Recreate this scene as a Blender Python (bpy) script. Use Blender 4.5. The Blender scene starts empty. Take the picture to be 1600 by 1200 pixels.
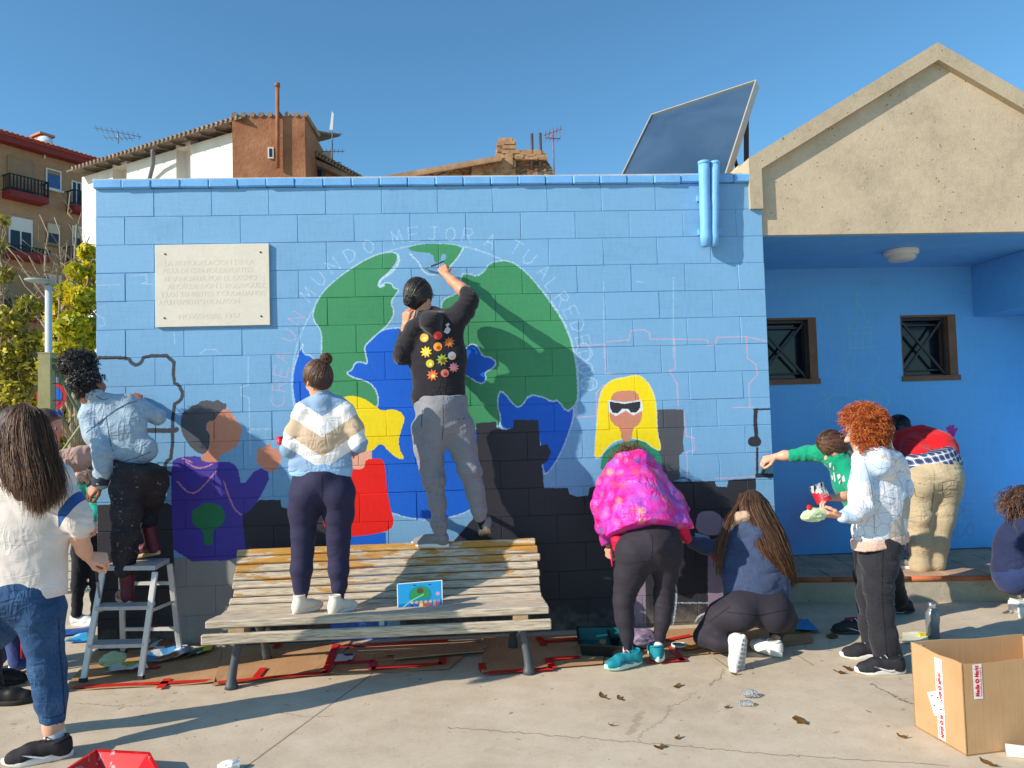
import bpy, math, random
import numpy as np
from mathutils import Matrix, Vector
from mathutils.bvhtree import BVHTree

sc = bpy.context.scene
COL = sc.collection
rng = np.random.default_rng(7)
random.seed(7)

# ------------------------------------------------------------------ camera
FPX = 1155.0                                   # focal length in pixels of the 1600x1200 photograph
CAMPOS = np.array([2.5846, -5.3106, 1.5362])
YAW, PITCH, ROLL = 0.0599, 0.0437, -0.0288
_F = np.array([math.sin(YAW) * math.cos(PITCH), math.cos(YAW) * math.cos(PITCH), math.sin(PITCH)])
_R = np.cross(_F, [0, 0, 1.0]); _R /= np.linalg.norm(_R)
_U = np.cross(_R, _F)
CR = _R * math.cos(ROLL) + _U * math.sin(ROLL)
CU = _U * math.cos(ROLL) - _R * math.sin(ROLL)
cam_data = bpy.data.cameras.new('camera')
cam_data.sensor_width = 36.0
cam_data.lens = FPX / 1600 * 36.0
cam_data.clip_start = 0.05
cam_data.clip_end = 3000
cam = bpy.data.objects.new('camera', cam_data)
COL.objects.link(cam)
cam.matrix_world = Matrix(((CR[0], CU[0], -_F[0], CAMPOS[0]), (CR[1], CU[1], -_F[1], CAMPOS[1]),
                           (CR[2], CU[2], -_F[2], CAMPOS[2]), (0, 0, 0, 1)))
sc.camera = cam

# ------------------------------------------------------------------ sky, sun, exposure
SUN_TRAVEL = np.array([2.27, 1.0, -1.34]); SUN_TRAVEL /= np.linalg.norm(SUN_TRAVEL)
SUN_EL = math.asin(-SUN_TRAVEL[2])
SUN_AZ = math.atan2(-SUN_TRAVEL[0], -SUN_TRAVEL[1])          # measured from +Y towards +X
world = bpy.data.worlds.new('World'); sc.world = world
world.use_nodes = True
wn = world.node_tree.nodes; wl = world.node_tree.links
wn.clear()
sky = wn.new('ShaderNodeTexSky'); sky.sky_type = 'NISHITA'; sky.sun_disc = False
sky.sun_elevation = SUN_EL; sky.sun_rotation = SUN_AZ
sky.altitude = 300; sky.air_density = 1.0; sky.dust_density = 0.3; sky.ozone_density = 2.2
bg = wn.new('ShaderNodeBackground'); bg.inputs['Strength'].default_value = 0.145
wo = wn.new('ShaderNodeOutputWorld')
tint = wn.new('ShaderNodeMix'); tint.data_type = 'RGBA'; tint.blend_type = 'MULTIPLY'; tint.inputs[0].default_value = 1.0; tint.inputs[7].default_value = (0.60, 0.97, 1.07, 1)   # the deep clear blue of this winter sky
wl.new(sky.outputs[0], tint.inputs[6]); wl.new(tint.outputs[2], bg.inputs['Color']); wl.new(bg.outputs[0], wo.inputs['Surface'])
sun_data = bpy.data.lights.new('sun', 'SUN'); sun_data.energy = 5.0; sun_data.angle = math.radians(0.5)
sun_data.color = (1.0, 0.90, 0.77)
sun = bpy.data.objects.new('sun', sun_data); COL.objects.link(sun)
sun.rotation_euler = Vector(SUN_TRAVEL).to_track_quat('-Z', 'Y').to_euler()
sun.location = (-20, -10, 15)
sc.view_settings.view_transform = 'Standard'
try: sc.view_settings.look = 'None'
except Exception: pass
sc.view_settings.gamma = 1.0
sc.view_settings.use_curve_mapping = False
sc.view_settings.exposure = 0.25

# ------------------------------------------------------------------ survey helpers: photograph pixel -> point in the place
def ray(x, y): return _F + CR * ((x - 800) / FPX) + CU * ((600 - y) / FPX)
def W(x, y, Y=0.0):
    d = ray(x, y); return CAMPOS + d * ((Y - CAMPOS[1]) / d[1])
def G(x, y, z=0.0):
    d = ray(x, y); return CAMPOS + d * ((z - CAMPOS[2]) / d[2])
def ppm(P): return FPX / float(np.dot(np.asarray(P) - CAMPOS, _F))
def nrm(v): v = np.asarray(v, float); return v / (np.linalg.norm(v) + 1e-12)

# ------------------------------------------------------------------ objects
ORG = {}
def tag(o, label=None, cat=None, group=None, kind=None):
    if label: o['label'] = label
    if cat: o['category'] = cat
    if group: o['group'] = group
    if kind: o['kind'] = kind
    return o
def thing(name, label, cat, loc=(0, 0, 0), group=None):
    o = bpy.data.objects.new(name, None); COL.objects.link(o)
    o.location = loc; o.empty_display_size = 0.1
    ORG[o.name] = np.array(loc, float)
    return tag(o, label, cat, group)
def fast_mesh(name, V, F, smooth=False, mats=(), midx=None):
    me = bpy.data.meshes.new(name)
    V = np.asarray(V, np.float32)
    if isinstance(F, np.ndarray):
        k = F.shape[1]; n = len(F)
        me.vertices.add(len(V)); me.vertices.foreach_set('co', V.ravel())
        me.loops.add(n * k); me.loops.foreach_set('vertex_index', F.astype(np.int32).ravel())
        me.polygons.add(n); me.polygons.foreach_set('loop_start', np.arange(0, n * k, k, dtype=np.int32))
        me.polygons.foreach_set('loop_total', np.full(n, k, np.int32))
        me.update(calc_edges=True); me.validate()
    else:
        me.from_pydata([tuple(map(float, v)) for v in V], [], [tuple(map(int, f)) for f in F]); me.update()
    for m in mats: me.materials.append(m)
    if smooth and len(me.polygons): me.polygons.foreach_set('use_smooth', np.ones(len(me.polygons), bool))
    if midx is not None: me.polygons.foreach_set('material_index', np.asarray(midx, np.int32))
    return me
def link(name, me, parent=None, loc=None):
    """link mesh (coordinates already local to parent) as object"""
    o = bpy.data.objects.new(name, me); COL.objects.link(o)
    if parent is not None: o.parent = parent
    if loc is not None: o.location = loc
    return o
def put(name, V, F, mat, parent=None, smooth=False, mats=None, midx=None, pivot=None):
    """V in world coordinates; becomes child of parent, or top-level with origin at pivot"""
    V = np.asarray(V, float)
    org = ORG[parent.name] if parent is not None else (np.zeros(3) if pivot is None else np.asarray(pivot, float))
    me = fast_mesh(name, V - org, F, smooth, mats if mats else [mat], midx)
    o = link(name, me, parent, None if parent is not None else tuple(org))
    ORG[o.name] = org
    return o

class MB:
    """collects polygons in world coordinates"""
    def __init__(s): s.V = []; s.F = []; s.M = []
    def add(s, V, F, m=0):
        b = len(s.V); s.V += [tuple(v) for v in V]
        for f in F: s.F.append(tuple(i + b for i in f)); s.M.append(m)
        return s
    def box(s, lo, hi, m=0, bev=0.0):
        return s.obox((np.array(lo) + np.array(hi)) / 2, (np.array(hi) - np.array(lo)) / 2, np.eye(3), m, bev)
    def obox(s, c, h, A, m=0, bev=0.0):
        """oriented box: centre, half sizes, rows of A are axes"""
        c = np.asarray(c, float); A = np.asarray(A, float)
        if bev <= 0:
            V = [c + sx * h[0] * A[0] + sy * h[1] * A[1] + sz * h[2] * A[2] for sz in (-1, 1) for sy in (-1, 1) for sx in (-1, 1)]
            return s.add(V, [(0, 2, 3, 1), (4, 5, 7, 6), (0, 1, 5, 4), (2, 6, 7, 3), (0, 4, 6, 2), (1, 3, 7, 5)], m)
        V = []; ix = {}
        for sx in (-1, 1):
            for sy in (-1, 1):
                for sz in (-1, 1):
                    sg = (sx, sy, sz)
                    for a in range(3):
                        q = [sg[i] * (h[i] if i == a else h[i] - bev) for i in range(3)]
                        ix[sg, a] = len(V); V.append(c + q[0] * A[0] + q[1] * A[1] + q[2] * A[2])
        F = []
        for a in range(3):
            b, d = (a + 1) % 3, (a + 2) % 3
            for sa in (-1, 1):
                loop = []
                for sb, sd in ((-1, -1), (1, -1), (1, 1), (-1, 1)):
                    sg = [0, 0, 0]; sg[a] = sa; sg[b] = sb; sg[d] = sd; loop.append(ix[tuple(sg), a])
                F.append(tuple(loop if sa > 0 else loop[::-1]))
            for sb in (-1, 1):
                for sd in (-1, 1):
                    e = []
                    for sa, w in ((-1, b), (1, b), (1, d), (-1, d)):
                        sg = [0, 0, 0]; sg[a] = sa; sg[b] = sb; sg[d] = sd; e.append(ix[tuple(sg), w])
                    F.append(tuple(e if sb * sd < 0 else e[::-1]))
        for sx in (-1, 1):
            for sy in (-1, 1):
                for sz in (-1, 1):
                    t = [ix[(sx, sy, sz), k] for k in range(3)]
                    F.append(tuple(t if sx * sy * sz > 0 else t[::-1]))
        return s.add(V, F, m)
    def bar(s, a, b, w, h, up=(0, 0, 1), m=0, bev=0.0):
        a = np.asarray(a, float); b = np.asarray(b, float); t = b - a; L = np.linalg.norm(t); t = t / L
        if abs(np.dot(nrm(up), t)) > .98: up = (0, 1, 0) if abs(t[1]) < .9 else (1, 0, 0)
        sd = nrm(np.cross(up, t)); u = np.cross(t, sd)
        return s.obox((a + b) / 2, (L / 2, w / 2, h / 2), np.array([t, sd, u]), m, bev)
    def tube(s, pts, rad, n=8, m=0, cap=True):
        pts = [np.asarray(p, float) for p in pts]
        if not hasattr(rad, '__len__'): rad = [rad] * len(pts)
        b = len(s.V); prev = None
        for i, p in enumerate(pts):
            t = nrm(pts[min(i + 1, len(pts) - 1)] - pts[max(i - 1, 0)])
            if prev is None:
                ref = np.array([0, 0, 1.0]) if abs(t[2]) < .9 else np.array([1.0, 0, 0])
                x = nrm(np.cross(ref, t))
            else: x = nrm(prev - t * np.dot(prev, t))
            prev = x; y = np.cross(t, x)
            for k in range(n):
                a = 2 * math.pi * k / n; s.V.append(tuple(p + rad[i] * (math.cos(a) * x + math.sin(a) * y)))
        for i in range(len(pts) - 1):
            for k in range(n):
                k2 = (k + 1) % n
                s.F.append((b + i * n + k, b + i * n + k2, b + (i + 1) * n + k2, b + (i + 1) * n + k)); s.M.append(m)
        if cap:
            s.F.append(tuple(b + k for k in range(n))[::-1]); s.M.append(m)
            s.F.append(tuple(b + (len(pts) - 1) * n + k for k in range(n))); s.M.append(m)
        return s
    def lathe(s, c, prof, n=24, m=0, axis=(0, 0, 1)):
        ax = nrm(axis); ref = np.array([1.0, 0, 0]) if abs(ax[0]) < .9 else np.array([0, 1.0, 0])
        x = nrm(np.cross(ref, ax)); y = np.cross(ax, x); b = len(s.V); c = np.asarray(c, float)
        for (r, z) in prof:
            for k in range(n):
                a = 2 * math.pi * k / n; s.V.append(tuple(c + ax * z + r * (math.cos(a) * x + math.sin(a) * y)))
        for i in range(len(prof) - 1):
            for k in range(n):
                k2 = (k + 1) % n
                s.F.append((b + i * n + k, b + i * n + k2, b + (i + 1) * n + k2, b + (i + 1) * n + k)); s.M.append(m)
        return s
    def prism(s, poly, d, m=0):
        """poly: planar loop of points, extruded by vector d"""
        b = len(s.V); n = len(poly); d = np.asarray(d, float)
        s.V += [tuple(p) for p in poly] + [tuple(np.asarray(p) + d) for p in poly]
        s.F.append(tuple(b + i for i in range(n))[::-1]); s.F.append(tuple(b + n + i for i in range(n))); s.M += [m, m]
        for i in range(n):
            j = (i + 1) % n; s.F.append((b + i, b + j, b + n + j, b + n + i)); s.M.append(m)
        return s
    def build(s, name, mat, parent=None, smooth=False, mats=None, pivot=None):
        return put(name, np.array(s.V), s.F, mat, parent, smooth, mats, s.M if mats else None, pivot)

# ------------------------------------------------------------------ materials
def srgb(r, g, b):
    f = lambda c: (c / 255) / 12.92 if c <= 10.31 else ((c / 255 + .055) / 1.055) ** 2.4
    return (f(r), f(g), f(b), 1.0)
class NT:
    def __init__(s, name):
        s.mat = bpy.data.materials.new(name); s.mat.use_nodes = True
        s.n = s.mat.node_tree.nodes; s.l = s.mat.node_tree.links
        s.b = s.n['Principled BSDF']
    def new(s, t, **kw):
        o = s.n.new(t)
        for k, v in kw.items(): setattr(o, k, v)
        return o
    def pos(s): return s.new('ShaderNodeNewGeometry').outputs['Position']
    def set(s, sock, v):
        if hasattr(v, 'is_linked') or hasattr(v, 'links'): s.l.new(v, sock)
        else: sock.default_value = v
    def noise(s, vec, scale, detail=4, rough=.55, dist=0):
        o = s.new('ShaderNodeTexNoise'); o.inputs['Scale'].default_value = scale; o.inputs['Detail'].default_value = detail
        o.inputs['Roughness'].default_value = rough; o.inputs['Distortion'].default_value = dist
        s.l.new(vec, o.inputs['Vector']); return o.outputs['Fac']
    def voro(s, vec, scale, feature='F1', out='Distance', rand=1.0):
        o = s.new('ShaderNodeTexVoronoi', feature=feature); o.inputs['Scale'].default_value = scale
        o.inputs['Randomness'].default_value = rand
        s.l.new(vec, o.inputs['Vector']); return o.outputs[out]
    def mapping(s, vec, scale=(1, 1, 1), rot=(0, 0, 0), loc=(0, 0, 0)):
        o = s.new('ShaderNodeMapping'); o.inputs['Scale'].default_value = scale; o.inputs['Rotation'].default_value = rot
        o.inputs['Location'].default_value = loc; s.l.new(vec, o.inputs['Vector']); return o.outputs[0]
    def ramp(s, fac, stops, interp='LINEAR'):
        o = s.new('ShaderNodeValToRGB'); cr = o.color_ramp; cr.interpolation = interp
        while len(cr.elements) < len(stops): cr.elements.new(0.5)
        for e, (p, c) in zip(cr.elements, stops):
            e.position = p; e.color = c if hasattr(c, '__len__') else (c, c, c, 1)
        s.l.new(fac, o.inputs[0]); return o.outputs[0]
    def mix(s, fac, a, b, mode='MIX'):
        o = s.new('ShaderNodeMix', data_type='RGBA', blend_type=mode)
        s.set(o.inputs[0], fac); s.set(o.inputs[6], a); s.set(o.inputs[7], b); return o.outputs[2]
    def math(s, op, a, b=0.0, c=0.0):
        o = s.new('ShaderNodeMath', operation=op)
        for i, v in enumerate((a, b, c)):
            if i < len(o.inputs): s.set(o.inputs[i], v)
        return o.outputs[0]
    def sep(s, vec):
        o = s.new('ShaderNodeSeparateXYZ'); s.l.new(vec, o.inputs[0]); return o.outputs
    def bump(s, h, strength=.3, dist=.01):
        o = s.new('ShaderNodeBump'); o.inputs['Strength'].default_value = strength; o.inputs['Distance'].default_value = dist
        s.l.new(h, o.inputs['Height']); s.l.new(o.outputs[0], s.b.inputs['Normal']); return o
    def color(s, c): s.set(s.b.inputs['Base Color'], c); return s
    def rough(s, r): s.set(s.b.inputs['Roughness'], r); return s
    def spec(s, v): s.b.inputs['Specular IOR Level'].default_value = v; return s
def scale_col(c, k): return (min(1, c[0] * k), min(1, c[1] * k), min(1, c[2] * k), 1)
_mc = {}
def M(name, col, rough=.8, var=.25, vs=6.0, bump=0.0, bs=80.0, spec=.3, metal=0.0, sheen=0.0, bd=.004):
    """plain procedural material: base colour broken up by noise, fine relief"""
    if name in _mc: return _mc[name]
    t = NT(name); p = t.pos()
    n = t.noise(p, vs, 5); n2 = t.noise(p, vs * 7.3, 3)
    f = t.math('ADD', t.math('MULTIPLY', n, .65), t.math('MULTIPLY', n2, .35))
    t.color(t.ramp(f, [(.3, scale_col(col, 1 - var)), (.7, scale_col(col, 1 + var))]))
    t.rough(rough).spec(spec); t.b.inputs['Metallic'].default_value = metal
    if sheen: t.b.inputs['Sheen Weight'].default_value = sheen; t.b.inputs['Sheen Roughness'].default_value = .5
    if bump: t.bump(t.noise(p, bs, 4, .6), bump, bd)
    _mc[name] = t.mat; return t.mat
# ------------------------------------------------------------------ implicit surfaces -> smooth meshes
def chain(pts, flat=None, k=.03):
    """pts: (px, py, Y, r_px) in the photograph at depth plane Y -> list of tapered capsules"""
    P = [W(x, y, Y) for x, y, Y, r in pts]; Rr = [max(r / ppm(p) - .17 * k, .004) for p, (x, y, Y, r) in zip(P, pts)]
    return wchain(P, Rr, flat, k)
def wchain(P, Rr, flat=None, k=.03):
    P = [np.asarray(p, float) for p in P]
    if not hasattr(Rr, '__len__'): Rr = [Rr] * len(P)
    if len(P) == 1: return [('c', P[0], P[0] + 1e-4, Rr[0], Rr[0], flat, k)]
    return [('c', P[i], P[i + 1], Rr[i], Rr[i + 1], flat, k) for i in range(len(P) - 1)]
def ell(c, rad, A=np.eye(3), k=.02):
    return [('e', np.asarray(c, float), np.asarray(rad, float), np.asarray(A, float), k)]
def neg(prims): return [('-',) + tuple(p) for p in prims]
def cut(point, normal): return [('p', np.asarray(point, float), nrm(normal))]
def grow(prims, d):
    out = []
    for p in prims:
        if p[0] == 'c': out.append(('c', p[1], p[2], max(p[3] + d, .006), max(p[4] + d, .006), p[5], p[6]))
        elif p[0] == 'e': out.append(('e', p[1], np.maximum(p[2] + d, .006), p[3], p[4]))
    return out
def vnoise(P, seed=0):
    P = np.asarray(P, np.float32); i = np.floor(P).astype(np.int64); f = P - i; f = f * f * (3 - 2 * f)
    def h(ix, iy, iz):
        n = (ix * 374761393 + iy * 668265263 + iz * 2147483647 + seed * 1274126177) & 0xffffffff
        n = ((n ^ (n >> 13)) * 1274126177) & 0xffffffff
        return ((n ^ (n >> 16)) & 0xffff).astype(np.float32) / 65535.0
    x, y, z = i[:, 0], i[:, 1], i[:, 2]; fx, fy, fz = f[:, 0], f[:, 1], f[:, 2]
    a = h(x, y, z) * (1 - fx) + h(x + 1, y, z) * fx; b = h(x, y + 1, z) * (1 - fx) + h(x + 1, y + 1, z) * fx
    c = h(x, y, z + 1) * (1 - fx) + h(x + 1, y, z + 1) * fx; d = h(x, y + 1, z + 1) * (1 - fx) + h(x + 1, y + 1, z + 1) * fx
    return (a * (1 - fy) + b * fy) * (1 - fz) + (c * (1 - fy) + d * fy) * fz
def folds(amp, fx=7.0, fz=16.0, dirv=(0, 0, 1), seed=1, spots=()):
    """cloth relief: soft ridges across dirv; spots = (point, radius, extra) where cloth bunches up"""
    dv = nrm(dirv)
    def fn(P):
        t = P @ dv; Q = P - np.outer(t, dv)
        w = vnoise(P * 5.0, seed + 5) * 1.2
        q = Q * fx * .9 + np.outer((t * fz * 1.9 + w * 2.2), dv)
        r = 1 - np.abs(2 * vnoise(q, seed) - 1); r = r * r * r
        s = vnoise(P * 8.0, seed + 9); m = np.clip(vnoise(P * 4.5, seed + 2) * 2.2 - .35, .15, 1)
        q2 = P * np.array([fx * 1.4, fx, fz * .8]) + np.outer(P[:, 0] * 14 + w, dv)
        r2 = 1 - np.abs(2 * vnoise(q2 * 1.5 + 7.7, seed + 3) - 1); r2 = r2 * r2
        d = (r - .25) * 1.7 * m + (s - .5) * .9 + (r2 - .35) * .7 * (1.1 - m)
        a = np.full(len(P), amp, np.float32)
        for (c, rad, ex) in spots: a += ex * np.exp(-((P - np.asarray(c)) ** 2).sum(1) / (rad * rad))
        return d * a
    return fn
def field(prims, h, noise=None, pad=.03):
    lo = np.full(3, 1e9); hi = -lo
    for p in prims:
        if p[0] == 'c':
            r = max(p[3], p[4]); lo = np.minimum(lo, np.minimum(p[1], p[2]) - r); hi = np.maximum(hi, np.maximum(p[1], p[2]) + r)
        elif p[0] == 'e': r = p[2].max(); lo = np.minimum(lo, p[1] - r); hi = np.maximum(hi, p[1] + r)
    lo -= pad; hi += pad
    n = np.ceil((hi - lo) / h).astype(int) + 1
    ax = [lo[i] + h * np.arange(n[i]) for i in range(3)]
    D = np.full(n, .3, np.float32)
    for p in prims:
        negp = p[0] == '-'
        if negp: p = p[1:]
        if p[0] == 'p':
            X, Y, Z = np.meshgrid(*ax, indexing='ij', sparse=True)
            D = np.maximum(D, ((X - p[1][0]) * p[2][0] + (Y - p[1][1]) * p[2][1] + (Z - p[1][2]) * p[2][2]).astype(np.float32)); continue
        if p[0] == 'c':
            r = max(p[3], p[4]); k = p[6]; l = np.minimum(p[1], p[2]) - r; u = np.maximum(p[1], p[2]) + r
        else:
            r = p[2].max(); k = p[4]; l = p[1] - r; u = p[1] + r
        m = k + 3 * h + .02
        i0 = np.maximum(np.floor((l - m - lo) / h).astype(int), 0); i1 = np.minimum(np.ceil((u + m - lo) / h).astype(int) + 1, n)
        if (i1 <= i0).any(): continue
        X = ax[0][i0[0]:i1[0]][:, None, None]; Y = ax[1][i0[1]:i1[1]][None, :, None]; Z = ax[2][i0[2]:i1[2]][None, None, :]
        if p[0] == 'c':
            a, b = p[1], p[2]; fl = p[5]; ba = b - a
            if fl is not None:
                nv = nrm(fl[:3]); s = 1 / fl[3] - 1
                ba = ba + nv * np.dot(ba, nv) * s
                dx, dy, dz = X - a[0], Y - a[1], Z - a[2]
                dt = (dx * nv[0] + dy * nv[1] + dz * nv[2]) * s
                dx = dx + dt * nv[0]; dy = dy + dt * nv[1]; dz = dz + dt * nv[2]
            else: dx, dy, dz = X - a[0], Y - a[1], Z - a[2]
            t = np.clip((dx * ba[0] + dy * ba[1] + dz * ba[2]) / max(np.dot(ba, ba), 1e-9), 0, 1)
            d = np.sqrt((dx - ba[0] * t) ** 2 + (dy - ba[1] * t) ** 2 + (dz - ba[2] * t) ** 2) - (p[3] + (p[4] - p[3]) * t)
        else:
            A = p[3]; R = p[2]; dx, dy, dz = X - p[1][0], Y - p[1][1], Z - p[1][2]
            q = [dx * A[i][0] + dy * A[i][1] + dz * A[i][2] for i in range(3)]
            k0 = np.sqrt(sum((q[i] / R[i]) ** 2 for i in range(3))); k1 = np.sqrt(sum((q[i] / R[i] ** 2) ** 2 for i in range(3))) + 1e-9
            d = k0 * (k0 - 1) / k1
        S = D[i0[0]:i1[0], i0[1]:i1[1], i0[2]:i1[2]]
        d = d.astype(np.float32)
        if negp:
            hh = np.maximum(k - np.abs(S + d), 0) / k; D[i0[0]:i1[0], i0[1]:i1[1], i0[2]:i1[2]] = np.maximum(S, -d) + hh * hh * k * .25
        else:
            hh = np.maximum(k - np.abs(S - d), 0) / k; D[i0[0]:i1[0], i0[1]:i1[1], i0[2]:i1[2]] = np.minimum(S, d) - hh * hh * k * .25
    if noise is not None:
        idx = np.nonzero(np.abs(D) < .035)
        P = np.stack([ax[i][idx[i]] for i in range(3)], 1)
        D[idx] += noise(P).astype(np.float32)
    return D, lo
def surfnet(D, lo, h, smooth=1):
    nx, ny, nz = D.shape
    ins = D < 0
    c = [(0, 0, 0), (1, 0, 0), (0, 1, 0), (1, 1, 0), (0, 0, 1), (1, 0, 1), (0, 1, 1), (1, 1, 1)]
    sl = lambda o: (slice(o[0], nx - 1 + o[0]), slice(o[1], ny - 1 + o[1]), slice(o[2], nz - 1 + o[2]))
    cnt = np.zeros((nx - 1, ny - 1, nz - 1), np.uint8)
    for o in c: cnt += ins[sl(o)]
    act = (cnt > 0) & (cnt < 8)
    ci = np.argwhere(act)
    if len(ci) == 0: return np.zeros((0, 3)), np.zeros((0, 4), int)
    idm = np.full(act.shape, -1, np.int32); idm[act] = np.arange(len(ci))
    vals = np.stack([D[ci[:, 0] + o[0], ci[:, 1] + o[1], ci[:, 2] + o[2]] for o in c], 1)
    S = np.zeros((len(ci), 3)); N = np.zeros(len(ci))
    E = [(0, 1), (2, 3), (4, 5), (6, 7), (0, 2), (1, 3), (4, 6), (5, 7), (0, 4), (1, 5), (2, 6), (3, 7)]
    for a, b in E:
        va, vb = vals[:, a], vals[:, b]; m = (va < 0) != (vb < 0)
        t = np.where(m, va / np.where(m, va - vb, 1), 0)
        pa, pb = np.array(c[a], float), np.array(c[b], float)
        S += np.where(m[:, None], pa + (pb - pa) * t[:, None], 0); N += m
    V = lo + h * (ci + S / N[:, None])
    Q = []
    for axis in range(3):
        o = [0, 0, 0]; o[axis] = 1
        A = ins[:nx - (axis == 0), :ny - (axis == 1), :nz - (axis == 2)]; B = ins[o[0]:, o[1]:, o[2]:]
        b, d = [(1, 2), (2, 0), (0, 1)][axis]
        for flip, m in ((0, A & ~B), (1, ~A & B)):
            e = np.argwhere(m)
            e = e[(e[:, b] > 0) & (e[:, d] > 0) & (e[:, b] < D.shape[b] - 1) & (e[:, d] < D.shape[d] - 1)]
            if len(e) == 0: continue
            q = []
            for (ob, od) in ((1, 1), (0, 1), (0, 0), (1, 0)):
                f = e.copy(); f[:, b] -= ob; f[:, d] -= od; q.append(idm[f[:, 0], f[:, 1], f[:, 2]])
            q = np.stack(q, 1); Q.append(q[:, ::-1] if flip else q)
    Q = np.concatenate(Q)
    Q = Q[(Q >= 0).all(1)]
    for _ in range(smooth):
        acc = np.zeros_like(V); w = np.zeros(len(V))
        for k in range(4):
            np.add.at(acc, Q[:, k], V[Q[:, (k + 1) % 4]] + V[Q[:, (k + 3) % 4]]); np.add.at(w, Q[:, k], 2)
        V = V * .5 + .5 * acc / np.maximum(w, 1)[:, None]
    return V, Q
BVH = {}
def blob(name, prims, mat, parent, h=.008, noise=None, smooth=1, mats=None, midx=None, bvh=False):
    D, lo = field(prims, h, noise); V, Q = surfnet(D, lo, h, smooth)
    o = put(name, V, Q, mat, parent, True, mats, midx(V, Q) if midx else None)
    if bvh: BVH[o.name] = BVHTree.FromPolygons([tuple(v) for v in V], [tuple(map(int, q)) for q in Q])
    return o
def multi(name, parts, mat, parent, noise=None):
    """one mesh out of several pieces, each (prims, voxel)"""
    VV = []; QQ = []; b = 0
    for prims, h in parts:
        D, lo = field(prims, h, noise); V, Q = surfnet(D, lo, h, 1); VV.append(V); QQ.append(Q + b); b += len(V)
    return put(name, np.concatenate(VV), np.concatenate(QQ), mat, parent, True)
def decal(name, polys, bvhs, mat, parent, lift=.002, step=2.0, through=None):
    """flat print that follows a surface: pixel polygons are dropped onto the cloth from the survey position"""
    VV = []; FF = []
    for poly in polys:
        poly = np.array(poly, float); lo = poly.min(0); hi = poly.max(0)
        nx = max(2, int((hi[0] - lo[0]) / step) + 1); ny = max(2, int((hi[1] - lo[1]) / step) + 1)
        c = poly.mean(0)
        # fan rings
        rings = [c + (poly - c) * s for s in (.33, .66, 1.0)]
        pts = [c] + [p for r in rings for p in r]; n = len(poly); idx = []
        ok = True; b = len(VV)
        for p in pts:
            d = Vector(ray(*p)).normalized(); hit = None
            for bv in bvhs:
                r = bv.ray_cast(Vector(CAMPOS), d)
                if r[0] is not None and (hit is None or r[3] < hit[3]): hit = r
            if hit is None: ok = False; break
            nn = hit[1] if hit[1].dot(d) < 0 else -hit[1]
            VV.append(np.array(hit[0] + nn * lift))
        if not ok: del VV[b:]; continue
        for i in range(n): FF.append((b, b + 1 + i, b + 1 + (i + 1) % n))
        for r in range(2):
            for i in range(n):
                j = (i + 1) % n; FF.append((b + 1 + r * n + i, b + 1 + (r + 1) * n + i, b + 1 + (r + 1) * n + j, b + 1 + r * n + j))
    if VV: return put(name, np.array(VV), FF, mat, parent, True)

def seam(o, lines, mat, w=.55, lift=.0015, name='seam'):
    for P in lines:
        q = np.array(P, float); n = max(2, int(np.linalg.norm(np.diff(q, axis=0), axis=1).sum() / 7)); s = np.r_[0, np.cumsum(np.linalg.norm(np.diff(q, axis=0), axis=1))]; u = np.linspace(0, s[-1], n + 1); q = np.stack([np.interp(u, s, q[:, i]) for i in (0, 1)], 1)
        V = []; F = []
        for i, p in enumerate(q):
            d = q[min(i + 1, n)] - q[max(i - 1, 0)]; d = d / (np.linalg.norm(d) + 1e-9); e = np.array([-d[1], d[0]]) * w
            for pp_ in (p - e, p + e):
                dr_ = Vector(ray(*pp_)).normalized(); h = BVH[o.name].ray_cast(Vector(CAMPOS), dr_)
                if h[0] is None: V = None; break
                V.append(np.array(h[0] - dr_ * lift))
            if V is None: break
        if V is None: continue
        put(name, np.array(V), [(2 * i, 2 * i + 1, 2 * i + 3, 2 * i + 2) for i in range(n)], mat, o, True)
# ------------------------------------------------------------------ strands (hair)
def strands(name, P, R, mat, parent, join=None):
    """P (N,M,3) paths, R (N,M) radii -> thin three-sided tubes in one mesh"""
    P = np.asarray(P, float); N, Mm, _ = P.shape; R = np.broadcast_to(np.asarray(R, float), (N, Mm))
    T = np.gradient(P, axis=1); T /= np.linalg.norm(T, axis=2, keepdims=True) + 1e-9
    ref = rng.normal(size=(N, 1, 3)); X = np.cross(T, ref); X /= np.linalg.norm(X, axis=2, keepdims=True) + 1e-9; Yv = np.cross(T, X)
    V = np.stack([P + R[..., None] * (math.cos(a) * X + math.sin(a) * Yv) for a in (0, 2.094, 4.189)], 2)   # N,M,3,3
    base = (np.arange(N) * Mm * 3)[:, None, None] + (np.arange(Mm - 1) * 3)[None, :, None]
    k = np.arange(3)[None, None, :]; k2 = (k + 1) % 3
    Q = np.stack([base + k, base + k2, base + 3 + k2, base + 3 + k], -1).reshape(-1, 4)
    return put(name, V.reshape(-1, 3), Q, mat, parent, True)
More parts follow.
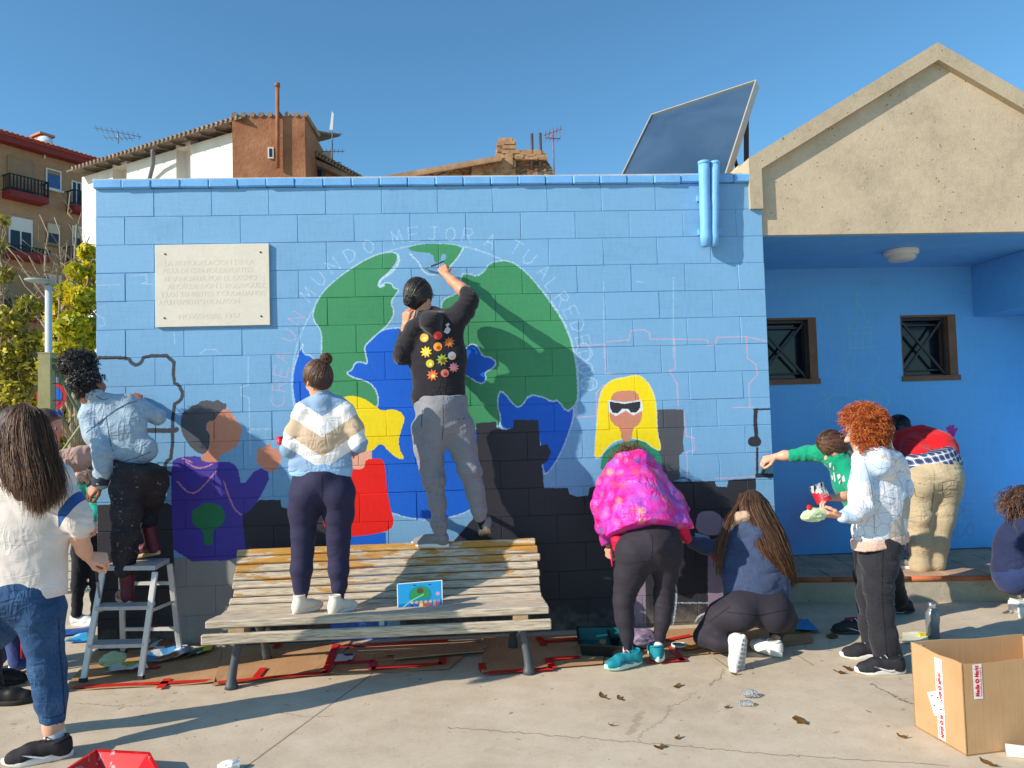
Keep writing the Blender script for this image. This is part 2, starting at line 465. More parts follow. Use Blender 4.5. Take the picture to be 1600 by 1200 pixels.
def flow(guides, N, Mm=14, spread=.012, seed=0, wave=.0, wf=9, tip=1.0):
    """strands interpolated between guide polylines (list of (K,3)); neighbours in list are blended"""
    r = np.random.default_rng(seed)
    def resample(g, m):
        g = np.array(g, float); s = np.r_[0, np.cumsum(np.linalg.norm(np.diff(g, axis=0), axis=1))]
        # smooth by Catmull-like: dense linear then moving average
        t = np.linspace(0, s[-1], 60); q = np.stack([np.interp(t, s, g[:, i]) for i in range(3)], 1)
        for _ in range(6): q[1:-1] = q[1:-1] * .5 + .25 * (q[:-2] + q[2:])
        u = np.linspace(0, 59, m); return np.stack([np.interp(u, np.arange(60), q[:, i]) for i in range(3)], 1)
    Gd = np.array([resample(g, Mm) for g in guides])
    u = r.uniform(0, len(Gd) - 1.001, N); i = u.astype(int); f = (u - i)[:, None, None]
    P = Gd[i] * (1 - f) + Gd[np.minimum(i + 1, len(Gd) - 1)] * f
    s = np.linspace(0, 1, Mm)[None, :, None]
    off = r.normal(size=(N, 1, 3)) * spread
    P = P + off * (.35 + s)
    if wave:
        ph = r.uniform(0, 6.28, (N, 1, 1)); d = r.normal(size=(N, 1, 3))
        P = P + d * wave * np.sin(s * wf + ph) * s
    cutl = r.uniform(.75, 1.0, (N, 1)) if tip else np.ones((N, 1))
    out = np.empty_like(P); uu = np.linspace(0, 1, Mm)
    for n in range(N):
        t = uu * cutl[n]
        for a in range(3): out[n, :, a] = np.interp(t, uu, P[n, :, a])
    return out
def arcs(C, A, rad, starts, end, N, Mm=10, seed=0, jit=.08, lift=1.03):
    """strands combed over a skull ellipsoid (axes rows A, radii rad) from hairline directions to a gathering direction"""
    r = np.random.default_rng(seed); starts = np.array([nrm(s) for s in starts])
    a = starts[r.integers(0, len(starts), N)]; b = starts[r.integers(0, len(starts), N)]
    a = a + r.normal(size=a.shape) * jit * 2; a /= np.linalg.norm(a, axis=1, keepdims=True)
    e = nrm(end) + r.normal(size=a.shape) * jit * .6; e /= np.linalg.norm(e, axis=1, keepdims=True)
    t = np.linspace(0, 1, Mm)[None, :, None]
    P = a[:, None, :] * (1 - t) + e[:, None, :] * t; P /= np.linalg.norm(P, axis=2, keepdims=True) + 1e-9
    P = P * (np.asarray(rad) * lift)
    P = P * (1 + r.normal(size=(N, 1, 1)) * .012)
    return np.asarray(C) + P @ np.asarray(A)
def curls(centers, N, L=.09, rad=.012, turns=2.5, Mm=18, seed=0, out_from=None, droop=.5):
    """curly locks: little helices that leave a surface"""
    r = np.random.default_rng(seed); centers = np.asarray(centers)
    c = centers[r.integers(0, len(centers), N)]
    d = nrm_rows(c - np.asarray(out_from)) + r.normal(size=(N, 3)) * .5; d[:, 2] -= droop * r.uniform(.2, 1.2, N); d = nrm_rows(d)
    x = nrm_rows(np.cross(d, r.normal(size=(N, 3)))); y = np.cross(d, x)
    t = np.linspace(0, 1, Mm)[None, :, None]; ph = r.uniform(0, 6.28, (N, 1, 1)); rr = rad * r.uniform(.6, 1.3, (N, 1, 1)); tn = turns * r.uniform(.7, 1.3, (N, 1, 1))
    ll = L * r.uniform(.6, 1.2, (N, 1, 1))
    P = c[:, None, :] + d[:, None, :] * t * ll + rr * np.minimum(t * 4, 1) * (np.cos(tn * 6.28 * t + ph) * x[:, None, :] + np.sin(tn * 6.28 * t + ph) * y[:, None, :])
    P[:, :, 2] -= (t[..., 0] ** 2) * ll[..., 0] * droop * .4
    return P
def nrm_rows(a): return a / (np.linalg.norm(a, axis=-1, keepdims=True) + 1e-9)

# ------------------------------------------------------------------ anatomy
def frame(fwd, up=(0, 0, 1)):
    f = nrm(fwd); r = nrm(np.cross(f, up)); u = np.cross(r, f); return f, r, u       # forward, right, up
def head_prims(C, fwd, up=(0, 0, 1), s=1.0, nose=1.0):
    """skull, jaw, nose, brow, lips, chin, ears. C is the middle of the cranium"""
    f, r, u = frame(fwd, up); C = np.asarray(C, float); A = np.array([f, r, u])
    at = lambda a, b, c: C + s * (a * f + b * r + c * u)
    P = ell(C, np.array([.096, .077, .098]) * s, A, .02)
    P += ell(at(.030, 0, -.060), np.array([.062, .060, .072]) * s, A, .03)
    P += wchain([at(.055, -.025, -.105), at(.078, 0, -.118), at(.055, .025, -.105)], .021 * s, None, .02)
    P += wchain([at(.088, 0, -.012), at(.112 + .008 * nose, 0, -.048)], [.009 * s, .014 * s], None, .012)
    P += wchain([at(.098, -.012, -.055), at(.098, .012, -.055)], .009 * s, None, .01)
    P += wchain([at(.078, -.036, .010), at(.089, -.012, .008)], .011 * s, None, .012) + wchain([at(.078, .036, .010), at(.089, .012, .008)], .011 * s, None, .012)
    P += wchain([at(.086, -.019, -.077), at(.096, 0, -.074), at(.086, .019, -.077)], .0075 * s, None, .008)
    P += wchain([at(.085, -.017, -.088), at(.093, 0, -.089), at(.085, .017, -.088)], .0085 * s, None, .008)
    P += ell(at(.066, -.040, -.045), np.array([.026, .022, .024]) * s, A, .02) + ell(at(.066, .040, -.045), np.array([.026, .022, .024]) * s, A, .02)
    P += neg(ell(at(.092, -.032, -.014), np.array([.014, .015, .009]) * s, A, .008)) + neg(ell(at(.092, .032, -.014), np.array([.014, .015, .009]) * s, A, .008))
    for sd in (-1, 1):
        P += ell(at(-.010, sd * .080, -.028), np.array([.020, .008, .032]) * s, A, .006)
        P += neg(ell(at(-.004, sd * .087, -.028), np.array([.010, .005, .018]) * s, A, .004))
        P += wchain([at(-.002, sd * .078, -.056)], .008 * s, None, .006)
    return P
def eyes(parent, C, fwd, up=(0, 0, 1), s=1.0):
    f, r, u = frame(fwd, up); C = np.asarray(C, float)
    for sd in (-1, 1):
        c = C + s * (.080 * f + sd * .032 * r - .015 * u)
        mb = MB(); n = 10
        prof = [(.0118 * s * math.sin(t), .0118 * s * -math.cos(t)) for t in np.linspace(.02, math.pi - .02, 9)]
        mb.lathe(c, prof, 12, 0, f)
        mb.M = [1 if i >= 12 * 6 else 0 for i in range(len(mb.F))]
        mb.build('eye', None, parent, True, mats=[M('eye_white', srgb(225, 218, 210), .3, .02), M('iris', srgb(60, 42, 28), .2, .1)])
def hand_prims(wrist, d, back, side=1, curl=.5, s=1.0, spread=.12, thumb=.5, curls4=None):
    """palm, four unequal jointed fingers and a thumb. d: wrist->knuckles, back: normal of the back of the hand,
    side: +1 when the thumb lies towards cross(d, back)"""
    d = nrm(d); back = nrm(np.asarray(back, float) - d * np.dot(back, d)); x = np.cross(d, back) * side
    w = np.asarray(wrist, float); P = []
    Lp = .088 * s
    lens = [(.042, .026, .020), (.046, .030, .021), (.042, .027, .020), (.033, .020, .018)]
    offs = [.030, .010, -.010, -.029]; rad = [.0088, .0092, .0086, .0076]
    for i in range(4):
        k = w + d * (Lp - (.004, 0, .005, .014)[i] * s) + x * offs[i] * s
        P += wchain([w + x * offs[i] * .55 * s + d * .006, k], [.014 * s, .0115 * s], None, .012)
        c = curl if curls4 is None else curls4[i]
        ang = [c * .95, c * 1.25, c * .8]; a = 0; p = k; spr = x * spread * (1.5 - i) / 3 * (1 - .6 * min(1, c))
        for j in range(3):
            a += ang[j]; v = nrm((d + spr) * math.cos(a) - back * math.sin(a)); q = p + v * lens[i][j] * s
            P += wchain([p, q], [rad[i] * s * (1 - .08 * j), rad[i] * s * (1 - .08 * (j + 1))], None, .004); p = q
    # thumb: leaves the side of the palm near its base
    t0 = w + d * .018 * s + x * .022 * s - back * .004 * s
    dirs = [nrm(d * .75 + x * .62 - back * .35 * thumb), nrm(d * .9 + x * .25 * (1 - thumb) - back * .55 * thumb), nrm(d * .95 - x * .25 * thumb - back * .55 * thumb)]
    p = t0
    for v, l, ra, rb in zip(dirs, (.042, .032, .026), (.0135, .0108, .0098), (.0108, .0098, .0085)):
        q = p + v * l * s; P += wchain([p, q], [ra * s, rb * s], None, .006); p = q
    return P
# ================================================================== STRUCTURE
# ------------------------------------------------------------------ paint layers (flat print), drawn in memory in wall metres
class Paint:
    def __init__(s, name, x0, x1, z0, z1, res, base):
        s.x0, s.z0, s.res = x0, z0, res; s.w = int((x1 - x0) / res); s.h = int((z1 - z0) / res); s.x1, s.z1 = x1, z1
        s.a = np.ones((s.h, s.w, 4), np.float32); s.a[..., :3] = base[:3]; s.name = name
    def poly(s, P, col, alpha=1.0):
        P = np.asarray(P, float); q = np.stack([(P[:, 0] - s.x0) / s.res, (P[:, 1] - s.z0) / s.res], 1)
        lo = np.maximum(np.floor(q.min(0)).astype(int), 0); hi = np.minimum(np.ceil(q.max(0)).astype(int) + 1, [s.w, s.h])
        if (hi <= lo).any(): return
        X, Y = np.meshgrid(np.arange(lo[0], hi[0]) + .5, np.arange(lo[1], hi[1]) + .5)
        ins = np.zeros(X.shape, bool)
        for i in range(len(q)):
            (xa, ya), (xb, yb) = q[i - 1], q[i]
            if ya == yb: continue
            c = (ya > Y) != (yb > Y); ins ^= c & (X < (xb - xa) * (Y - ya) / (yb - ya) + xa)
        V = s.a[lo[1]:hi[1], lo[0]:hi[0], :3]; V[ins] = V[ins] * (1 - alpha) + np.array(col[:3]) * alpha
    def line(s, P, width, col, alpha=1.0, rough=0.0):
        P = np.asarray(P, float); q = np.stack([(P[:, 0] - s.x0) / s.res, (P[:, 1] - s.z0) / s.res], 1); r = width / s.res / 2
        for i in range(len(q) - 1):
            a, b = q[i], q[i + 1]
            lo = np.maximum(np.floor(np.minimum(a, b) - r - 1).astype(int), 0); hi = np.minimum(np.ceil(np.maximum(a, b) + r + 1).astype(int) + 1, [s.w, s.h])
            if (hi <= lo).any(): continue
            X, Y = np.meshgrid(np.arange(lo[0], hi[0]) + .5, np.arange(lo[1], hi[1]) + .5)
            d = b - a; t = np.clip(((X - a[0]) * d[0] + (Y - a[1]) * d[1]) / max(d @ d, 1e-6), 0, 1)
            dist = np.hypot(X - a[0] - d[0] * t, Y - a[1] - d[1] * t)
            m = np.clip(r + .5 - dist, 0, 1) * alpha
            if rough: m = m * (rng.random(m.shape) > rough)
            V = s.a[lo[1]:hi[1], lo[0]:hi[0], :3]; V[:] = V * (1 - m[..., None]) + np.array(col[:3]) * m[..., None]
    def spray(s, c, r, col, alpha):
        X, Y = np.meshgrid(np.arange(s.w), np.arange(s.h)); d = np.hypot(X - (c[0] - s.x0) / s.res, Y - (c[1] - s.z0) / s.res) * s.res / r
        m = np.clip(1 - d, 0, 1) ** 1.2 * alpha; s.a[..., :3] = s.a[..., :3] * (1 - m[..., None]) + np.array(col[:3]) * m[..., None]
    def image(s):
        im = bpy.data.images.new(s.name, s.w, s.h, alpha=False, float_buffer=True)
        im.pixels.foreach_set(s.a.ravel()); im.update(); im.pack(); return im
def chaik(P, n=2, closed=True):
    P = np.asarray(P, float)
    for _ in range(n):
        if closed:
            Q = np.roll(P, -1, 0); P = np.stack([.75 * P + .25 * Q, .25 * P + .75 * Q], 1).reshape(-1, 2)
        else:
            a, b = P[:-1], P[1:]; m = np.stack([.75 * a + .25 * b, .25 * a + .75 * b], 1).reshape(-1, 2); P = np.vstack([P[:1], m, P[-1:]])
    return P
def onwall(P, Y=0.0): return np.array([W(x, y, Y)[[0, 2]] for x, y in P])
GLY = {'A': [[(0, 0), (.5, 1), (1, 0)], [(.2, .4), (.8, .4)]], 'C': [[(1, .9), (.6, 1), (.15, .8), (0, .5), (.15, .2), (.6, 0), (1, .1)]],
 'D': [[(0, 0), (0, 1), (.55, .95), (1, .6), (1, .4), (.55, .05), (0, 0)]], 'E': [[(1, 1), (0, 1), (0, 0), (1, 0)], [(0, .5), (.8, .5)]],
 'J': [[(.3, 1), (1, 1)], [(.7, 1), (.7, .2), (.45, 0), (.1, .15)]], 'L': [[(0, 1), (0, 0), (.9, 0)]], 'M': [[(0, 0), (.1, 1), (.5, .35), (.9, 1), (1, 0)]],
 'N': [[(0, 0), (0, 1), (1, 0), (1, 1)]], 'O': [[(.5, 1), (.12, .8), (0, .5), (.12, .2), (.5, 0), (.88, .2), (1, .5), (.88, .8), (.5, 1)]],
 'R': [[(0, 0), (0, 1), (.7, 1), (.95, .78), (.7, .52), (0, .5)], [(.45, .5), (1, 0)]], 'T': [[(0, 1), (1, 1)], [(.5, 1), (.5, 0)]],
 'U': [[(0, 1), (.05, .25), (.4, 0), (.75, .1), (1, .4), (1, 1)]]}
CHALK = srgb(196, 222, 240); PINK = srgb(238, 170, 178); LBLUE = srgb(122, 172, 211)
mural = Paint('mural_paint', -.06, 4.86, -.02, 3.32, .003, LBLUE)
def mp(P, col, sm=2, outline=None, ow=.010):
    Q = chaik(P, sm) if sm else np.asarray(P, float); q = onwall(Q); mural.poly(q, col)
    if outline is not None: mural.line(np.vstack([q, q[:1]]), ow, outline, .75, .25)
def ml(P, width, col, sm=0, alpha=1.0, rough=0.0):
    Q = chaik(P, sm, False) if sm else np.asarray(P, float); mural.line(onwall(Q), width, col, alpha, rough)
BLK = srgb(50, 50, 57); BLK2 = srgb(84, 85, 92); OCEAN = srgb(18, 100, 212); GREEN = srgb(66, 146, 98); YEL = srgb(250, 222, 20); RED = srgb(238, 28, 20)
PUR = srgb(74, 60, 162); SKINP = srgb(212, 140, 112); TEALP = srgb(40, 140, 110); GREYW = srgb(150, 148, 146); MAUVE = srgb(150, 134, 156)
# chalk globe circle
th = np.linspace(-.3, math.pi + .45, 60)
ml([(680 + 224 * math.cos(t), 598 - 217 * math.sin(t)) for t in th], .011, CHALK, 0, .55, .35)
# oceans and land
mp([(475, 531), (471, 552), (488, 556), (500, 575), (515, 640), (525, 705), (480, 700), (463, 640), (456, 605), (459, 572)], OCEAN, 2, CHALK)
mp([(596, 515), (578, 533), (569, 541), (571, 553), (575, 569), (564, 564), (554, 567), (550, 578), (540, 581), (550, 590), (568, 594), (582, 601), (591, 617), (590, 640), (560, 690), (520, 700), (535, 760), (585, 790), (612, 802), (645, 811), (675, 812), (704, 809), (737, 797), (752, 780), (762, 700), (745, 660), (725, 600), (700, 535), (655, 512), (620, 512)], OCEAN, 2, CHALK)
mp([(620, 394), (622.6, 406.5), (610, 424), (590.8, 439.8), (592.5, 449), (602, 441), (613, 443), (614, 450), (624, 452), (618.8, 460.8), (610, 471), (617, 490), (606, 508), (596, 516), (580, 530), (569, 541), (571, 553), (575, 570), (564, 565), (554, 567), (550, 579), (540, 582), (551, 590), (568, 594), (582, 601), (591, 617), (590, 640), (560, 650), (515, 650), (503, 600), (502, 553), (503, 529), (501, 515), (491.7, 504), (488, 490), (497, 466), (515.5, 444), (547, 420), (575, 403), (600, 394)], GREEN, 2, CHALK)
mp([(689, 478), (693, 468), (705, 462), (722, 457), (719.5, 429), (732, 427.5), (745, 431.7), (757, 424), (764, 411.8), (779, 407.5), (795.5, 407.5), (813, 417), (834, 438), (858.5, 469.5), (879.5, 501), (893.5, 536), (900.5, 571), (903, 606), (902, 630), (885, 645), (872, 625), (862, 628), (848, 620), (827, 616), (816, 634), (806, 637), (788, 613), (780, 611), (777, 630), (783, 655), (780, 668), (744, 662), (728, 700), (716, 705), (712, 690), (700, 600), (690, 520)], GREEN, 1, CHALK)
mp([(702, 690), (706, 712), (722, 736), (728, 722), (716, 694)], GREEN, 1)
mp([(635, 387), (659, 381.5), (687, 380.5), (724, 385), (718.5, 398), (701, 418), (692, 413.5), (699, 398), (690, 396), (688, 410), (678, 410), (678, 396), (645, 393)], GREEN, 1)
ml([(640, 396), (648, 404), (655, 411), (661, 424), (672, 430), (690, 428), (702, 418), (716, 402), (724, 388)], .012, CHALK, 1, .8, .2)
ml([(622, 398), (624, 410), (612, 426), (594, 437), (592, 449), (600, 446)], .016, CHALK, 1, .85, .15)
mp([(725, 585), (724, 550), (730, 541), (738, 537), (747, 541), (753, 557), (767, 558), (776, 566), (771, 575), (757, 582), (760.5, 592), (754, 600), (745, 597), (733, 589)], OCEAN, 2, CHALK)
mp([(780, 612), (788, 614), (806, 637), (816, 634), (827, 617), (848, 620), (862, 628), (872, 625), (886, 645), (897, 634), (895, 657), (885, 687), (873, 714), (858, 737), (849, 742), (846, 700), (838, 670), (802, 670), (790, 671), (780, 664), (783, 655), (777, 632)], OCEAN, 1, CHALK)
# black ground, bare blocks, and one black area in a sunlit tone
mp([(744, 661), (775, 659), (776, 668), (790, 672), (802, 668), (802.5, 656), (841, 656), (844, 696), (855, 694), (861, 706), (856, 720), (847, 726), (850, 762.5), (887, 762.5), (890, 772), (902, 776), (919, 774), (921, 762), (935, 759), (1000, 754), (1050, 752.5), (1117, 752), (1119, 760), (1136, 761), (1138, 750), (1181, 747), (1181, 1000), (880, 1000), (625, 1010), (625, 850), (705, 850), (748, 800)], BLK, 0)
mp([(152, 789), (262, 786), (268, 790), (272, 878), (272, 1030), (152, 1030)], BLK, 0)
mp([(272, 872), (385, 872), (400, 880), (400, 1030), (272, 1030)], GREYW, 0)
mp([(378, 803), (390, 796), (405, 781), (438, 781), (440, 792), (452, 796), (520, 800), (520, 1020), (384, 1020)], BLK, 0)
mp([(517, 838), (603, 832), (605, 1012), (517, 1012)], OCEAN, 0)
mp([(605, 838), (625, 846), (625, 1012), (605, 1012)], LBLUE, 0)
mp([(1027, 640), (1050, 639), (1067.5, 640), (1069, 670), (1067, 690), (1069, 705), (1061, 712), (1062, 745), (1050, 754), (1028, 756)], BLK2, 0)  # same black paint drawn lighter, the sunlight put into its colour
ml([(1051, 751), (1068, 745), (1080, 752)], .012, BLK2, 1)
# boy with purple top
mp([(283, 652), (286, 643), (294, 640), (299, 634), (309, 632), (313, 627), (325, 625), (333, 628), (341, 624), (348, 630), (356, 631), (350, 645), (338, 660), (325, 658), (321, 670), (329, 680), (327, 702), (320, 711), (305, 706), (290, 688), (282, 670)], BLK2, 1)
mp([(352, 637), (362.5, 645), (372, 661), (379.5, 667), (377, 677), (373, 695), (357, 706), (342, 712), (344, 722), (325, 724), (314, 722), (316, 711), (326, 704), (329, 680), (322, 670), (324, 659), (335, 657), (340, 648)], SKINP, 1)
ml([(335, 660), (334.5, 684)], .008, srgb(165, 96, 80), 0, .8)
mp([(267, 722), (280, 714), (313, 712), (316, 722), (342, 722), (360, 721), (372, 731), (377.5, 762), (402.5, 729), (425, 740), (405, 780), (391, 798), (378, 805), (382, 840), (385, 875), (272, 878), (268, 800)], PUR, 1)
mp([(299, 805), (302, 795), (313, 792), (316, 787), (330, 786), (338, 788), (346, 791), (353, 806), (349, 818), (336, 827), (332, 830), (333, 852), (318, 852), (319, 829), (302, 822)], srgb(40, 122, 80), 1)
mp([(401, 726), (401, 708), (405, 697), (410, 703), (416, 695), (422.5, 692), (425, 703), (434, 699), (436, 710), (441, 713), (438, 725), (426, 740)], SKINP, 1)
for P in ([(290, 721), (305, 731), (318, 731), (332, 725)], [(277, 752), (292, 769), (306, 771), (322, 755), (338, 736)], [(350, 752), (357, 775), (367, 797), (377, 804)], [(285, 716), (300, 722)]):
    ml(P, .010, srgb(226, 150, 170), 1, .8, .15)
# girl with yellow hair and red dress
mp([(515, 640), (530, 622), (547, 618), (562, 620), (575, 626), (587, 635), (597, 642), (615, 639), (629, 645), (632.5, 656), (627, 672), (622, 690), (626, 706), (633, 718), (620, 716), (606, 704), (595, 691), (581, 706), (560, 712), (520, 712)], YEL, 1)
mp([(548, 704), (581, 704), (581, 735), (569, 740), (552, 740), (545, 730)], srgb(236, 176, 150), 0)
mp([(510, 722), (545, 728), (552, 733), (562, 734), (570, 730), (571, 717), (597, 716), (601, 725), (605, 765), (609, 790), (616, 815), (611, 828), (585, 835), (540, 839), (505, 837), (505, 760)], RED, 1)
# blonde woman with dark glasses
mp([(937.5, 740), (940, 712), (953, 699), (972, 690), (1000, 687), (1016, 692), (1033, 706), (1036, 745)], TEALP, 1)
mp([(929, 716), (930, 695), (933, 652), (937, 615), (947, 600), (960, 592), (970, 591), (978, 589), (990, 586.5), (1001, 587), (1011, 596), (1021, 613), (1026, 635), (1027, 677), (1033, 697), (1031, 705), (1020, 699), (1007, 689), (985, 684), (960, 689), (947, 701), (937.5, 715)], YEL, 1, srgb(235, 236, 190), .008)
mp([(952, 651), (954, 622), (960, 612), (977.5, 610), (995, 611), (1000, 625), (1004, 648), (1000, 662), (988, 670), (987, 690), (971, 690), (970, 670), (957, 662)], SKINP, 1)
mp([(950, 625), (975, 628), (1002, 624.5), (1004.5, 641), (990, 649), (977.5, 642), (962.5, 650), (950.5, 643)], srgb(228, 236, 240), 0)
mp([(952.5, 627.5), (976, 631), (1000.5, 627), (1000.5, 637), (994, 645), (986, 644), (981, 639), (972, 639), (965.5, 645.5), (957.5, 645), (953, 637)], BLK, 0)
# puzzle outlines
for P, w in (([(152, 559), (201, 559), (205, 567), (212.5, 571), (221, 567), (225, 556), (272.5, 556), (270.5, 597), (280, 602), (286, 615), (282.5, 626), (270, 633), (269.5, 715), (259, 722), (257.5, 735), (267, 741)], .024), ([(226, 672.5), (272, 673), (276, 671)], .034)):
    ml(P, w, srgb(60, 64, 72), 1)
ml([(1178, 640), (1204, 639)], .014, BLK); ml([(1181, 641), (1180, 660), (1182, 680), (1181, 693)], .030, BLK, 1); ml([(1176, 690), (1182, 690)], .072, BLK); ml([(1183, 700), (1183, 745)], .018, BLK)
ml([(1183, 743), (1209, 743)], .030, BLK)
# unfinished mauve figures low down
mp([(989, 880), (1008, 890), (1010, 990), (990, 990)], MAUVE, 0); mp([(1106, 868), (1142, 868), (1142, 960), (1106, 962)], MAUVE, 0)
mp([(1089, 805), (1096, 799), (1112, 798), (1122, 802), (1132, 813), (1135, 832), (1110, 838), (1086, 830)], MAUVE, 1)
mp([(1086, 832), (1108, 838), (1110, 848), (1086, 848)], LBLUE, 0); mp([(1107, 866), (1122, 863), (1139, 866), (1136, 878), (1118, 880)], RED, 1)
ml([(1086, 972), (1092, 962), (1104, 957)], .012, CHALK, 1); ml([(1052, 975), (1058, 930), (1054, 900)], .012, CHALK, 1, .7, .2); ml([(1055, 942), (1106, 942)], .009, CHALK, 0, .8, .3)
# chalk lettering round the globe
TXT = [('C', 434, 628, PINK), ('R', 437, 603, PINK), ('E', 439, 580, PINK), ('A', 441, 557, PINK), ('U', 452, 525, PINK), ('N', 463, 497, PINK), ('M', 481, 460, CHALK), ('U', 499, 436, CHALK), ('N', 520, 415, CHALK), ('D', 547, 398, CHALK), ('O', 576, 385, CHALK),
 ('M', 620, 371, CHALK), ('E', 646, 366, CHALK), ('J', 676, 365, CHALK), ('O', 704, 366, CHALK), ('R', 731, 368, CHALK), ('A', 766, 377, CHALK), ('T', 806, 387, CHALK), ('U', 826, 403, CHALK), ('A', 849, 425, CHALK), ('L', 864, 446, CHALK), ('R', 878, 467, CHALK), ('E', 892, 488, CHALK), ('D', 903, 510, CHALK), ('E', 911, 533, CHALK), ('D', 916, 556, CHALK), ('O', 917, 580, CHALK), ('R', 916, 603, CHALK)]
for ch, x, y, colr in TXT:
    a = math.atan2(x - 680, 597 - y) * (1.0 if x > 600 else .9)
    for st in GLY[ch]:
        ml([(x + ((u - .5) * 15) * math.cos(a) + ((v - .5) * 21) * math.sin(a), y + ((u - .5) * 15) * math.sin(a) - ((v - .5) * 21) * math.cos(a)) for u, v in st], .0085, colr, 0, .52, .35)
# pink and white sketch lines
for P in ([(905, 540), (945, 538), (946, 583), (960, 585)], [(948, 534), (983, 531), (985, 517), (1005, 515), (1015, 520), (1016, 530), (1054, 530), (1055, 577), (1046, 579), (1058, 600), (1060, 636)], [(1055, 530), (1105, 531), (1107, 540), (1118, 538), (1120, 527), (1165, 526), (1198, 533)], [(1166, 527), (1168, 560), (1180, 568), (1184, 585), (1170, 600), (1172, 637)], [(900, 639), (902, 652), (932, 650), (932, 614), (942, 602), (948, 600)], [(1069, 645), (1073, 682), (1084, 684), (1085, 704), (1072, 706)], [(1073, 706), (1074, 748)], [(1145, 637), (1178, 636)], [(1119, 748), (1180, 744)]):
    ml(P, .008, PINK, 0, .7, .25)
for P in ([(273, 537), (272, 520)], [(388, 558), (388, 602), (376, 605), (377, 617), (389, 622), (391, 710)], [(312, 553), (322, 546), (338, 546), (346, 554)], [(152, 446), (186, 445)], [(205, 431), (228, 429), (230, 440), (222, 443), (238, 444)], [(152, 493), (162, 497), (164, 507), (155, 511)], [(391, 671), (425, 670)], [(1052, 433), (1052, 560)], [(943, 440), (944, 560)], [(994, 440), (1005, 441)]):
    ml(P, .007, CHALK, 0, .55, .3)
for q in ((912, 550, 11, 14), (914, 575, 12, 9), (920, 600, 13, 10)):
    ml([(q[0] + q[2] * math.cos(t), q[1] + q[3] * math.sin(t)) for t in np.linspace(0, 6.28, 16)], .008, CHALK, 0, .6, .25)

def painted_mat(name, paint, roughv=.55, bumpk=.35):
    t = NT(name); p = t.pos(); s = t.sep(p)
    cx = t.new('ShaderNodeCombineXYZ')
    wob = t.noise(p, 55, 2); wo2 = t.math('MULTIPLY', t.math('SUBTRACT', wob, .5), .012)
    t.l.new(t.math('DIVIDE', t.math('SUBTRACT', t.math('ADD', s[0], wo2), paint.x0), paint.w * paint.res), cx.inputs[0])
    t.l.new(t.math('DIVIDE', t.math('SUBTRACT', t.math('ADD', s[2], wo2), paint.z0), paint.h * paint.res), cx.inputs[1])
    im = t.new('ShaderNodeTexImage'); im.image = paint.image(); im.extension = 'EXTEND'; im.interpolation = 'Linear'
    t.l.new(cx.outputs[0], im.inputs[0])
    f = t.noise(p, 3.2, 5, .6); g = t.noise(t.mapping(p, (14, 14, 3)), 3.0, 4, .6)
    v = t.math('ADD', t.math('MULTIPLY', f, .5), t.math('MULTIPLY', g, .5))
    st_ = t.noise(t.mapping(p, (5, 5, 60), (0, .35, 0)), 1.0, 4, .65); oi = t.new('ShaderNodeObjectInfo')
    k1 = t.math('ADD', t.math('MULTIPLY', v, .62), t.math('ADD', t.math('MULTIPLY', st_, .34), t.math('MULTIPLY', oi.outputs['Random'], .10)))
    c1 = t.mix(1.0, im.outputs[0], t.ramp(k1, [(.3, .80), (.5, .97), (.75, 1.08)]), 'MULTIPLY')
    vo = t.voro(p, 24); chip = t.math('LESS_THAN', t.math('ADD', vo, t.math('MULTIPLY', t.noise(p, 5, 3), .5)), .17)
    dirt = t.ramp(t.math('ADD', t.math('SUBTRACT', t.math('MULTIPLY', t.noise(p, 9, 5, .7), .55), s[2]), .0), [(.12, 0.0), (.34, .55)])
    c1 = t.mix(t.math('MULTIPLY', chip, .55), c1, srgb(70, 84, 98)); t.color(t.mix(dirt, c1, srgb(150, 140, 126)))
    t.rough(t.math('ADD', t.math('MULTIPLY', f, .25), roughv - .1)).spec(.35)
    h = t.math('ADD', t.noise(p, 170, 5, .7), t.math('MULTIPLY', t.noise(p, 42, 3), .8))
    t.bump(h, bumpk, .004); return t.mat
M_MURAL = painted_mat('painted_block', mural)
M_CAP = M('painted_coping', srgb(112, 172, 224), .6, .12, 9, .5, 60)
M_MORTAR = M('pale_mortar', srgb(205, 190, 175), .9, .2, 12, .6, 90)
M_CONC = None
# ------------------------------------------------------------------ ground
gp = Paint('ground_marks', -1.4, 7.6, -4.2, 1.6, .004, (1, 1, 1))
def gl(P, w, v, sm=0, jitter=0.0, alpha=1.0):
    q = np.array([G(x, y)[:2] for x, y in P]);
    if jitter:
        t = np.linspace(0, len(q) - 1, 14 * len(q)); q = np.stack([np.interp(t, np.arange(len(q)), q[:, i]) for i in (0, 1)], 1); q += rng.normal(size=q.shape) * jitter
    gp.line(q, w, (v, v, v), alpha)
gl([(330, 1245), (384, 1199), (578, 1056), (600, 1038)], .010, .42)
gl([(700, 1136), (780, 1142), (900, 1152), (1000, 1160), (1100, 1168), (1180, 1176), (1300, 1184), (1480, 1196)], .007, .5, 0, .006)
gl([(1090, 1080), (1062, 1100), (1046, 1103), (1044, 1118), (1030, 1130), (1004, 1145), (998, 1160)], .004, .6, 0, .006)
gl([(1360, 1068), (1390, 1082), (1410, 1094), (1428, 1100)], .007, .4, 0, .006); gl([(1108, 1070), (1125, 1060), (1130, 1045)], .005, .45, 0, .006)
gl([(1118, 1028), (1145, 1048)], .012, .6); gl([(1238, 1018), (1272, 1040)], .010, .6); gl([(120, 1098), (180, 1103), (240, 1102)], .006, .55, 0, .006)
gl([(430, 1112), (480, 1120), (520, 1119)], .005, .6, 0, .005); gl([(160, 1060), (200, 1052)], .006, .6, 0, .004)
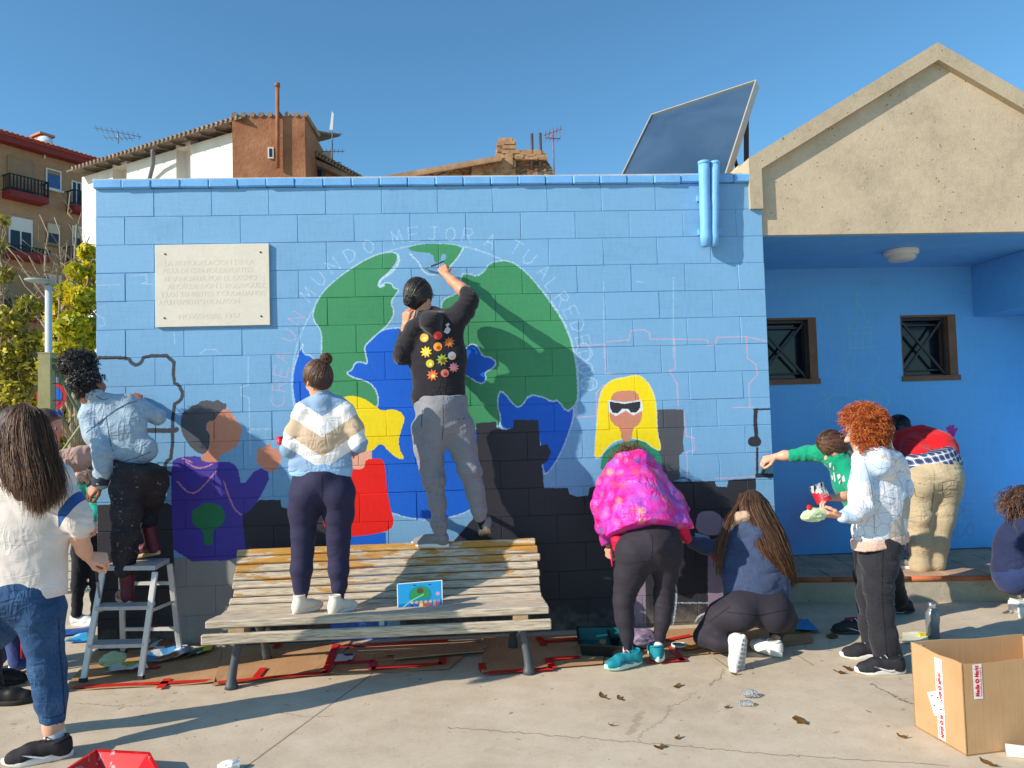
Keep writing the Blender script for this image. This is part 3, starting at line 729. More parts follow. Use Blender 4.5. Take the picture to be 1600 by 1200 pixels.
for (x, y) in ((1000, 1116), (996, 1124), (992, 1134), (986, 1143)):
    q = G(x, y); gp.line([(q[0] - .015, q[1] - .02), (q[0] + .02, q[1] + .02)], .035, (.74, .70, .66), .7)
for _ in range(260):
    x, y = rng.uniform(-.8, 7), rng.uniform(-3.3, .2); r = rng.uniform(.002, .008); v = rng.uniform(.3, .7)
    gp.line([(x, y), (x + rng.normal() * .012, y + rng.normal() * .012)], r * 2, (v, v, v), .8)
for _ in range(70):
    x, y = rng.uniform(-.8, 7), rng.uniform(-3.3, .2); gp.line([(x, y), (x + rng.normal() * .05, y + rng.normal() * .05)], rng.uniform(.01, .04), (1.18, 1.18, 1.2), .35)
for _ in range(150):
    x, y = rng.uniform(-.2, 5.2), rng.uniform(-.95, -.05); cc = [(.12, .35, .62), (.2, .5, .85), (.9, .88, .85), (.08, .08, .09), (.15, .4, .25), (.8, .2, .15), (.95, .8, .2)][int(rng.integers(7))]
    gp.line([(x, y), (x + rng.normal() * .012, y + rng.normal() * .012)], rng.uniform(.004, .016), cc, .85)
for _ in range(45):
    x, y = rng.uniform(-.8, 7), rng.uniform(-3.3, .2); gp.line([(x, y), (x + rng.normal() * .12, y + rng.normal() * .06)], rng.uniform(.03, .10), (.84, .82, .78), .30)
t = NT('worn_concrete'); p = t.pos(); s = t.sep(p); cx = t.new('ShaderNodeCombineXYZ')
t.l.new(t.math('DIVIDE', t.math('SUBTRACT', s[0], gp.x0), gp.w * gp.res), cx.inputs[0]); t.l.new(t.math('DIVIDE', t.math('SUBTRACT', s[1], gp.z0), gp.h * gp.res), cx.inputs[1])
im = t.new('ShaderNodeTexImage'); im.image = gp.image(); im.extension = 'EXTEND'; t.l.new(cx.outputs[0], im.inputs[0])
n1 = t.noise(p, .9, 6, .65); n2 = t.noise(p, 7, 6, .7); n3 = t.noise(p, 60, 4, .7)
v = t.math('ADD', t.math('ADD', t.math('MULTIPLY', n1, .45), t.math('MULTIPLY', n2, .35)), t.math('MULTIPLY', n3, .2))
base = t.ramp(v, [(.32, srgb(172, 154, 132)), (.5, srgb(199, 182, 157)), (.68, srgb(217, 202, 180))])
t.color(t.mix(1.0, base, im.outputs[0], 'MULTIPLY')); t.rough(.85).spec(.25)
bw = t.new('ShaderNodeRGBToBW'); t.l.new(im.outputs[0], bw.inputs[0])
t.bump(t.math('ADD', t.math('ADD', t.math('MULTIPLY', n3, .5), t.math('MULTIPLY', t.noise(p, 230, 3), .4)), t.math('MULTIPLY', bw.outputs[0], 1.2)), .5, .004)
M_GROUND = t.mat
mb = MB(); N = 24
xs = [-600, -200, -60, -20, -8, -4, 0, 3, 6, 10, 20, 60, 200, 600]; ys = [-300, -60, -20, -8, -4, -2, 0, 2, 5, 10, 25, 60, 200, 900]
for j, y in enumerate(ys):
    for i, x in enumerate(xs): mb.V.append((x, y, 0))
for j in range(len(ys) - 1):
    for i in range(len(xs) - 1):
        a = j * len(xs) + i; mb.F.append((a, a + 1, a + 1 + len(xs), a + len(xs))); mb.M.append(0)
tag(mb.build('ground', M_GROUND), kind='structure')
m = MB()
for _ in range(900):
    x, y, r = rng.uniform(-.8, 7), rng.uniform(-3.2, .2), rng.uniform(.0015, .0045); a = rng.uniform(0, 6); V = [(x + r * math.cos(a + k * 2.1) * rng.uniform(.7, 1.4), y + r * math.sin(a + k * 2.1) * rng.uniform(.7, 1.4), 0) for k in range(3)] + [(x, y, r * .9)]; m.add(V, [(0, 1, 3), (1, 2, 3), (2, 0, 3)])
tag(m.build('grit', M('grit', srgb(140, 124, 106), .9, .5, 40)), 'loose sand and grit on the pavement', None, None, 'stuff')

# ------------------------------------------------------------------ the painted block building
wall = thing('painted_block_building', 'flat roofed concrete block building with the globe mural on its pale blue front wall', 'building', (0, 0, 0))
ZT = 3.22
mb = MB(); mb.box((.004, .0036, .0), (4.796, 3.6, ZT - .002)); mb.build('mortar_core', M_MURAL, wall)
def block_mesh(w, seed):
    """a slightly uneven painted block, front face at y = 0"""
    r = np.random.default_rng(seed); m = MB(); h = .1970; wd = w - .0032
    m.obox((0, .04, 0), (wd / 2, .04, h / 2), np.eye(3), 0, .0022)
    V = np.array(m.V); V += r.normal(size=V.shape) * .0005
    return fast_mesh('block', V, m.F, False, [M_MURAL])
full = [block_mesh(.4, s) for s in range(5)]; half = [block_mesh(.2, s + 9) for s in range(3)]
for row in range(16):
    zc = ZT - .2 * row - .1
    xs = [(.2 + .4 * k, full) for k in range(12)] if row % 2 == 0 else [(.1, half)] + [(.4 + .4 * k, full) for k in range(11)] + [(4.7, half)]
    for x, fam in xs:
        if row == 0 and x > 4.5: 
            # the corner block is notched by the concrete gable frame beside it
            m = MB(); m.obox((4.555, .04, zc), (.153, .04, .0981), np.eye(3), 0, .0035); m.build('block', M_MURAL, wall); continue
        o = link('block', fam[int(rng.integers(len(fam)))], wall)
        o.location = (x, rng.normal() * .0009 - .001, zc + rng.normal() * .0005)
        o.rotation_euler = (rng.normal() * .002, 0, rng.normal() * .0018)
cap_me = []
for s in range(4):
    m = MB(); m.obox((0, .12, 0), (.0985, .146, .0305), np.eye(3), 0, .007); V = np.array(m.V); r2 = np.random.default_rng(s + 40); V += r2.normal(size=V.shape) * .0012
    cap_me.append(fast_mesh('coping_tile', V, m.F, False, [M_CAP]))
for k in range(24):
    if k == 23: 
        pass
    o = link('coping_tile', cap_me[k % 4], wall); o.location = (.1 + .2 * k - .01, rng.normal() * .002, ZT + .0305 + rng.normal() * .0012); o.rotation_euler = (rng.normal() * .006, rng.normal() * .004, rng.normal() * .006)
mb = MB(); mb.box((-.02, -.006, ZT + .060), (4.66, .27, ZT + .072)); V = np.array(mb.V); mb.build('mortar_bed', M_MORTAR, wall)
# pair of painted drain pipes hanging from the parapet
dp = thing('drain_pipes', 'pair of short blue painted pipes at the top right corner of the block wall', 'pipe', (4.36, -.08, 2.7))
Mp = M('painted_pipe', srgb(120, 182, 232), .5, .1, 12, .5, 45)
for (xt, xb, r) in ((1100, 1103, .040), (1117, 1116, .032)):
    top = W(xt, 255, -.07); bot = W(xb, 385, -.07); m = MB(); pts = [bot + (top - bot) * q for q in np.linspace(0, 1, 9)]
    rr = [r * .86] + [r * (1 + .05 * math.sin(i * 2.1)) for i in range(1, 8)] + [r * 1.05]
    m.tube(pts, rr, 14); m.tube([top - [0, 0, .01], top + [0, 0, .012]], r * 1.12, 14); m.build('pipe', Mp, dp, True)
for z in (2.85, 3.1):
    m = MB(); m.box((W(1092, 300, -.07)[0], -.028, z - .02), (W(1127, 300, -.07)[0], -.003, z + .02)); m.build('bracket', Mp, dp)
# stone plaque
p0, p1, p2, p3 = [W(x, y, -.022) for x, y in ((242, 382), (420, 381), (422, 508), (244, 511))]
pl = thing('stone_plaque', 'pale stone plaque with worn engraved lettering bolted to the upper left of the blue wall', 'plaque', tuple((p0 + p2) / 2))
xa, xb, za, zb = p0[0], p1[0], (p2[2] + p3[2]) / 2, (p0[2] + p1[2]) / 2
mb = MB(); mb.obox(((xa + xb) / 2, -.0125, (za + zb) / 2), ((xb - xa) / 2, .0095, (zb - za) / 2), np.eye(3), 0, .002)
mb.build('slab', M('plaque_stone', srgb(222, 213, 196), .6, .08, 5, .15, 120), pl)
for (x, y) in ((258, 397), (407, 394), (257, 497), (408, 494)):
    q = W(x, y, -.022); m = MB(); m.lathe((q[0], -.0221, q[2]), [(.0001, -.006), (.006, -.004), (.007, 0)], 10, 0, (0, 1, 0)); m.build('bolt', M('rusty_bolt', srgb(80, 62, 50), .6, .3), pl, True)
def text_mesh(s, size, o, x, y, mat, name, parent, depth=.0008, coll=None, spacing=1.0, align='LEFT', shear=0.0, bold=0.0, fit=None):
    """lettering as thin raised geometry: o origin, x and y unit axes"""
    cu = bpy.data.curves.new('txt', 'FONT'); cu.body = s; cu.size = size; cu.extrude = depth; cu.space_character = spacing; cu.align_x = align; cu.shear = shear; cu.offset = bold; cu.resolution_u = 3
    ob = bpy.data.objects.new('txt', cu); COL.objects.link(ob)
    me = bpy.data.meshes.new_from_object(ob.evaluated_get(bpy.context.evaluated_depsgraph_get()))
    V = np.empty(len(me.vertices) * 3, np.float32); me.vertices.foreach_get('co', V); V = V.reshape(-1, 3)
    F = [tuple(p.vertices) for p in me.polygons]
    bpy.data.objects.remove(ob); bpy.data.curves.remove(cu); bpy.data.meshes.remove(me)
    if fit is not None and len(V): V[:, 0] *= fit / max(V[:, 0].max() - V[:, 0].min(), 1e-6)
    x = np.asarray(x, float); y = np.asarray(y, float); n = np.cross(x, y)
    Wd = np.asarray(o) + V[:, :1] * x + V[:, 1:2] * y + V[:, 2:3] * n
    if coll is not None: coll.add(Wd, F); return None
    return put(name, Wd, F, mat, parent)
plt = MB()
Mlet = M('worn_letter', srgb(219, 210, 193), .62, .08)
for i, (s, x, w) in enumerate((('LA REMODELACION DE LA', 256, 140), ('PISTA DE ESTA POLIDEPORTIVA', 254, 142), ('FINANCIADA POR EL EXCMO', 256, 144), ('ALCALDE DON L RODRIGUEZ', 262, 152), ('Y LOS TENIENTES Y CIUDADANOS', 250, 164), ('AYUNTAMIENTO DE ALAGON', 248, 126), ('NOVIEMBRE 1987', 278, 96))):
    y = 415 + i * 12.3 + (10 if i == 6 else 0); a = W(x, y, -.0225); b = W(x + w, y, -.0225)
    text_mesh(s, .052, (a[0], -.0224, a[2]), (1, 0, 0), (0, 0, 1), Mlet, 'engraved_line', pl, .0004, plt, fit=b[0] - a[0])
plt.build('engraved_lettering', Mlet, pl)['kind'] = 'stuff'

# ------------------------------------------------------------------ porch with the concrete gable
def concrete(name, c, pits=True):
    t = NT(name); p = t.pos(); n1 = t.noise(p, 2.2, 6, .65); n2 = t.noise(p, 24, 5, .7)
    v = t.math('ADD', t.math('MULTIPLY', n1, .6), t.math('MULTIPLY', n2, .4))
    col = t.ramp(v, [(.3, scale_col(c, .72)), (.5, c), (.7, scale_col(c, 1.18))])
    vo = t.voro(p, 16); hole = t.math('LESS_THAN', t.math('ADD', vo, t.math('MULTIPLY', t.noise(p, 9, 2), .25)), .215)
    vo2 = t.voro(p, 62, 'F1', 'Distance'); hole2 = t.math('LESS_THAN', vo2, .13)
    h = t.math('MAXIMUM', hole, t.math('MULTIPLY', hole2, .5))
    t.color(t.mix(t.math('MULTIPLY', h, .8), col, scale_col(c, .32))); t.rough(.9).spec(.2)
    t.bump(t.math('SUBTRACT', t.math('ADD', t.noise(p, 60, 5, .7), t.math('MULTIPLY', n2, .6)), t.math('MULTIPLY', h, 1.8)), .4, .006); return t.mat
M_CONC = concrete('cast_concrete', srgb(194, 176, 150)); M_CONC2 = concrete('weathered_concrete', srgb(184, 168, 142))
porch = thing('gabled_porch', 'open porch with bare concrete gable and dark blue back wall right of the mural', 'building', (6.2, .6, 0))
pz = Paint('porch_paint', 4.7, 8.6, .15, 3.0, .004, srgb(98, 172, 232))
CH2 = srgb(120, 170, 200)
def pzl(P, w=.009, c=CH2, a=.55, r=.3): pz.line(onwall(P, 1.32), w, c, a, r)
sk = lambda P: [(1180 + x / 3.81, 440 + y / 3.81) for x, y in P]
for P in ([(605, 60), (605, 120), (640, 170), (655, 215), (690, 270), (550, 285), (600, 200), (605, 120)], [(550, 285), (560, 310), (690, 300), (690, 270)], [(565, 310), (565, 395), (695, 395), (690, 300)], [(565, 365), (690, 365)], [(640, 310), (645, 395)], [(560, 410), (530, 470), (530, 540), (570, 580), (640, 585), (700, 570), (740, 510), (740, 460), (700, 405)], [(600, 430), (580, 500), (590, 560)], [(550, 580), (550, 690)], [(695, 575), (700, 700)], [(360, 745), (440, 690), (520, 670), (600, 685), (640, 700)], [(380, 630), (430, 700), (460, 820)], [(690, 640), (680, 700), (710, 740)], [(730, 630), (790, 660), (795, 720), (770, 770)], [(420, 700), (425, 830)], [(720, 720), (735, 700), (750, 735)]): pzl(sk(P), .010, srgb(120, 190, 200), .85, .25)
hx = lambda P: [(1180 + x / 3.81, 440 + y / 3.81) for x, y in P]
MAG = srgb(176, 26, 140)
pz.poly(onwall(chaik(hx([(1145, 915), (1160, 900), (1190, 897), (1192, 915), (1175, 930), (1150, 930)]), 2), 1.32), MAG)
for P in ([(1155, 900), (1145, 872)], [(1166, 895), (1160, 862)], [(1176, 892), (1178, 860)], [(1186, 895), (1198, 878)], [(1146, 912), (1132, 912)]): pz.line(onwall(hx(P), 1.32), .028, MAG, .95)
for ch, x, y in (('D', 1498, 796), ('E', 1513, 797), ('A', 1487, 830), ('D', 1502, 829), ('O', 1516, 828)):
    for stt in GLY[ch]: pzl([(x + (u - .5) * 12, y - (v - .5) * 20) for u, v in stt], .011, srgb(110, 140, 160), .7, .25)
pzl([(1440, 842), (1525, 838)], .008); pz.spray(W(1255, 815, 1.32)[[0, 2]], .42, srgb(122, 40, 120), .45); pz.spray(W(1282, 790, 1.32)[[0, 2]], .2, srgb(150, 20, 80), .4)
pz.spray(W(1225, 850, 1.32)[[0, 2]], .2, srgb(150, 30, 60), .3)
M_PORCH = painted_mat('porch_paint', pz, .5, .12)
M_BLUE = M('deep_blue_paint', srgb(96, 168, 228), .55, .1, 5, .2, 90)
ZC = 2.825
# back wall with two window openings
YB = 1.32
ops = [(W(1200, 500, YB)[0] - .19, W(1275, 500, YB)[0], 1.80, 2.372), (W(1406, 493, YB)[0], W(1498, 587, YB)[0], 1.80, 2.372)]
ops[0] = (5.24, ops[0][1], ops[0][2], ops[0][3])
xs = [4.80, ops[0][0], ops[0][1], ops[1][0], ops[1][1], 8.4]
mb = MB()
for i in range(5):
    if i in (1, 3):
        mb.box((xs[i], YB, .2), (xs[i + 1], YB + .30, 1.80)); mb.box((xs[i], YB, 2.372), (xs[i + 1], YB + .30, ZC))
    else: mb.box((xs[i], YB, .2), (xs[i + 1], YB + .30, ZC))
mb.build('back_wall', M_PORCH, porch)
M_IRON = M('dark_shutter_iron', srgb(44, 50, 58), .5, .2, 20, .2, 100, .5); M_GLASS = M('dark_glass', srgb(26, 32, 44), .12, .3, 3, 0, 1, .5)
for (x0, x1, z0, z1) in ops:
    cx, cz = (x0 + x1) / 2, (z0 + z1) / 2
    fr = MB(); d0, d1 = YB - .012, YB + .2
    for (a, b, c, d) in ((x0 - .001, x0 + .014, z0, z1), (x1 - .075, x1 + .001, z0, z1)): fr.box((a, d0 + .014, c), (b, d1, d))
    fr.box((x0 - .012, d0 - .004, z0 - .045), (x1 + .012, d1, z0 + .002)); fr.box((x0 + .0142, d0 + .0145, z1 - .018), (x1 - .0752, d1, z1 + .001))
    f = fr.build('window', M('brown_reveal', srgb(118, 88, 68), .7, .25, 8, .2, 60), porch)
    g = MB(); g.box((x0 + .031, YB + .15, z0 + .003), (x1 - .0755, YB + .16, z1 - .031)); g.build('pane', M_GLASS, f)
    g = MB(); ya = YB + .075; xa, xb, zA, zB = x0 + .033, x1 - .078, z0 + .006, z1 - .033
    for a, b in (((xa, ya, zA), (xb, ya, zA)), ((xa, ya, zB), (xb, ya, zB)), ((xa, ya, zA), (xa, ya, zB)), ((xb, ya, zA), (xb, ya, zB))):
        g.bar(a, b, .022, .022, (0, 1, 0) if a[0] != b[0] else (0, 1, 0))
    g.bar((xa, ya + .004, zA), (xb, ya + .004, zB), .02, .02, (0, 1, 0)); g.bar((xa, ya - .004, zB), (xb, ya - .004, zA), .02, .02, (0, 1, 0))
    for q in (.1, .9): g.bar((xa, ya + .03, zA + (zB - zA) * q), (xb, ya + .03, zA + (zB - zA) * q), .015, .03, (0, 1, 0))
    g.build('grille', M_IRON, f)
    g = MB()
    for q in (.22, .78): g.tube([(xb + .012, ya - .01, z0 + (z1 - z0) * q - .03), (xb + .012, ya - .01, z0 + (z1 - z0) * q + .03)], .014, 8)
    g.build('hinge', M_IRON, f, True)
# ceiling, side beam
mb = MB(); mb.box((4.803, .06, ZC), (8.4, YB + .3, ZC + .12)); mb.build('ceiling', M_BLUE, porch)
q = W(1566, 486, .95); mb = MB(); mb.box((q[0], .55, q[2]), (q[0] + 1.1, YB - .003, ZC - .003)); mb.build('beam', M_BLUE, porch)
mb = MB(); mb.box((8.05, .33, .2), (8.4, YB - .003, ZC - .003)); mb.build('side_wall', M_BLUE, porch)
# gable panel and raking frame
PK = W(1465, 66, -.03); XL = W(1171, 280, -.03)[0]; XR = 2 * PK[0] - XL
zl = W(1171, 247, -.03)[2]; zb = W(1180, 326, -.03)[2]; zi = ZC + .005
mb = MB()
outer = [(XL, zb), (XL, zl), (PK[0], PK[2]), (XR, zl), (XR, zb)]
tck = .118; xi0, xi1 = XL + .095, XR - .095; sl = (PK[2] - zl) / (PK[0] - XL); drop = .135
zin = lambda x: PK[2] - drop - abs(x - PK[0]) * sl
inner = [(xi0, zb), (xi0, zin(xi0)), (PK[0], PK[2] - drop), (xi1, zin(xi1)), (xi1, zb)]
for i in range(4):
    a, b = outer[i], outer[i + 1]; c, d = inner[i + 1], inner[i]
    loop = [(a[0], -.032, a[1]), (b[0], -.032, b[1]), (c[0], -.032, c[1]), (d[0], -.032, d[1])]
    mb.prism(loop[::-1], (0, .30, 0))
V = np.array(mb.V); mb.build('raking_frame', M_CONC2, porch)
mb = MB(); pan = [(4.806, zi), (XR, zi), (XR, zb), (xi1 + .02, zb + .001), (xi1 + .02, zin(xi1) + .01), (PK[0], PK[2] - drop + .01), (xi0 - .02, zin(xi0) + .01), (xi0 - .02, zb + .001), (4.806, zb + .001)]
mb.prism([(x, .022, z) for x, z in pan][::-1], (0, .2, 0)); mb.build('gable_panel', M_CONC, porch)
for (x, y) in ((1347, 293), (1473, 290), (1593, 289)):
    q = W(x, y, .02); m = MB(); m.lathe((q[0], .0215, q[2]), [(.0001, .004), (.012, .004), (.017, 0), (.019, -.001), (.021, .001)], 14, 0, (0, 1, 0)); m.build('tie_hole', M_CONC2, porch, True)
mb = MB()
for sgn in (-1, 1):
    e = (PK[0] + sgn * (PK[0] - XL), zl); 
    mb.prism([(PK[0], .27, PK[2] - .01), (e[0], .27, e[1] - .01), (e[0], .27, e[1] - .14), (PK[0], .27, PK[2] - .14)][::sgn], (0, 3.2, 0))
mb.build('roof_slab', M_CONC2, porch)
q0 = W(1152, 262, .30); q1 = W(1171, 278, .30); mb = MB(); mb.box((q0[0], .28, ZT + .07), (q1[0] + .03, .6, q0[2] + .01)); mb.build('return_block', M('sand_concrete', srgb(214, 190, 140), .9, .15, 8, .4, 60), porch)
# ceiling lamp (switched off)
lm = thing('ceiling_lamp', 'round white plastic ceiling lamp, unlit, on the blue porch ceiling', 'lamp', tuple(W(1408, 396, .6)))
q = W(1408, 400, .6); mb = MB(); mb.lathe((q[0], .6, ZC - .001), [(.135, 0), (.135, -.03), (.12, -.045), (.118, -.045)], 28); mb.build('base', M('lamp_base', srgb(205, 205, 205), .5, .05), lm, True)
mb = MB(); mb.lathe((q[0], .6, ZC - .044), [(.117, 0), (.112, -.028), (.085, -.045), (.04, -.052), (.0005, -.053)], 28); mb.build('diffuser', M('lamp_diffuser', srgb(190, 192, 190), .35, .05), lm, True)
# raised tiled step
ste = thing('porch_step', 'raised porch floor of brown clay tiles with a rounded orange nosing and rough concrete riser', 'step', (6, .8, 0))
E0 = np.array([4.802, .47]); E1 = np.array([8.4, -.02]); ev = nrm(E1 - E0); en = np.array([-ev[1], ev[0]])
def sp(u, v, z): a = E0 + ev * u + en * v; return (a[0], a[1], z)
LEN = np.linalg.norm(E1 - E0); A2 = np.array([[ev[0], ev[1], 0], [en[0], en[1], 0], [0, 0, 1.0]])
mb = MB(); mb.prism([sp(0, .02, 0), sp(LEN, .02, 0), (8.4, YB + .1, 0), (4.803, YB + .1, 0)], (0, 0, .176)); mb.build('riser', concrete('rough_riser', srgb(176, 164, 144)), ste)
M_TILE = M('clay_tile', srgb(184, 150, 122), .8, .3, 5, .4, 60); M_NOSE = M('orange_nosing', srgb(178, 102, 62), .6, .3, 6, .35, 50)
nm = []
for s in range(3):
    m = MB(); m.tube([(-.148, 0, 0), (.148, 0, 0)], .020, 10); V = np.array(m.V); V[:, 1] *= .9; nm.append(fast_mesh('nosing_tile', V, m.F, True, [M_NOSE]))
n = int(LEN / .3)
for i in range(n):
    o = link('nosing_tile', nm[i % 3], ste); o.location = tuple(np.array(sp(.15 + i * .3, .018, .182)) - ORG[ste.name]); o.rotation_euler = (rng.normal() * .03, rng.normal() * .006, math.atan2(ev[1], ev[0]) + rng.normal() * .004)
m = MB(); m.obox((0, 0, 0), (.1475, .1475, .0125), np.eye(3), 0, .003); tm = fast_mesh('floor_tile', m.V, m.F, False, [M_TILE])
for j in range(6):
    for i in range(n):
        q = np.array(sp(.15 + i * .3, .185 + j * .3, .1875))
        if q[1] > YB - .09: continue
        o = link('floor_tile', tm, ste); o.location = tuple(q - ORG[ste.name] + [0, 0, rng.normal() * .0012]); o.rotation_euler = (rng.normal() * .004, rng.normal() * .004, math.atan2(ev[1], ev[0]))
mb = MB(); mb.box((4.81, YB - .20, .1763), (8.35, YB + .05, .1905)); mb.build('floor_edge', M_TILE, ste)
# roof of the block building, solar collector
mb = MB(); mb.box((.02, .27, ZT), (4.6, 3.6, ZT + .01)); mb.build('roof_deck', M('roof_deck', srgb(150, 140, 130), .9, .2), wall)
TL, TR = W(1017, 178, 1.55), W(1182, 124, .95); BR = W(1128, 290, .55); BL = BR + (TL - TR)
# keep the picture corner while staying a true rectangle-like panel
BL = W(962, 290, 1.12)
pn = thing('solar_panel', 'tilted blue solar panel in a pale metal frame on the roof behind the blue wall', 'solar panel', tuple((BL + BR) / 2))
nn = nrm(np.cross(TR - TL, BL - TL)); nn = nn if nn[1] < 0 else -nn
t = NT('solar_glass'); p = t.pos(); nz = t.noise(t.mapping(p, (1, 1, 1)), 1.2, 3, .5, .6)
t.color(t.ramp(nz, [(.35, srgb(48, 72, 98)), (.75, srgb(74, 98, 122))])); t.rough(.14).spec(.6)
mb = MB(); ins = lambda a, b, f: a + (b - a) * f
cs = [TL, TR, BR, BL]; cen = sum(cs) / 4; ic = [c + (cen - c) * .022 for c in cs]
mb.prism([c - nn * .018 for c in ic], -nn * .02); mb.build('glass', t.mat, pn)
Mal = M('pale_aluminium', srgb(178, 172, 160), .5, .1, 10, 0, 1, .5, .3)
for i in range(4):
    a, b = cs[i], cs[(i + 1) % 4]; ia, ib = ic[i], ic[(i + 1) % 4]
    m = MB(); m.prism([a, b, ib, ia], -nn * .085); m.build('frame_rail', Mal, pn)
for f in (.12, .88):
    a = ins(TL, TR, f) - nn * .1; foot = np.array([a[0], a[1] + .12, ZT + .01]); m = MB(); m.bar(a, foot, .035, .035); b = ins(BL, BR, f) - nn * .1; m.bar((b + a) / 2, foot + [0, 0, .25], .025, .025); m.build('strut', M('strut_steel', srgb(70, 62, 58), .6, .2), pn)
# ================================================================== BUILDINGS AND PLANTS BEHIND
class Facade:
    """vertical wall plane through two points at the eaves; pixel -> (along, height)"""
    def __init__(s, A, B):
        s.A = np.array(A, float); d = np.array(B, float) - s.A; d[2] = 0; s.L = np.linalg.norm(d); s.u = d / s.L
        s.n = np.cross(s.u, [0, 0, 1.0]);
        if np.dot(s.n, CAMPOS - s.A) < 0: s.n = -s.n
    def uv(s, x, y):
        d = ray(x, y); k = np.dot(s.A - CAMPOS, s.n) / np.dot(d, s.n); P = CAMPOS + d * k
        return float(np.dot(P - s.A, s.u)), float(P[2])
    def P(s, u, z, o=0.0): q = s.A + s.u * u + s.n * o; return np.array([q[0], q[1], z])
    def box(s, mb, u0, u1, z0, z1, o0, o1, m=0):
        mb.obox(s.P((u0 + u1) / 2, (z0 + z1) / 2, (o0 + o1) / 2), (abs(u1 - u0) / 2, abs(z1 - z0) / 2, abs(o1 - o0) / 2), np.array([s.u, [0, 0, 1.0], np.cross(s.u, [0, 0, 1.0])]), m)
def brickmat(name, c1, c2, mort, scale, u, bw=.5, bh=.25):
    t = NT(name); p = t.pos(); s = t.sep(p); cx = t.new('ShaderNodeCombineXYZ')
    t.l.new(t.math('ADD', t.math('MULTIPLY', s[0], float(u[0])), t.math('MULTIPLY', s[1], float(u[1]))), cx.inputs[0]); t.l.new(s[2], cx.inputs[1])
    b = t.new('ShaderNodeTexBrick'); t.l.new(cx.outputs[0], b.inputs['Vector']); b.inputs['Color1'].default_value = c1; b.inputs['Color2'].default_value = c2; b.inputs['Mortar'].default_value = mort
    b.inputs['Scale'].default_value = scale; b.inputs['Mortar Size'].default_value = .03; b.inputs['Brick Width'].default_value = bw; b.inputs['Row Height'].default_value = bh
    n = t.noise(p, .35, 5, .6); t.color(t.mix(1.0, b.outputs['Color'], t.ramp(n, [(.3, .8), (.7, 1.12)]), 'MULTIPLY')); t.rough(.85).spec(.2); return t.mat
M_DARKW = M('dark_window', srgb(40, 46, 58), .15, .3, 2); M_BLIND = M('roller_blind', srgb(196, 180, 158), .7, .1, 3); M_BLINDB = M('brown_blind', srgb(150, 120, 92), .7, .15, 3)
M_RED = M('red_paint', srgb(128, 46, 42), .6, .2, 3); M_RAIL = M('black_rail', srgb(36, 34, 36), .5, .2); M_WFR = M('white_window_frame', srgb(215, 215, 212), .5, .08)
# ---------------- brick apartment block far left
A = G(0, 212, 16.0); B = G(119, 246, 16.0); d = B - A; A0 = A - d * 1.1; B0 = B + d * .5
F = Facade(A0, B0); uo, _ = F.uv(0, 300)
ap = thing('brick_apartment_block', 'tan brick apartment block with red eaves and dark balconies at the far left', 'building', tuple(F.P(F.L / 2, 0)))
Mbr = brickmat('tan_brick', srgb(176, 134, 97), srgb(156, 115, 82), srgb(178, 150, 122), 4.0, F.u)
mb = MB(); F.box(mb, 0, F.L, 0, 15.9, 0, -9); mb.build('wall', Mbr, ap)
mb = MB(); F.box(mb, -.2, F.L + .2, 15.62, 15.95, .55, -.3); mb.build('eave', M_RED, ap)
mb = MB()
for k in range(int(F.L / .24)):
    mb.tube([F.P(k * .24, 16.02, .62), F.P(k * .24, 17.2, -3.0)], .10, 6)
o = mb.build('roof_tile_row', M('red_tile', srgb(148, 66, 54), .8, .25, 3), ap); o['kind'] = 'stuff'
mb = MB(); mb.prism([F.P(-.2, 15.9, .6), F.P(F.L + .2, 15.9, .6), F.P(F.L + .2, 17.3, -3.4), F.P(-.2, 17.3, -3.4)][::-1], (0, 0, .1)); mb.build('roof', M('red_roof', srgb(150, 62, 50), .8, .25, 3), ap)
def window(F, bd, x0, y0, x1, y1, blind=.0, mull=1, frame=M_WFR, recess=.16, bmat=M_BLIND, glass=M_DARKW, out=None):
    u0, z1 = F.uv(x0, y0); u1, z0 = F.uv(x1, y1); m = MB(); t_ = .06
    for a, b, c, d_ in ((u0, u1, z1 - t_, z1), (u0, u1, z0, z0 + t_), (u0, u0 + t_, z0 + t_, z1 - t_), (u1 - t_, u1, z0 + t_, z1 - t_)): F.box(m, a, b, c, d_, .012, .07)
    for k in range(mull): um = u0 + (u1 - u0) * (k + 1) / (mull + 1); F.box(m, um - .03, um + .03, z0 + t_, z1 - t_, .012, .06)
    F.box(m, u0 - .08, u1 + .08, z0 - .1, z0, .01, .16)
    w = m.build('window', frame, bd); m = MB(); F.box(m, u0 + t_, u1 - t_, z0 + t_, z1 - t_, .004, .03); m.build('pane', glass, w)
    if blind: m = MB(); F.box(m, u0 + t_, u1 - t_, z1 - t_ - (z1 - z0 - 2 * t_) * blind, z1 - t_, .032, .058); m.build('blind', bmat, w)
    return u0, u1, z0, z1
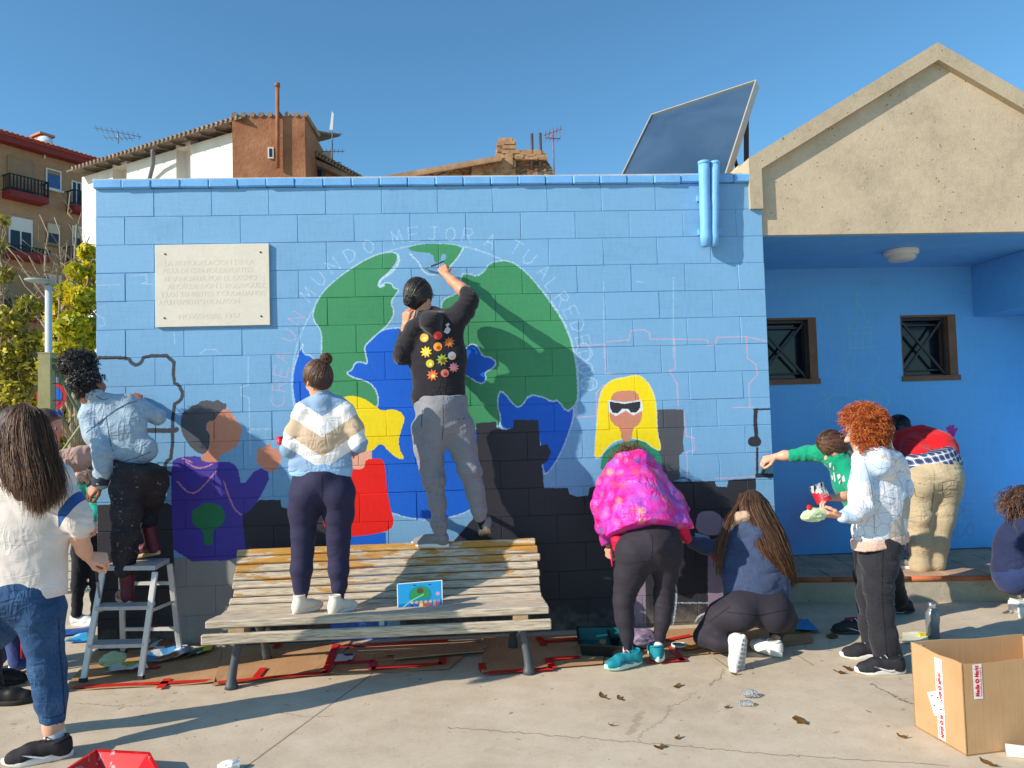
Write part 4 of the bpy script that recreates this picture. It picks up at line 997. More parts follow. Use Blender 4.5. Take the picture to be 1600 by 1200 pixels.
def balcony(F, bd, x0, y0, x1, y1, depth=.8):
    """y0 top of rail, y1 underside of slab"""
    u0, z1 = F.uv(x0, y0); u1, z0 = F.uv(x1, y1); m = MB(); F.box(m, u0, u1, z0, z0 + .32, 0.01, depth); b = m.build('balcony', M_RED, bd); m = MB()
    zs = z0 + .32
    for z in (z1, zs + .1): m.bar(F.P(u0, z, depth - .05), F.P(u1, z, depth - .05), .05, .05); m.bar(F.P(u0, z, .02), F.P(u0, z, depth - .05), .05, .05); m.bar(F.P(u1, z, .02), F.P(u1, z, depth - .05), .05, .05)
    nn_ = int((u1 - u0) / .16)
    for k in range(nn_ + 1): u = u0 + (u1 - u0) * k / nn_; m.bar(F.P(u, zs, depth - .05), F.P(u, z1, depth - .05), .05, .05)
    for k in range(1, 5):
        for u in (u0, u1): m.bar(F.P(u, zs, depth * k / 5), F.P(u, z1, depth * k / 5), .03, .03)
    m.build('railing', M_RAIL, b)
window(F, ap, 11, 243, 53, 316, .75, 1, M_BLINDB, bmat=M_BLINDB); balcony(F, ap, 3, 275, 63, 323)
window(F, ap, 71, 262, 95, 299, .22, 0, M_WFR, glass=M('blue_glass', srgb(60, 92, 140), .1, .2), bmat=M_BLINDB)
window(F, ap, 111, 282, 127, 330, 0, 1); balcony(F, ap, 103, 300, 131, 338)
window(F, ap, 13, 337, 50, 402, .35, 1, bmat=M('pale_blind', srgb(220, 215, 205), .7, .08)); balcony(F, ap, 0, 384, 65, 413)
window(F, ap, 72, 346, 95, 384, .5, 0, M_BLINDB); window(F, ap, 112, 352, 128, 400, .4, 0); balcony(F, ap, 100, 388, 131, 424)
window(F, ap, 11, 426, 50, 500, .55, 1, M_BLINDB, bmat=M_BLINDB); window(F, ap, 72, 428, 95, 470, .3, 0); balcony(F, ap, 3, 470, 63, 505)
P = F.P(F.uv(100, 232)[0], 16.6, -2.0); mb = MB(); q0, q1 = F.uv(81, 232)[0], F.uv(105, 232)[0]
F.box(mb, q0 + .3, q1 + .1, 16, 17.3, -1.6, -2.4); F.box(mb, q0 + .2, q1 + .2, 17.3, 17.42, -1.5, -2.5)
mb.build('chimney', M('roof_chimney', srgb(190, 130, 100), .8, .15), ap)
c = F.P(F.uv(70, 222)[0], 17.0, .2); c = W(70, 221, c[1]); mb = MB(); mb.lathe(c, [(.001, .10), (.2, .07), (.36, .0), (.34, .0), (.2, .05), (.001, .08)], 18, 0, nrm([.3, -1, .35])); mb.tube([c, c - [0, 0, .9]], .03, 6)
tag(mb.build('satellite_dish', M('dish_white', srgb(222, 222, 224), .4, .05), None, True, pivot=tuple(c)), 'white satellite dish above the red eaves of the far left apartment block', 'satellite dish')

# ---------------- white house with the brown end wall
C0 = W(362, 182, 18.0); L0 = G(103, 263, C0[2]); L1 = C0 + (L0 - C0) * 1.0; F = Facade(C0, L1); zE = C0[2] - .12; F.A = F.A - F.n * .60
wh = thing('white_house', 'old white plastered house with a broad tiled eave and reddish brown end wall', 'building', (C0[0], C0[1], 0))
Mwh = NT('old_plaster'); p = Mwh.pos(); n1 = Mwh.noise(p, .7, 6, .65); n2 = Mwh.noise(Mwh.mapping(p, (3, 3, .5)), 1.0, 4)
Mwh.color(Mwh.ramp(Mwh.math('ADD', Mwh.math('MULTIPLY', n1, .6), Mwh.math('MULTIPLY', n2, .4)), [(.3, srgb(186, 172, 152)), (.45, srgb(222, 216, 204)), (.7, srgb(236, 233, 226))])); Mwh.rough(.9).spec(.2)
Mbw = NT('brown_render'); p = Mbw.pos(); n1 = Mbw.noise(p, .9, 6, .7); Mbw.color(Mbw.ramp(n1, [(.3, srgb(136, 88, 62)), (.55, srgb(160, 110, 80)), (.75, srgb(178, 126, 92))])); Mbw.rough(.9).spec(.2); Mbw.bump(Mbw.noise(p, 3, 5, .7), .8, .06)
wu = []
for (x0, y0, x1, y1) in ((275, 225, 298, 279), (176, 258, 198, 284)): wu.append((F.uv(x0, y0), F.uv(x1, y1)))
zT = zE - .05
mb = MB(); us = [0]
for (a, b) in wu: us += sorted([a[0], b[0]])
us.append(F.uv(128, 300)[0])
tops = [max(a[1], b[1]) for a, b in wu]
for i in range(5):
    if i in (1, 3):
        k = (i - 1) // 2; F.box(mb, us[i], us[i + 1], tops[k], zT, 0, -.5); F.box(mb, us[i], us[i + 1], 0, tops[k] - 2.0, 0, -.5); F.box(mb, us[i], us[i + 1], tops[k] - 2.0, tops[k], -.42, -.5)
    else: F.box(mb, us[i], us[i + 1], 0, zT, 0, -.5)
mb.build('white_wall', Mwh.mat, wh)
for k in range(2):
    a, b = us[1 + 2 * k], us[2 + 2 * k]; z1 = tops[k]; m = MB(); w_ = (b - a)
    F.box(m, a + .05, a + .05 + w_ * .55, z1 - 1.95, z1 - .08, -.40, -.36); w = m.build('window', M_WFR, wh)
    m = MB(); F.box(m, a + .12, a - .02 + w_ * .55, z1 - 1.5, z1 - .16, -.358, -.35); m.build('pane', M_DARKW, w)
    m = MB(); F.box(m, a + .05, b - .05, z1 - 1.46, z1 - 1.42, -.02, .02)
    for j in range(7): u = a + .05 + (w_ - .1) * j / 6; F.box(m, u - .008, u + .008, z1 - 2.0, z1 - 1.44, -.01, .01)
    m.build('window_rail', M_RAIL, w)
E0_ = W(476, 181, 18.0)
mb = MB(); mb.prism([(C0[0] + .01, 18.0, 0), (E0_[0], 18.0, 0), (E0_[0], 18.0, zE + .12), (C0[0] + .01, 18.0, zE + .16)], (0, 4.0, 0)); mb.build('brown_wall', Mbw.mat, wh)
# eave: rafters and boards, then roof and tiles
mb = MB(); mb.prism([F.P(-.4, zE - .02, .58), F.P(F.L, zE - .02, .58), F.P(F.L, zE + .9, -4), F.P(-.4, zE + .9, -4)], (0, 0, .06)); rf = mb.build('roof', M('eave_boards', srgb(120, 106, 92), .9, .3, 3), wh)
mb = MB()
for k in range(int(F.L / .7)): mb.bar(F.P(.2 + k * .7, zE - .07, .5), F.P(.2 + k * .7, zE - .0, -.1), .08, .07)
o = mb.build('rafter', M('old_rafter', srgb(92, 80, 70), .9, .3, 4), rf); o['kind'] = 'stuff'
mb = MB()
for k in range(int((F.L + .2) / .22)): mb.tube([F.P(-.2 + k * .22, zE + .05, .63), F.P(-.2 + k * .22, zE + .95, -4)], .06, 6)
Mti = M('weathered_tile', srgb(142, 122, 104), .9, .45, 2.5); o = mb.build('roof_tile_row', Mti, rf); o['kind'] = 'stuff'
mb = MB()
for k in range(9):
    x = C0[0] + .1 + (E0_[0] - C0[0]) * k / 8.3; mb.tube([(x, 17.95, zE + .17), (x, 20.0, zE + .3)], .09, 6)
mb.build('coping_tile_row', Mti, wh)['kind'] = 'stuff'
u, z = F.uv(237, 235); mb = MB(); mb.tube([F.P(u - .9, zE - .2, .6), F.P(u - .5, zE - .5, .3), F.P(u, zE - .9, .1), F.P(u, 0.5, .1)], .07, 8); mb.build('downpipe', M('zinc_pipe', srgb(110, 112, 116), .5, .15), wh, True)
a = W(434, 262, 17.88); b = W(433.5, 132, 17.88); mb = MB(); mb.tube([a, b], .06, 10); mb.tube([b - [0, 0, .08], b + [0, 0, .04]], .08, 10); mb.build('flue_pipe', M('rust_flue', srgb(150, 96, 66), .7, .3, 4), wh, True)
q0 = W(419, 231, 17.99); q1 = W(428, 248, 17.99); mb = MB(); mb.box((q0[0], 17.94, q1[2]), (q1[0], 17.997, q0[2])); w = mb.build('window', M_WFR, wh); mb = MB(); mb.box((q0[0] + .04, 17.93, q1[2] + .04), (q1[0] - .04, 17.938, q0[2] - .04)); mb.build('pane', M_DARKW, w)
# ---------------- small tiled house beside the brown wall
s0 = W(476, 240, 20.0); s1 = W(560, 282, 20.0)
sh = thing('small_tiled_house', 'low terracotta house with a sloping tiled roof behind the brown end wall', 'building', (s0[0], 20, 0))
mb = MB(); mb.prism([(s0[0] - .5, 20, 0), (s1[0], 20, 0), (s1[0], 20, s1[2] - .2), (s0[0] - .5, 20, s0[2] - .1)], (0, 4, 0)); mb.build('wall', M('terracotta_wall', srgb(176, 118, 84), .9, .3, 2), sh)
mb = MB(); mb.prism([(s0[0] - .5, 19.6, s0[2] + .1), (s1[0] + .2, 19.6, s1[2] - .1), (s1[0] + .2, 19.6, s1[2] - .28), (s0[0] - .5, 19.6, s0[2] - .08)], (0, 4.6, 0)); rf = mb.build('roof', Mti, sh)
mb = MB()
for k in range(20):
    f = k / 19; x = s0[0] + (s1[0] + .2 - s0[0]) * f; z = s0[2] + .12 + (s1[2] - s0[2] - .2) * f; mb.tube([(x, 19.5, z), (x, 24, z)], .09, 6)
mb.build('roof_tile_row', Mti, rf)['kind'] = 'stuff'
q0 = W(476, 258, 19.98); q1 = W(508, 285, 19.98); mb = MB(); mb.box((q0[0], 19.93, q1[2]), (q1[0], 19.995, q0[2])); w = mb.build('window', M('slate_frame', srgb(90, 98, 110), .6), sh); mb = MB(); mb.box((q0[0] + .1, 19.9, q1[2]), (q1[0] - .1, 19.928, q0[2] - .2)); mb.build('pane', M_DARKW, w)
Mch = M('pale_chimney', srgb(208, 190, 160), .9, .2, 3)
for (xa, ya, xb, yb, nme) in ((490, 229, 495, 250, 'flue'), (503, 236, 517, 256, 'chimney')):
    a, b = W(xa, ya, 20.5), W(xb, yb, 20.5); mb = MB(); mb.box((a[0], 20.5, b[2] - .5), (b[0], 20.5 + b[0] - a[0], a[2])); mb.build(nme, Mch, sh)
def antenna(name, label, base, top, els, mat):
    """els: list of (height fraction, half length, direction, n_fingers)"""
    a, b = np.array(base, float), np.array(top, float); mb = MB(); mb.tube([a, b], .022, 6); r = tag(mb.build(name, mat, None, True, pivot=tuple(a)), label, 'antenna')
    for (f, L, dr, nf, fl) in els:
        c = a + (b - a) * f; dr = nrm(dr); m = MB(); m.tube([c - dr * L, c + dr * L], .014, 5); pr = nrm(np.cross(dr, (.2, .1, 1)))
        for k in range(nf): q = c - dr * L + dr * 2 * L * (k + .5) / nf; m.tube([q - pr * fl, q + pr * fl], .009, 4)
        m.build('boom', mat, r)
    return r
Mant = M('aerial_metal', srgb(150, 152, 156), .4, .1, 5, 0, 1, .5, .6); Mdk = M('dark_aerial', srgb(80, 72, 74), .5)
antenna('tv_antenna', 'thin roof antenna with long white vane beside the brown end wall', W(520, 262, 20), W(519, 205, 20), [(.95, .35, (1, .3, 0), 4, .12), (.45, .4, (1, .2, .05), 6, .18), (.15, .3, (1, 0, -.05), 4, .1)], Mant)
m = MB(); q = W(517, 203, 20); q2 = W(520, 178, 20); m.prism([q + [-.05, 0, 0], q + [.06, 0, 0], q2 + [.03, 0, 0], q2 + [-.03, 0, .1]], (0, .05, 0)); m.build('vane', M_WFR, bpy.data.objects['tv_antenna'])
antenna('tv_antenna', 'wide comb shaped tv antenna over the white house roof', W(185, 224, 21), W(184, 205, 21), [(.9, .75, (1, .3, -.12), 9, .28), (.45, .5, (1, .1, 0), 6, .2)], Mant)
# ---------------- ruined brick building behind the middle of the wall
Yr = 14.0; R = lambda x, y, dY=0: W(x, y, Yr + dY)
rb = thing('ruined_brick_house', 'crumbling old brick house with a broken tiled roof above the middle of the blue wall', 'building', (R(740, 270)[0], Yr, 0))
Mru = NT('old_rubble'); p = Mru.pos(); n1 = Mru.noise(p, 1.4, 6, .7); vo = Mru.voro(Mru.mapping(p, (3, 3, 9)), 1.0, 'DISTANCE_TO_EDGE')
c1 = Mru.ramp(n1, [(.3, srgb(96, 70, 52)), (.5, srgb(168, 128, 92)), (.7, srgb(206, 178, 140))]); Mru.color(Mru.mix(Mru.math('LESS_THAN', vo, .06), c1, srgb(110, 88, 70))); Mru.rough(.95).spec(.1); Mru.bump(Mru.math('ADD', n1, Mru.math('MINIMUM', vo, .2)), 1.0, .08)
pts = [(600, 282), (650, 272), (720, 262), (742, 254), (779, 250), (779, 228), (784, 219), (797, 217), (802, 224), (806, 236), (814, 239), (828, 238), (842, 237), (850, 244), (862, 262), (869, 276), (872, 300), (600, 300)]
# low back wall outline with uneven brick tops
poly = [R(x, y) for x, y in pts]; mb = MB(); mb.prism(poly, (0, 1.6, 0)); mb.build('ruin_wall', Mru.mat, rb)
inside = lambda x, y: sum(((pts[i - 1][1] > y) != (pts[i][1] > y)) and (x < (pts[i][0] - pts[i - 1][0]) * (y - pts[i - 1][1]) / (pts[i][1] - pts[i - 1][1]) + pts[i - 1][0]) for i in range(len(pts))) % 2 == 1
mb = MB(); brk = MB(); brk.box((-.13, -.09, -.05), (.13, .09, .05)); bm = fast_mesh('brick', brk.V, brk.F, False, [Mru.mat, ])
Mb2 = M('loose_brick', srgb(172, 134, 98), .95, .45, 4); bm.materials.clear(); bm.materials.append(Mb2)
for (x0, y0, x1, y1) in ((780, 221, 800, 284), (742, 258, 776, 282), (806, 240, 848, 252)):
    for yy in np.arange(y0, y1, 2.4):
        for xx in np.arange(x0, x1, 4.6):
            if rng.random() < .3 or not inside(xx, yy): continue
            o = link('brick', bm, rb); q = R(xx + (1.2 if int(yy / 2.4) % 2 else 0), yy); o.location = tuple(q - ORG[rb.name] + [0, -.03 - .05 * rng.random(), 0]); o.rotation_euler = (0, 0, rng.normal() * .08); o.scale = (.75, 1, .9)
a, b = R(598, 279), R(779, 247); mb = MB()
for k in range(44):
    f = k / 43; c = a + (b - a) * f; mb.tube([c + [0, -.45, -.16], c + [0, 1.5, .35]], .075, 6)
mb.build('roof_tile_row', M('old_tile', srgb(190, 150, 116), .9, .4, 3), rb)['kind'] = 'stuff'
mb = MB(); mb.bar(R(666, 282), R(702, 271), .05, .05); mb.build('loose_beam', M('grey_beam', srgb(170, 160, 150), .9), rb)
for (x, y0, y1) in ((831, 209, 265), (844, 208, 262)):
    mb = MB(); mb.tube([R(x + 1, y1, -.1), R(x, y0, -.1)], .04, 8); mb.build('pipe', Mdk, rb, True)
antenna('tv_antenna', 'tall forked reddish tv antenna right of the ruined brick house', R(866, 285, 1), R(864, 204, 1), [(.97, .28, (1, 0, .35), 5, .22), (.85, .22, (1, .2, .0), 4, .2)], M('red_aerial', srgb(150, 96, 100), .5))

# ---------------- plants, lamp post, fence and sign left of the wall
M_BARK = M('pale_bark', srgb(150, 132, 108), .9, .35, 8, .5, 40)
def leafmat(name, cols):
    t = NT(name); g = t.new('ShaderNodeNewGeometry'); t.color(t.ramp(g.outputs['Random Per Island'], [(i / (len(cols) - 1), c) for i, c in enumerate(cols)])); t.rough(.6).spec(.3)
    tr = t.new('ShaderNodeBsdfTranslucent'); t.l.new(t.b.inputs['Base Color'].links[0].from_socket, tr.inputs[0]); mx = t.new('ShaderNodeMixShader'); mx.inputs[0].default_value = .3
    o = t.n['Material Output']; t.l.new(t.b.outputs[0], mx.inputs[1]); t.l.new(tr.outputs[0], mx.inputs[2]); t.l.new(mx.outputs[0], o.inputs[0]); return t.mat
def leaf_cloud(centers, radii, n, size, seed=0, squash=.8):
    """folded leaf quads spread through clumps"""
    r = np.random.default_rng(seed); centers = np.array(centers); radii = np.array(radii); w = radii ** 2 / (radii ** 2).sum(); k = r.choice(len(centers), n, p=w)
    d = nrm_rows(r.normal(size=(n, 3))); c = centers[k] + d * (radii[k] * r.uniform(.15, 1, n) ** .6)[:, None] * [1, 1, squash]
    x = nrm_rows(r.normal(size=(n, 3))); y = nrm_rows(np.cross(x, r.normal(size=(n, 3)))); z = np.cross(x, y); s = (size * r.uniform(.5, 1.3, n))[:, None]
    V = np.stack([c - x * s, c + y * s * .5 + z * s * .15, c + x * s, c - y * s * .5 + z * s * .15], 1).reshape(-1, 3); Q = np.arange(n * 4).reshape(-1, 4); return V, Q
def branch(mb, a, b, r0, r1, kink=.08, seed=0, n=5):
    r = np.random.default_rng(seed); a, b = np.array(a, float), np.array(b, float); L = np.linalg.norm(b - a); P = [a + (b - a) * f + (r.normal(size=3) * kink * L * (0 < f < 1)) for f in np.linspace(0, 1, n)]; mb.tube(P, list(np.linspace(r0, r1, n)), 6); return P
M_YL = leafmat('yellow_leaf', [srgb(186, 174, 30), srgb(222, 200, 36), srgb(240, 214, 44), srgb(150, 164, 50), srgb(200, 196, 60)])
M_GL = leafmat('green_leaf', [srgb(120, 126, 44), srgb(172, 168, 58), srgb(222, 204, 60), srgb(110, 112, 54), srgb(160, 138, 76)])
def tree(name, label, base, crowns, n, size, mat, limbs, seed, squash=.9):
    t = thing(name, label, 'tree', tuple(base)); mb = MB(); rr = np.random.default_rng(seed); tips = []
    top = np.mean([c for c, r in crowns], 0); fork = np.array(base) * .55 + top * .45; fork[:2] = np.array(base)[:2] * .8 + top[:2] * .2
    branch(mb, base, fork, .10, .07, .03, seed); mb.build('trunk', M_BARK, t, True); mb = MB()
    for i, (c, r) in enumerate(crowns):
        P = branch(mb, fork, c, .05, .015, .07, seed + i)
        for k in range(limbs): q = np.array(c) + nrm(rr.normal(size=3)) * r * rr.uniform(.6, 1.15); branch(mb, P[rr.integers(2, 5)], q, .014, .004, .07, seed + 31 * i + k)
    mb.build('limbs', M_BARK, t, True)
    V, Q = leaf_cloud([c for c, r in crowns], [r for c, r in crowns], n, size, seed, squash); put('crown', V, Q, mat, t)
cl = lambda x, y, Y, rpx: (W(x, y, Y), rpx / ppm(W(x, y, Y)))
tree('yellow_tree', 'bright yellow leaved autumn tree beside the left end of the blue wall', G(128, 700, .0) * 0 + np.array([W(128, 640, 4.2)[0], 4.2, 0]), [cl(128, 470, 4.2, 24), cl(118, 425, 4.2, 14), cl(112, 510, 4.0, 26), cl(138, 520, 4.3, 26), cl(100, 555, 4.0, 22), cl(132, 570, 4.2, 24), cl(142, 445, 4.6, 16), cl(85, 530, 4.4, 14), cl(110, 590, 4.3, 20), cl(92, 500, 4.3, 20), cl(122, 545, 4.1, 24), cl(80, 575, 4.1, 18), cl(136, 395, 4.4, 13), cl(142, 420, 4.4, 15), cl(112, 455, 4.3, 18), cl(96, 470, 4.3, 16)], 7800, .062, M_YL, 5, 3)
tree('sparse_tree', 'bare twiggy tree with few olive leaves at the far left edge', np.array([W(-30, 640, 6.0)[0], 6.0, 0]), [cl(8, 430, 6, 16), cl(45, 480, 6, 22), cl(10, 505, 5.8, 30), cl(50, 535, 6, 24), cl(15, 565, 6, 34), cl(-20, 500, 6, 30), cl(5, 345, 6, 12), cl(-5, 385, 6, 16), cl(60, 580, 6, 26), cl(25, 610, 6, 30)], 2600, .055, M_GL, 8, 5)
# bare branches in front of the apartments
t = thing('bare_tree', 'leafless pale branches reaching up in front of the apartment balconies', 'tree', (W(120, 640, 7)[0], 7, 0)); mb = MB(); b0 = np.array([W(118, 640, 7)[0], 7, 0]); b1 = W(118, 520, 7); branch(mb, b0, b1, .09, .06, .03, 4); mb.build('trunk', M_BARK, t, True); mb = MB()
for i, (x, y) in enumerate(((62, 335), (30, 430), (10, 385), (85, 340), (110, 300), (105, 380), (70, 380), (140, 370), (128, 330), (45, 400), (62, 430), (20, 470))):
    P = branch(mb, b1 + [0, 0, rng.uniform(-.4, .3)], W(x, y, 7 + rng.uniform(-.8, .8)), .03, .008, .025, i, 8)
    for k in range(5): q = P[rng.integers(2, 6)]; branch(mb, q, q + np.array([rng.normal() * .35, rng.normal() * .3, rng.uniform(.1, .7)]), .009, .003, .08, i * 9 + k)
mb.build('limbs', M_BARK, t, True)
# dense hedge at the back
V, Q = leaf_cloud([W(x, y, 8.5) for x, y in ((-10, 600), (25, 605), (60, 600), (95, 605), (130, 610), (-40, 590), (20, 640), (80, 640), (0, 560), (60, 560), (40, 660), (110, 660), (140, 640), (20, 700), (70, 705), (120, 705), (160, 690), (100, 735), (150, 735), (-30, 700))], [.55] * 20, 8500, .09, 11); he = thing('hedge', 'dense dark olive hedge behind the green fence', 'hedge', (W(50, 640, 8.5)[0], 8.5, 0))
put('crown', V, Q, M_GL, he)
mb = MB()
for i in range(16): x = W(-50 + i * 13, 640, 8.6)[0]; branch(mb, (x, 8.6, 0), (x + rng.normal() * .2, 8.6, 1.9), .03, .012, .05, i)
mb.build('stems', M_BARK, he)
# pale wall far back
a, b = W(-120, 640, 9.6), W(175, 640, 9.6); mb = MB(); mb.box((a[0], 9.6, 0), (b[0], 9.8, 1.35)); tag(mb.build('garden_wall', M('grey_wall', srgb(150, 140, 128), .9, .2, 3), None, pivot=(a[0], 9.6, 0)), 'low grey garden wall behind the hedge at the left', 'wall')
# lamp post
bp = np.array([W(76, 600, 3.6)[0], 3.6, 0]); top = W(76.5, 447, 3.6); top[0] = bp[0]
lp = thing('street_lamp', 'white park lamp post with a flat grey disc head left of the wall', 'street lamp', tuple(bp)); mb = MB(); mb.tube([bp, bp + [0, 0, 1.1], bp + [0, 0, 1.12], top], [.05, .05, .040, .036], 14); mb.build('post', M('white_post', srgb(205, 208, 210), .4, .06), lp, True)
c = W(64, 440, 3.6); mb = MB(); ax = nrm([.10, 0, 1]); mb.lathe(c, [(.001, .03), (.12, .025), (.165, .01), (.17, 0), (.15, -.015), (.05, -.03), (.001, -.03)], 22, 0, ax); mb.tube([top - [0, 0, .02], c], .02, 8); mb.build('lamp_head', M('grey_lamp_head', srgb(150, 156, 150), .4, .1), lp, True)
# fence: posts, wires panel
Yf = 1.9; fl_, fr_ = W(70, 700, Yf)[0], W(160, 700, Yf)[0]; zt = W(100, 601, Yf)[2]; fe = thing('mesh_fence', 'green welded mesh fence with a diagonal brace left of the mural wall', 'fence', (fl_, Yf, 0))
M_FG = M('fence_green', srgb(96, 104, 74), .5, .2, 10); M_FO = M('fence_post_olive', srgb(150, 140, 98), .55, .25, 6)
x0p, x1p = W(64, 600, Yf)[0], W(83, 600, Yf)[0]; zp = W(75, 553, Yf)[2]
mb = MB(); mb.box((x0p, Yf - .05, 0), (x1p, Yf + .05, zp)); mb.box((x0p - .004, Yf - .054, zp), (x1p + .004, Yf + .054, zp + .012)); mb.build('post', M_FO, fe)
mb = MB(); mb.tube([(x1p, Yf, zp - .06), W(152, 562, Yf)], .018, 6); mb.build('top_rail', M_FG, fe); mb = MB(); mb.tube([(x1p, Yf, zp - .1), W(128, 655, Yf)], .014, 6); mb.build('brace', M_FG, fe)
mb = MB(); mb.tube([W(98, 704, Yf - .03), W(128, 662, Yf - .03)], .012, 6); mb.build('brace', M_FO, fe)
wv = []
for x in np.arange(x1p + .02, W(185, 700, Yf)[0], .036): m = MB(); m.tube([(x, Yf, .03), (x, Yf, zp - .07)], .0035, 4, 0, False); wv.append(m)
m = MB()
for w in wv: m.add(w.V, w.F)
for z in np.arange(.05, zp - .06, .16): m.tube([(x1p, Yf, z), (W(185, 700, Yf)[0], Yf, z)], .0045, 4, 0, False)
m.build('wire_mesh', M_FG, fe)['kind'] = 'stuff'
# no parking sign
c = W(80, 619, 2.5); sg = thing('no_parking_sign', 'round red and blue no parking sign on a pole behind the mesh fence', 'sign', (c[0], 2.5, 0)); r = 22.5 / ppm(c)
mb = MB(); mb.tube([(c[0] + .03, 2.54, 0), (c[0] + .03, 2.54, c[2] + r + .05)], .03, 10); mb.build('pole', M('galvanised', srgb(170, 172, 174), .4, .1), sg, True)
mb = MB(); mb.lathe(c, [(.0005, 0), (r, 0), (r, .012), (.0005, .012)], 32, 0, (0, 1, 0)); mb.build('plate', M('sign_red', srgb(204, 36, 40), .4, .08), sg)
mb = MB(); mb.lathe(c + [0, -.0035, 0], [(.0005, 0), (r * .74, 0), (r * .74, .002), (.0005, .002)], 32, 0, (0, 1, 0)); mb.build('blue_disc', M('sign_blue', srgb(32, 96, 190), .4, .08), sg)
mb = MB(); dg = nrm([1, 0, -1]) * r * .72; mb.bar(c - dg + [0, -.0065, 0], c + dg + [0, -.0065, 0], .003, r * .2, (0, 1, 0)); mb.V = [tuple(v) for v in mb.V]; mb2 = MB(); pp = nrm([1, 0, 1]) * r * .09
mb2.prism([c - dg - pp + [0, -.005, 0], c - dg + pp + [0, -.005, 0], c + dg + pp + [0, -.005, 0], c + dg - pp + [0, -.005, 0]], (0, -.002, 0)); mb2.build('slash', M('sign_red', srgb(204, 36, 40), .4, .08), sg)
# ================================================================== FURNITURE AND THINGS ON THE GROUND
# ------------------------------------------------------------------ park bench
t = NT('worn_slat'); p = t.pos(); pm = t.mapping(p, (1.2, 9, 9)); n1 = t.noise(pm, 2.6, 6, .65, .4); grain = t.noise(t.mapping(p, (3, 60, 60)), 3, 4, .6)
sz = t.sep(p)[2]
wear = t.math('ADD', n1, t.math('MULTIPLY', t.math('SUBTRACT', sz, .52), .62))
mask = t.ramp(wear, [(.55, 0.0), (.575, 1.0)])
wood = t.ramp(grain, [(.3, srgb(128, 116, 102)), (.5, srgb(192, 177, 154)), (.7, srgb(220, 206, 182))])
och = t.ramp(t.noise(pm, 5, 4), [(.3, srgb(168, 120, 52)), (.7, srgb(202, 152, 74))])
t.color(t.mix(mask, wood, och)); t.rough(t.ramp(mask, [(0, .85), (1, .45)])).spec(.3)
t.bump(t.math('ADD', grain, t.math('MULTIPLY', mask, .8)), .5, .004); M_SLAT = t.mat
M_CASTI = M('cast_iron', srgb(74, 80, 84), .5, .25, 14, .35, 60, .5)
BX0, BX1 = 1.035, 3.025
bench = thing('park_bench', 'weathered park bench of peeling ochre slats on dark iron legs in front of the mural', 'bench', (2.03, -.55, 0))
PROF = [(-.865, .384, .075), (-.785, .383, .07), (-.708, .374, .07), (-.632, .365, .07), (-.558, .361, .066), (-.492, .373, .06), (-.440, .405, .056), (-.404, .448, .056), (-.376, .494, .054), (-.352, .542, .054), (-.329, .590, .054), (-.306, .638, .056), (-.282, .684, .056)]
for i, (y, z, w) in enumerate(PROF):
    a = np.array(PROF[max(i - 1, 0)][:2]); b = np.array(PROF[min(i + 1, len(PROF) - 1)][:2]); tg = nrm(b - a); tv = np.array([0, tg[0], tg[1]]); nv = np.cross([1, 0, 0], tv)
    m = MB(); d0, d1 = rng.normal() * .006, rng.normal() * .006
    m.obox(((BX0 + BX1 + d0 + d1) / 2, y, z), ((BX1 - BX0 + d1 - d0) / 2, w / 2 - .004, .013 if i else .022), np.array([[1, 0, 0], tv, nv]), 0, .006); m.build('slat', M_SLAT, bench)
m = MB(); m.obox(((BX0 + BX1) / 2, -.905, .305), ((BX1 - BX0) / 2 + .015, .014, .03), np.eye(3), 0, .006); m.build('slat', M_SLAT, bench)
for x in (1.21, 2.86):
    m = MB(); m.tube([(x, -.875, .345), (x, -.70, .338), (x, -.56, .325), (x, -.47, .34), (x, -.405, .395), (x, -.35, .49), (x, -.30, .60), (x, -.255, .69)], .022, 8); m.build('side_casting', M_CASTI, bench, True)
    xo = -.045 if x < 2 else .045
    m = MB(); m.tube([(x + .02 * np.sign(xo), -.80, .335), (x + xo * .3, -.81, .24), (x + xo * .8, -.825, .12), (x + xo, -.835, .05), (x + xo, -.838, .02), (x + xo, -.84, 0)], [.034, .026, .024, .027, .036, .040], 12); m.build('leg', M_CASTI, bench, True)
    m = MB(); m.tube([(x, -.50, .33), (x - xo * .3, -.44, .22), (x - xo * .5, -.37, .10), (x - xo * .5, -.345, .04), (x - xo * .5, -.34, 0)], [.030, .024, .022, .030, .036], 12); m.build('leg', M_CASTI, bench, True)
    m = MB(); m.box((x - .045, -.89, .315), (x + .045, -.82, .372)); m.build('spacer_block', M('raw_wood', srgb(176, 148, 112), .8, .25, 20, .2), bench)
m = MB(); m.box((2.03, -.8915, .335), (2.06, -.835, .371)); m.build('centre_plate', M('plate_grey', srgb(160, 170, 170), .5), bench)
# ------------------------------------------------------------------ printed design sheet on the bench
a, b, c, d = W(620, 912, -.62), W(691, 906, -.60), W(692, 950, -.66), W(621, 955, -.68)
pr = Paint('design_print', 0, .297, 0, .21, .0015, srgb(40, 150, 205))
pr.poly([(0, 0), (.297, 0), (.297, .06), (.2, .05), (.1, .055), (0, .05)], srgb(24, 110, 190))
cr_ = lambda x, y, r, n=18, e=1.0: [(x + r * math.cos(q), y + e * r * math.sin(q)) for q in np.linspace(0, 2 * math.pi, n)]
pr.poly(cr_(.15, .105, .075), srgb(30, 130, 150)); pr.poly(chaik([(.08, .10), (.10, .16), (.15, .175), (.2, .16), (.215, .11), (.19, .08), (.15, .095), (.11, .075)], 2), srgb(52, 140, 70)); pr.poly(cr_(.15, .14, .022), srgb(90, 70, 50)); pr.line([(.03, .02), (.09, .07), (.17, .11)], .008, srgb(120, 210, 140))
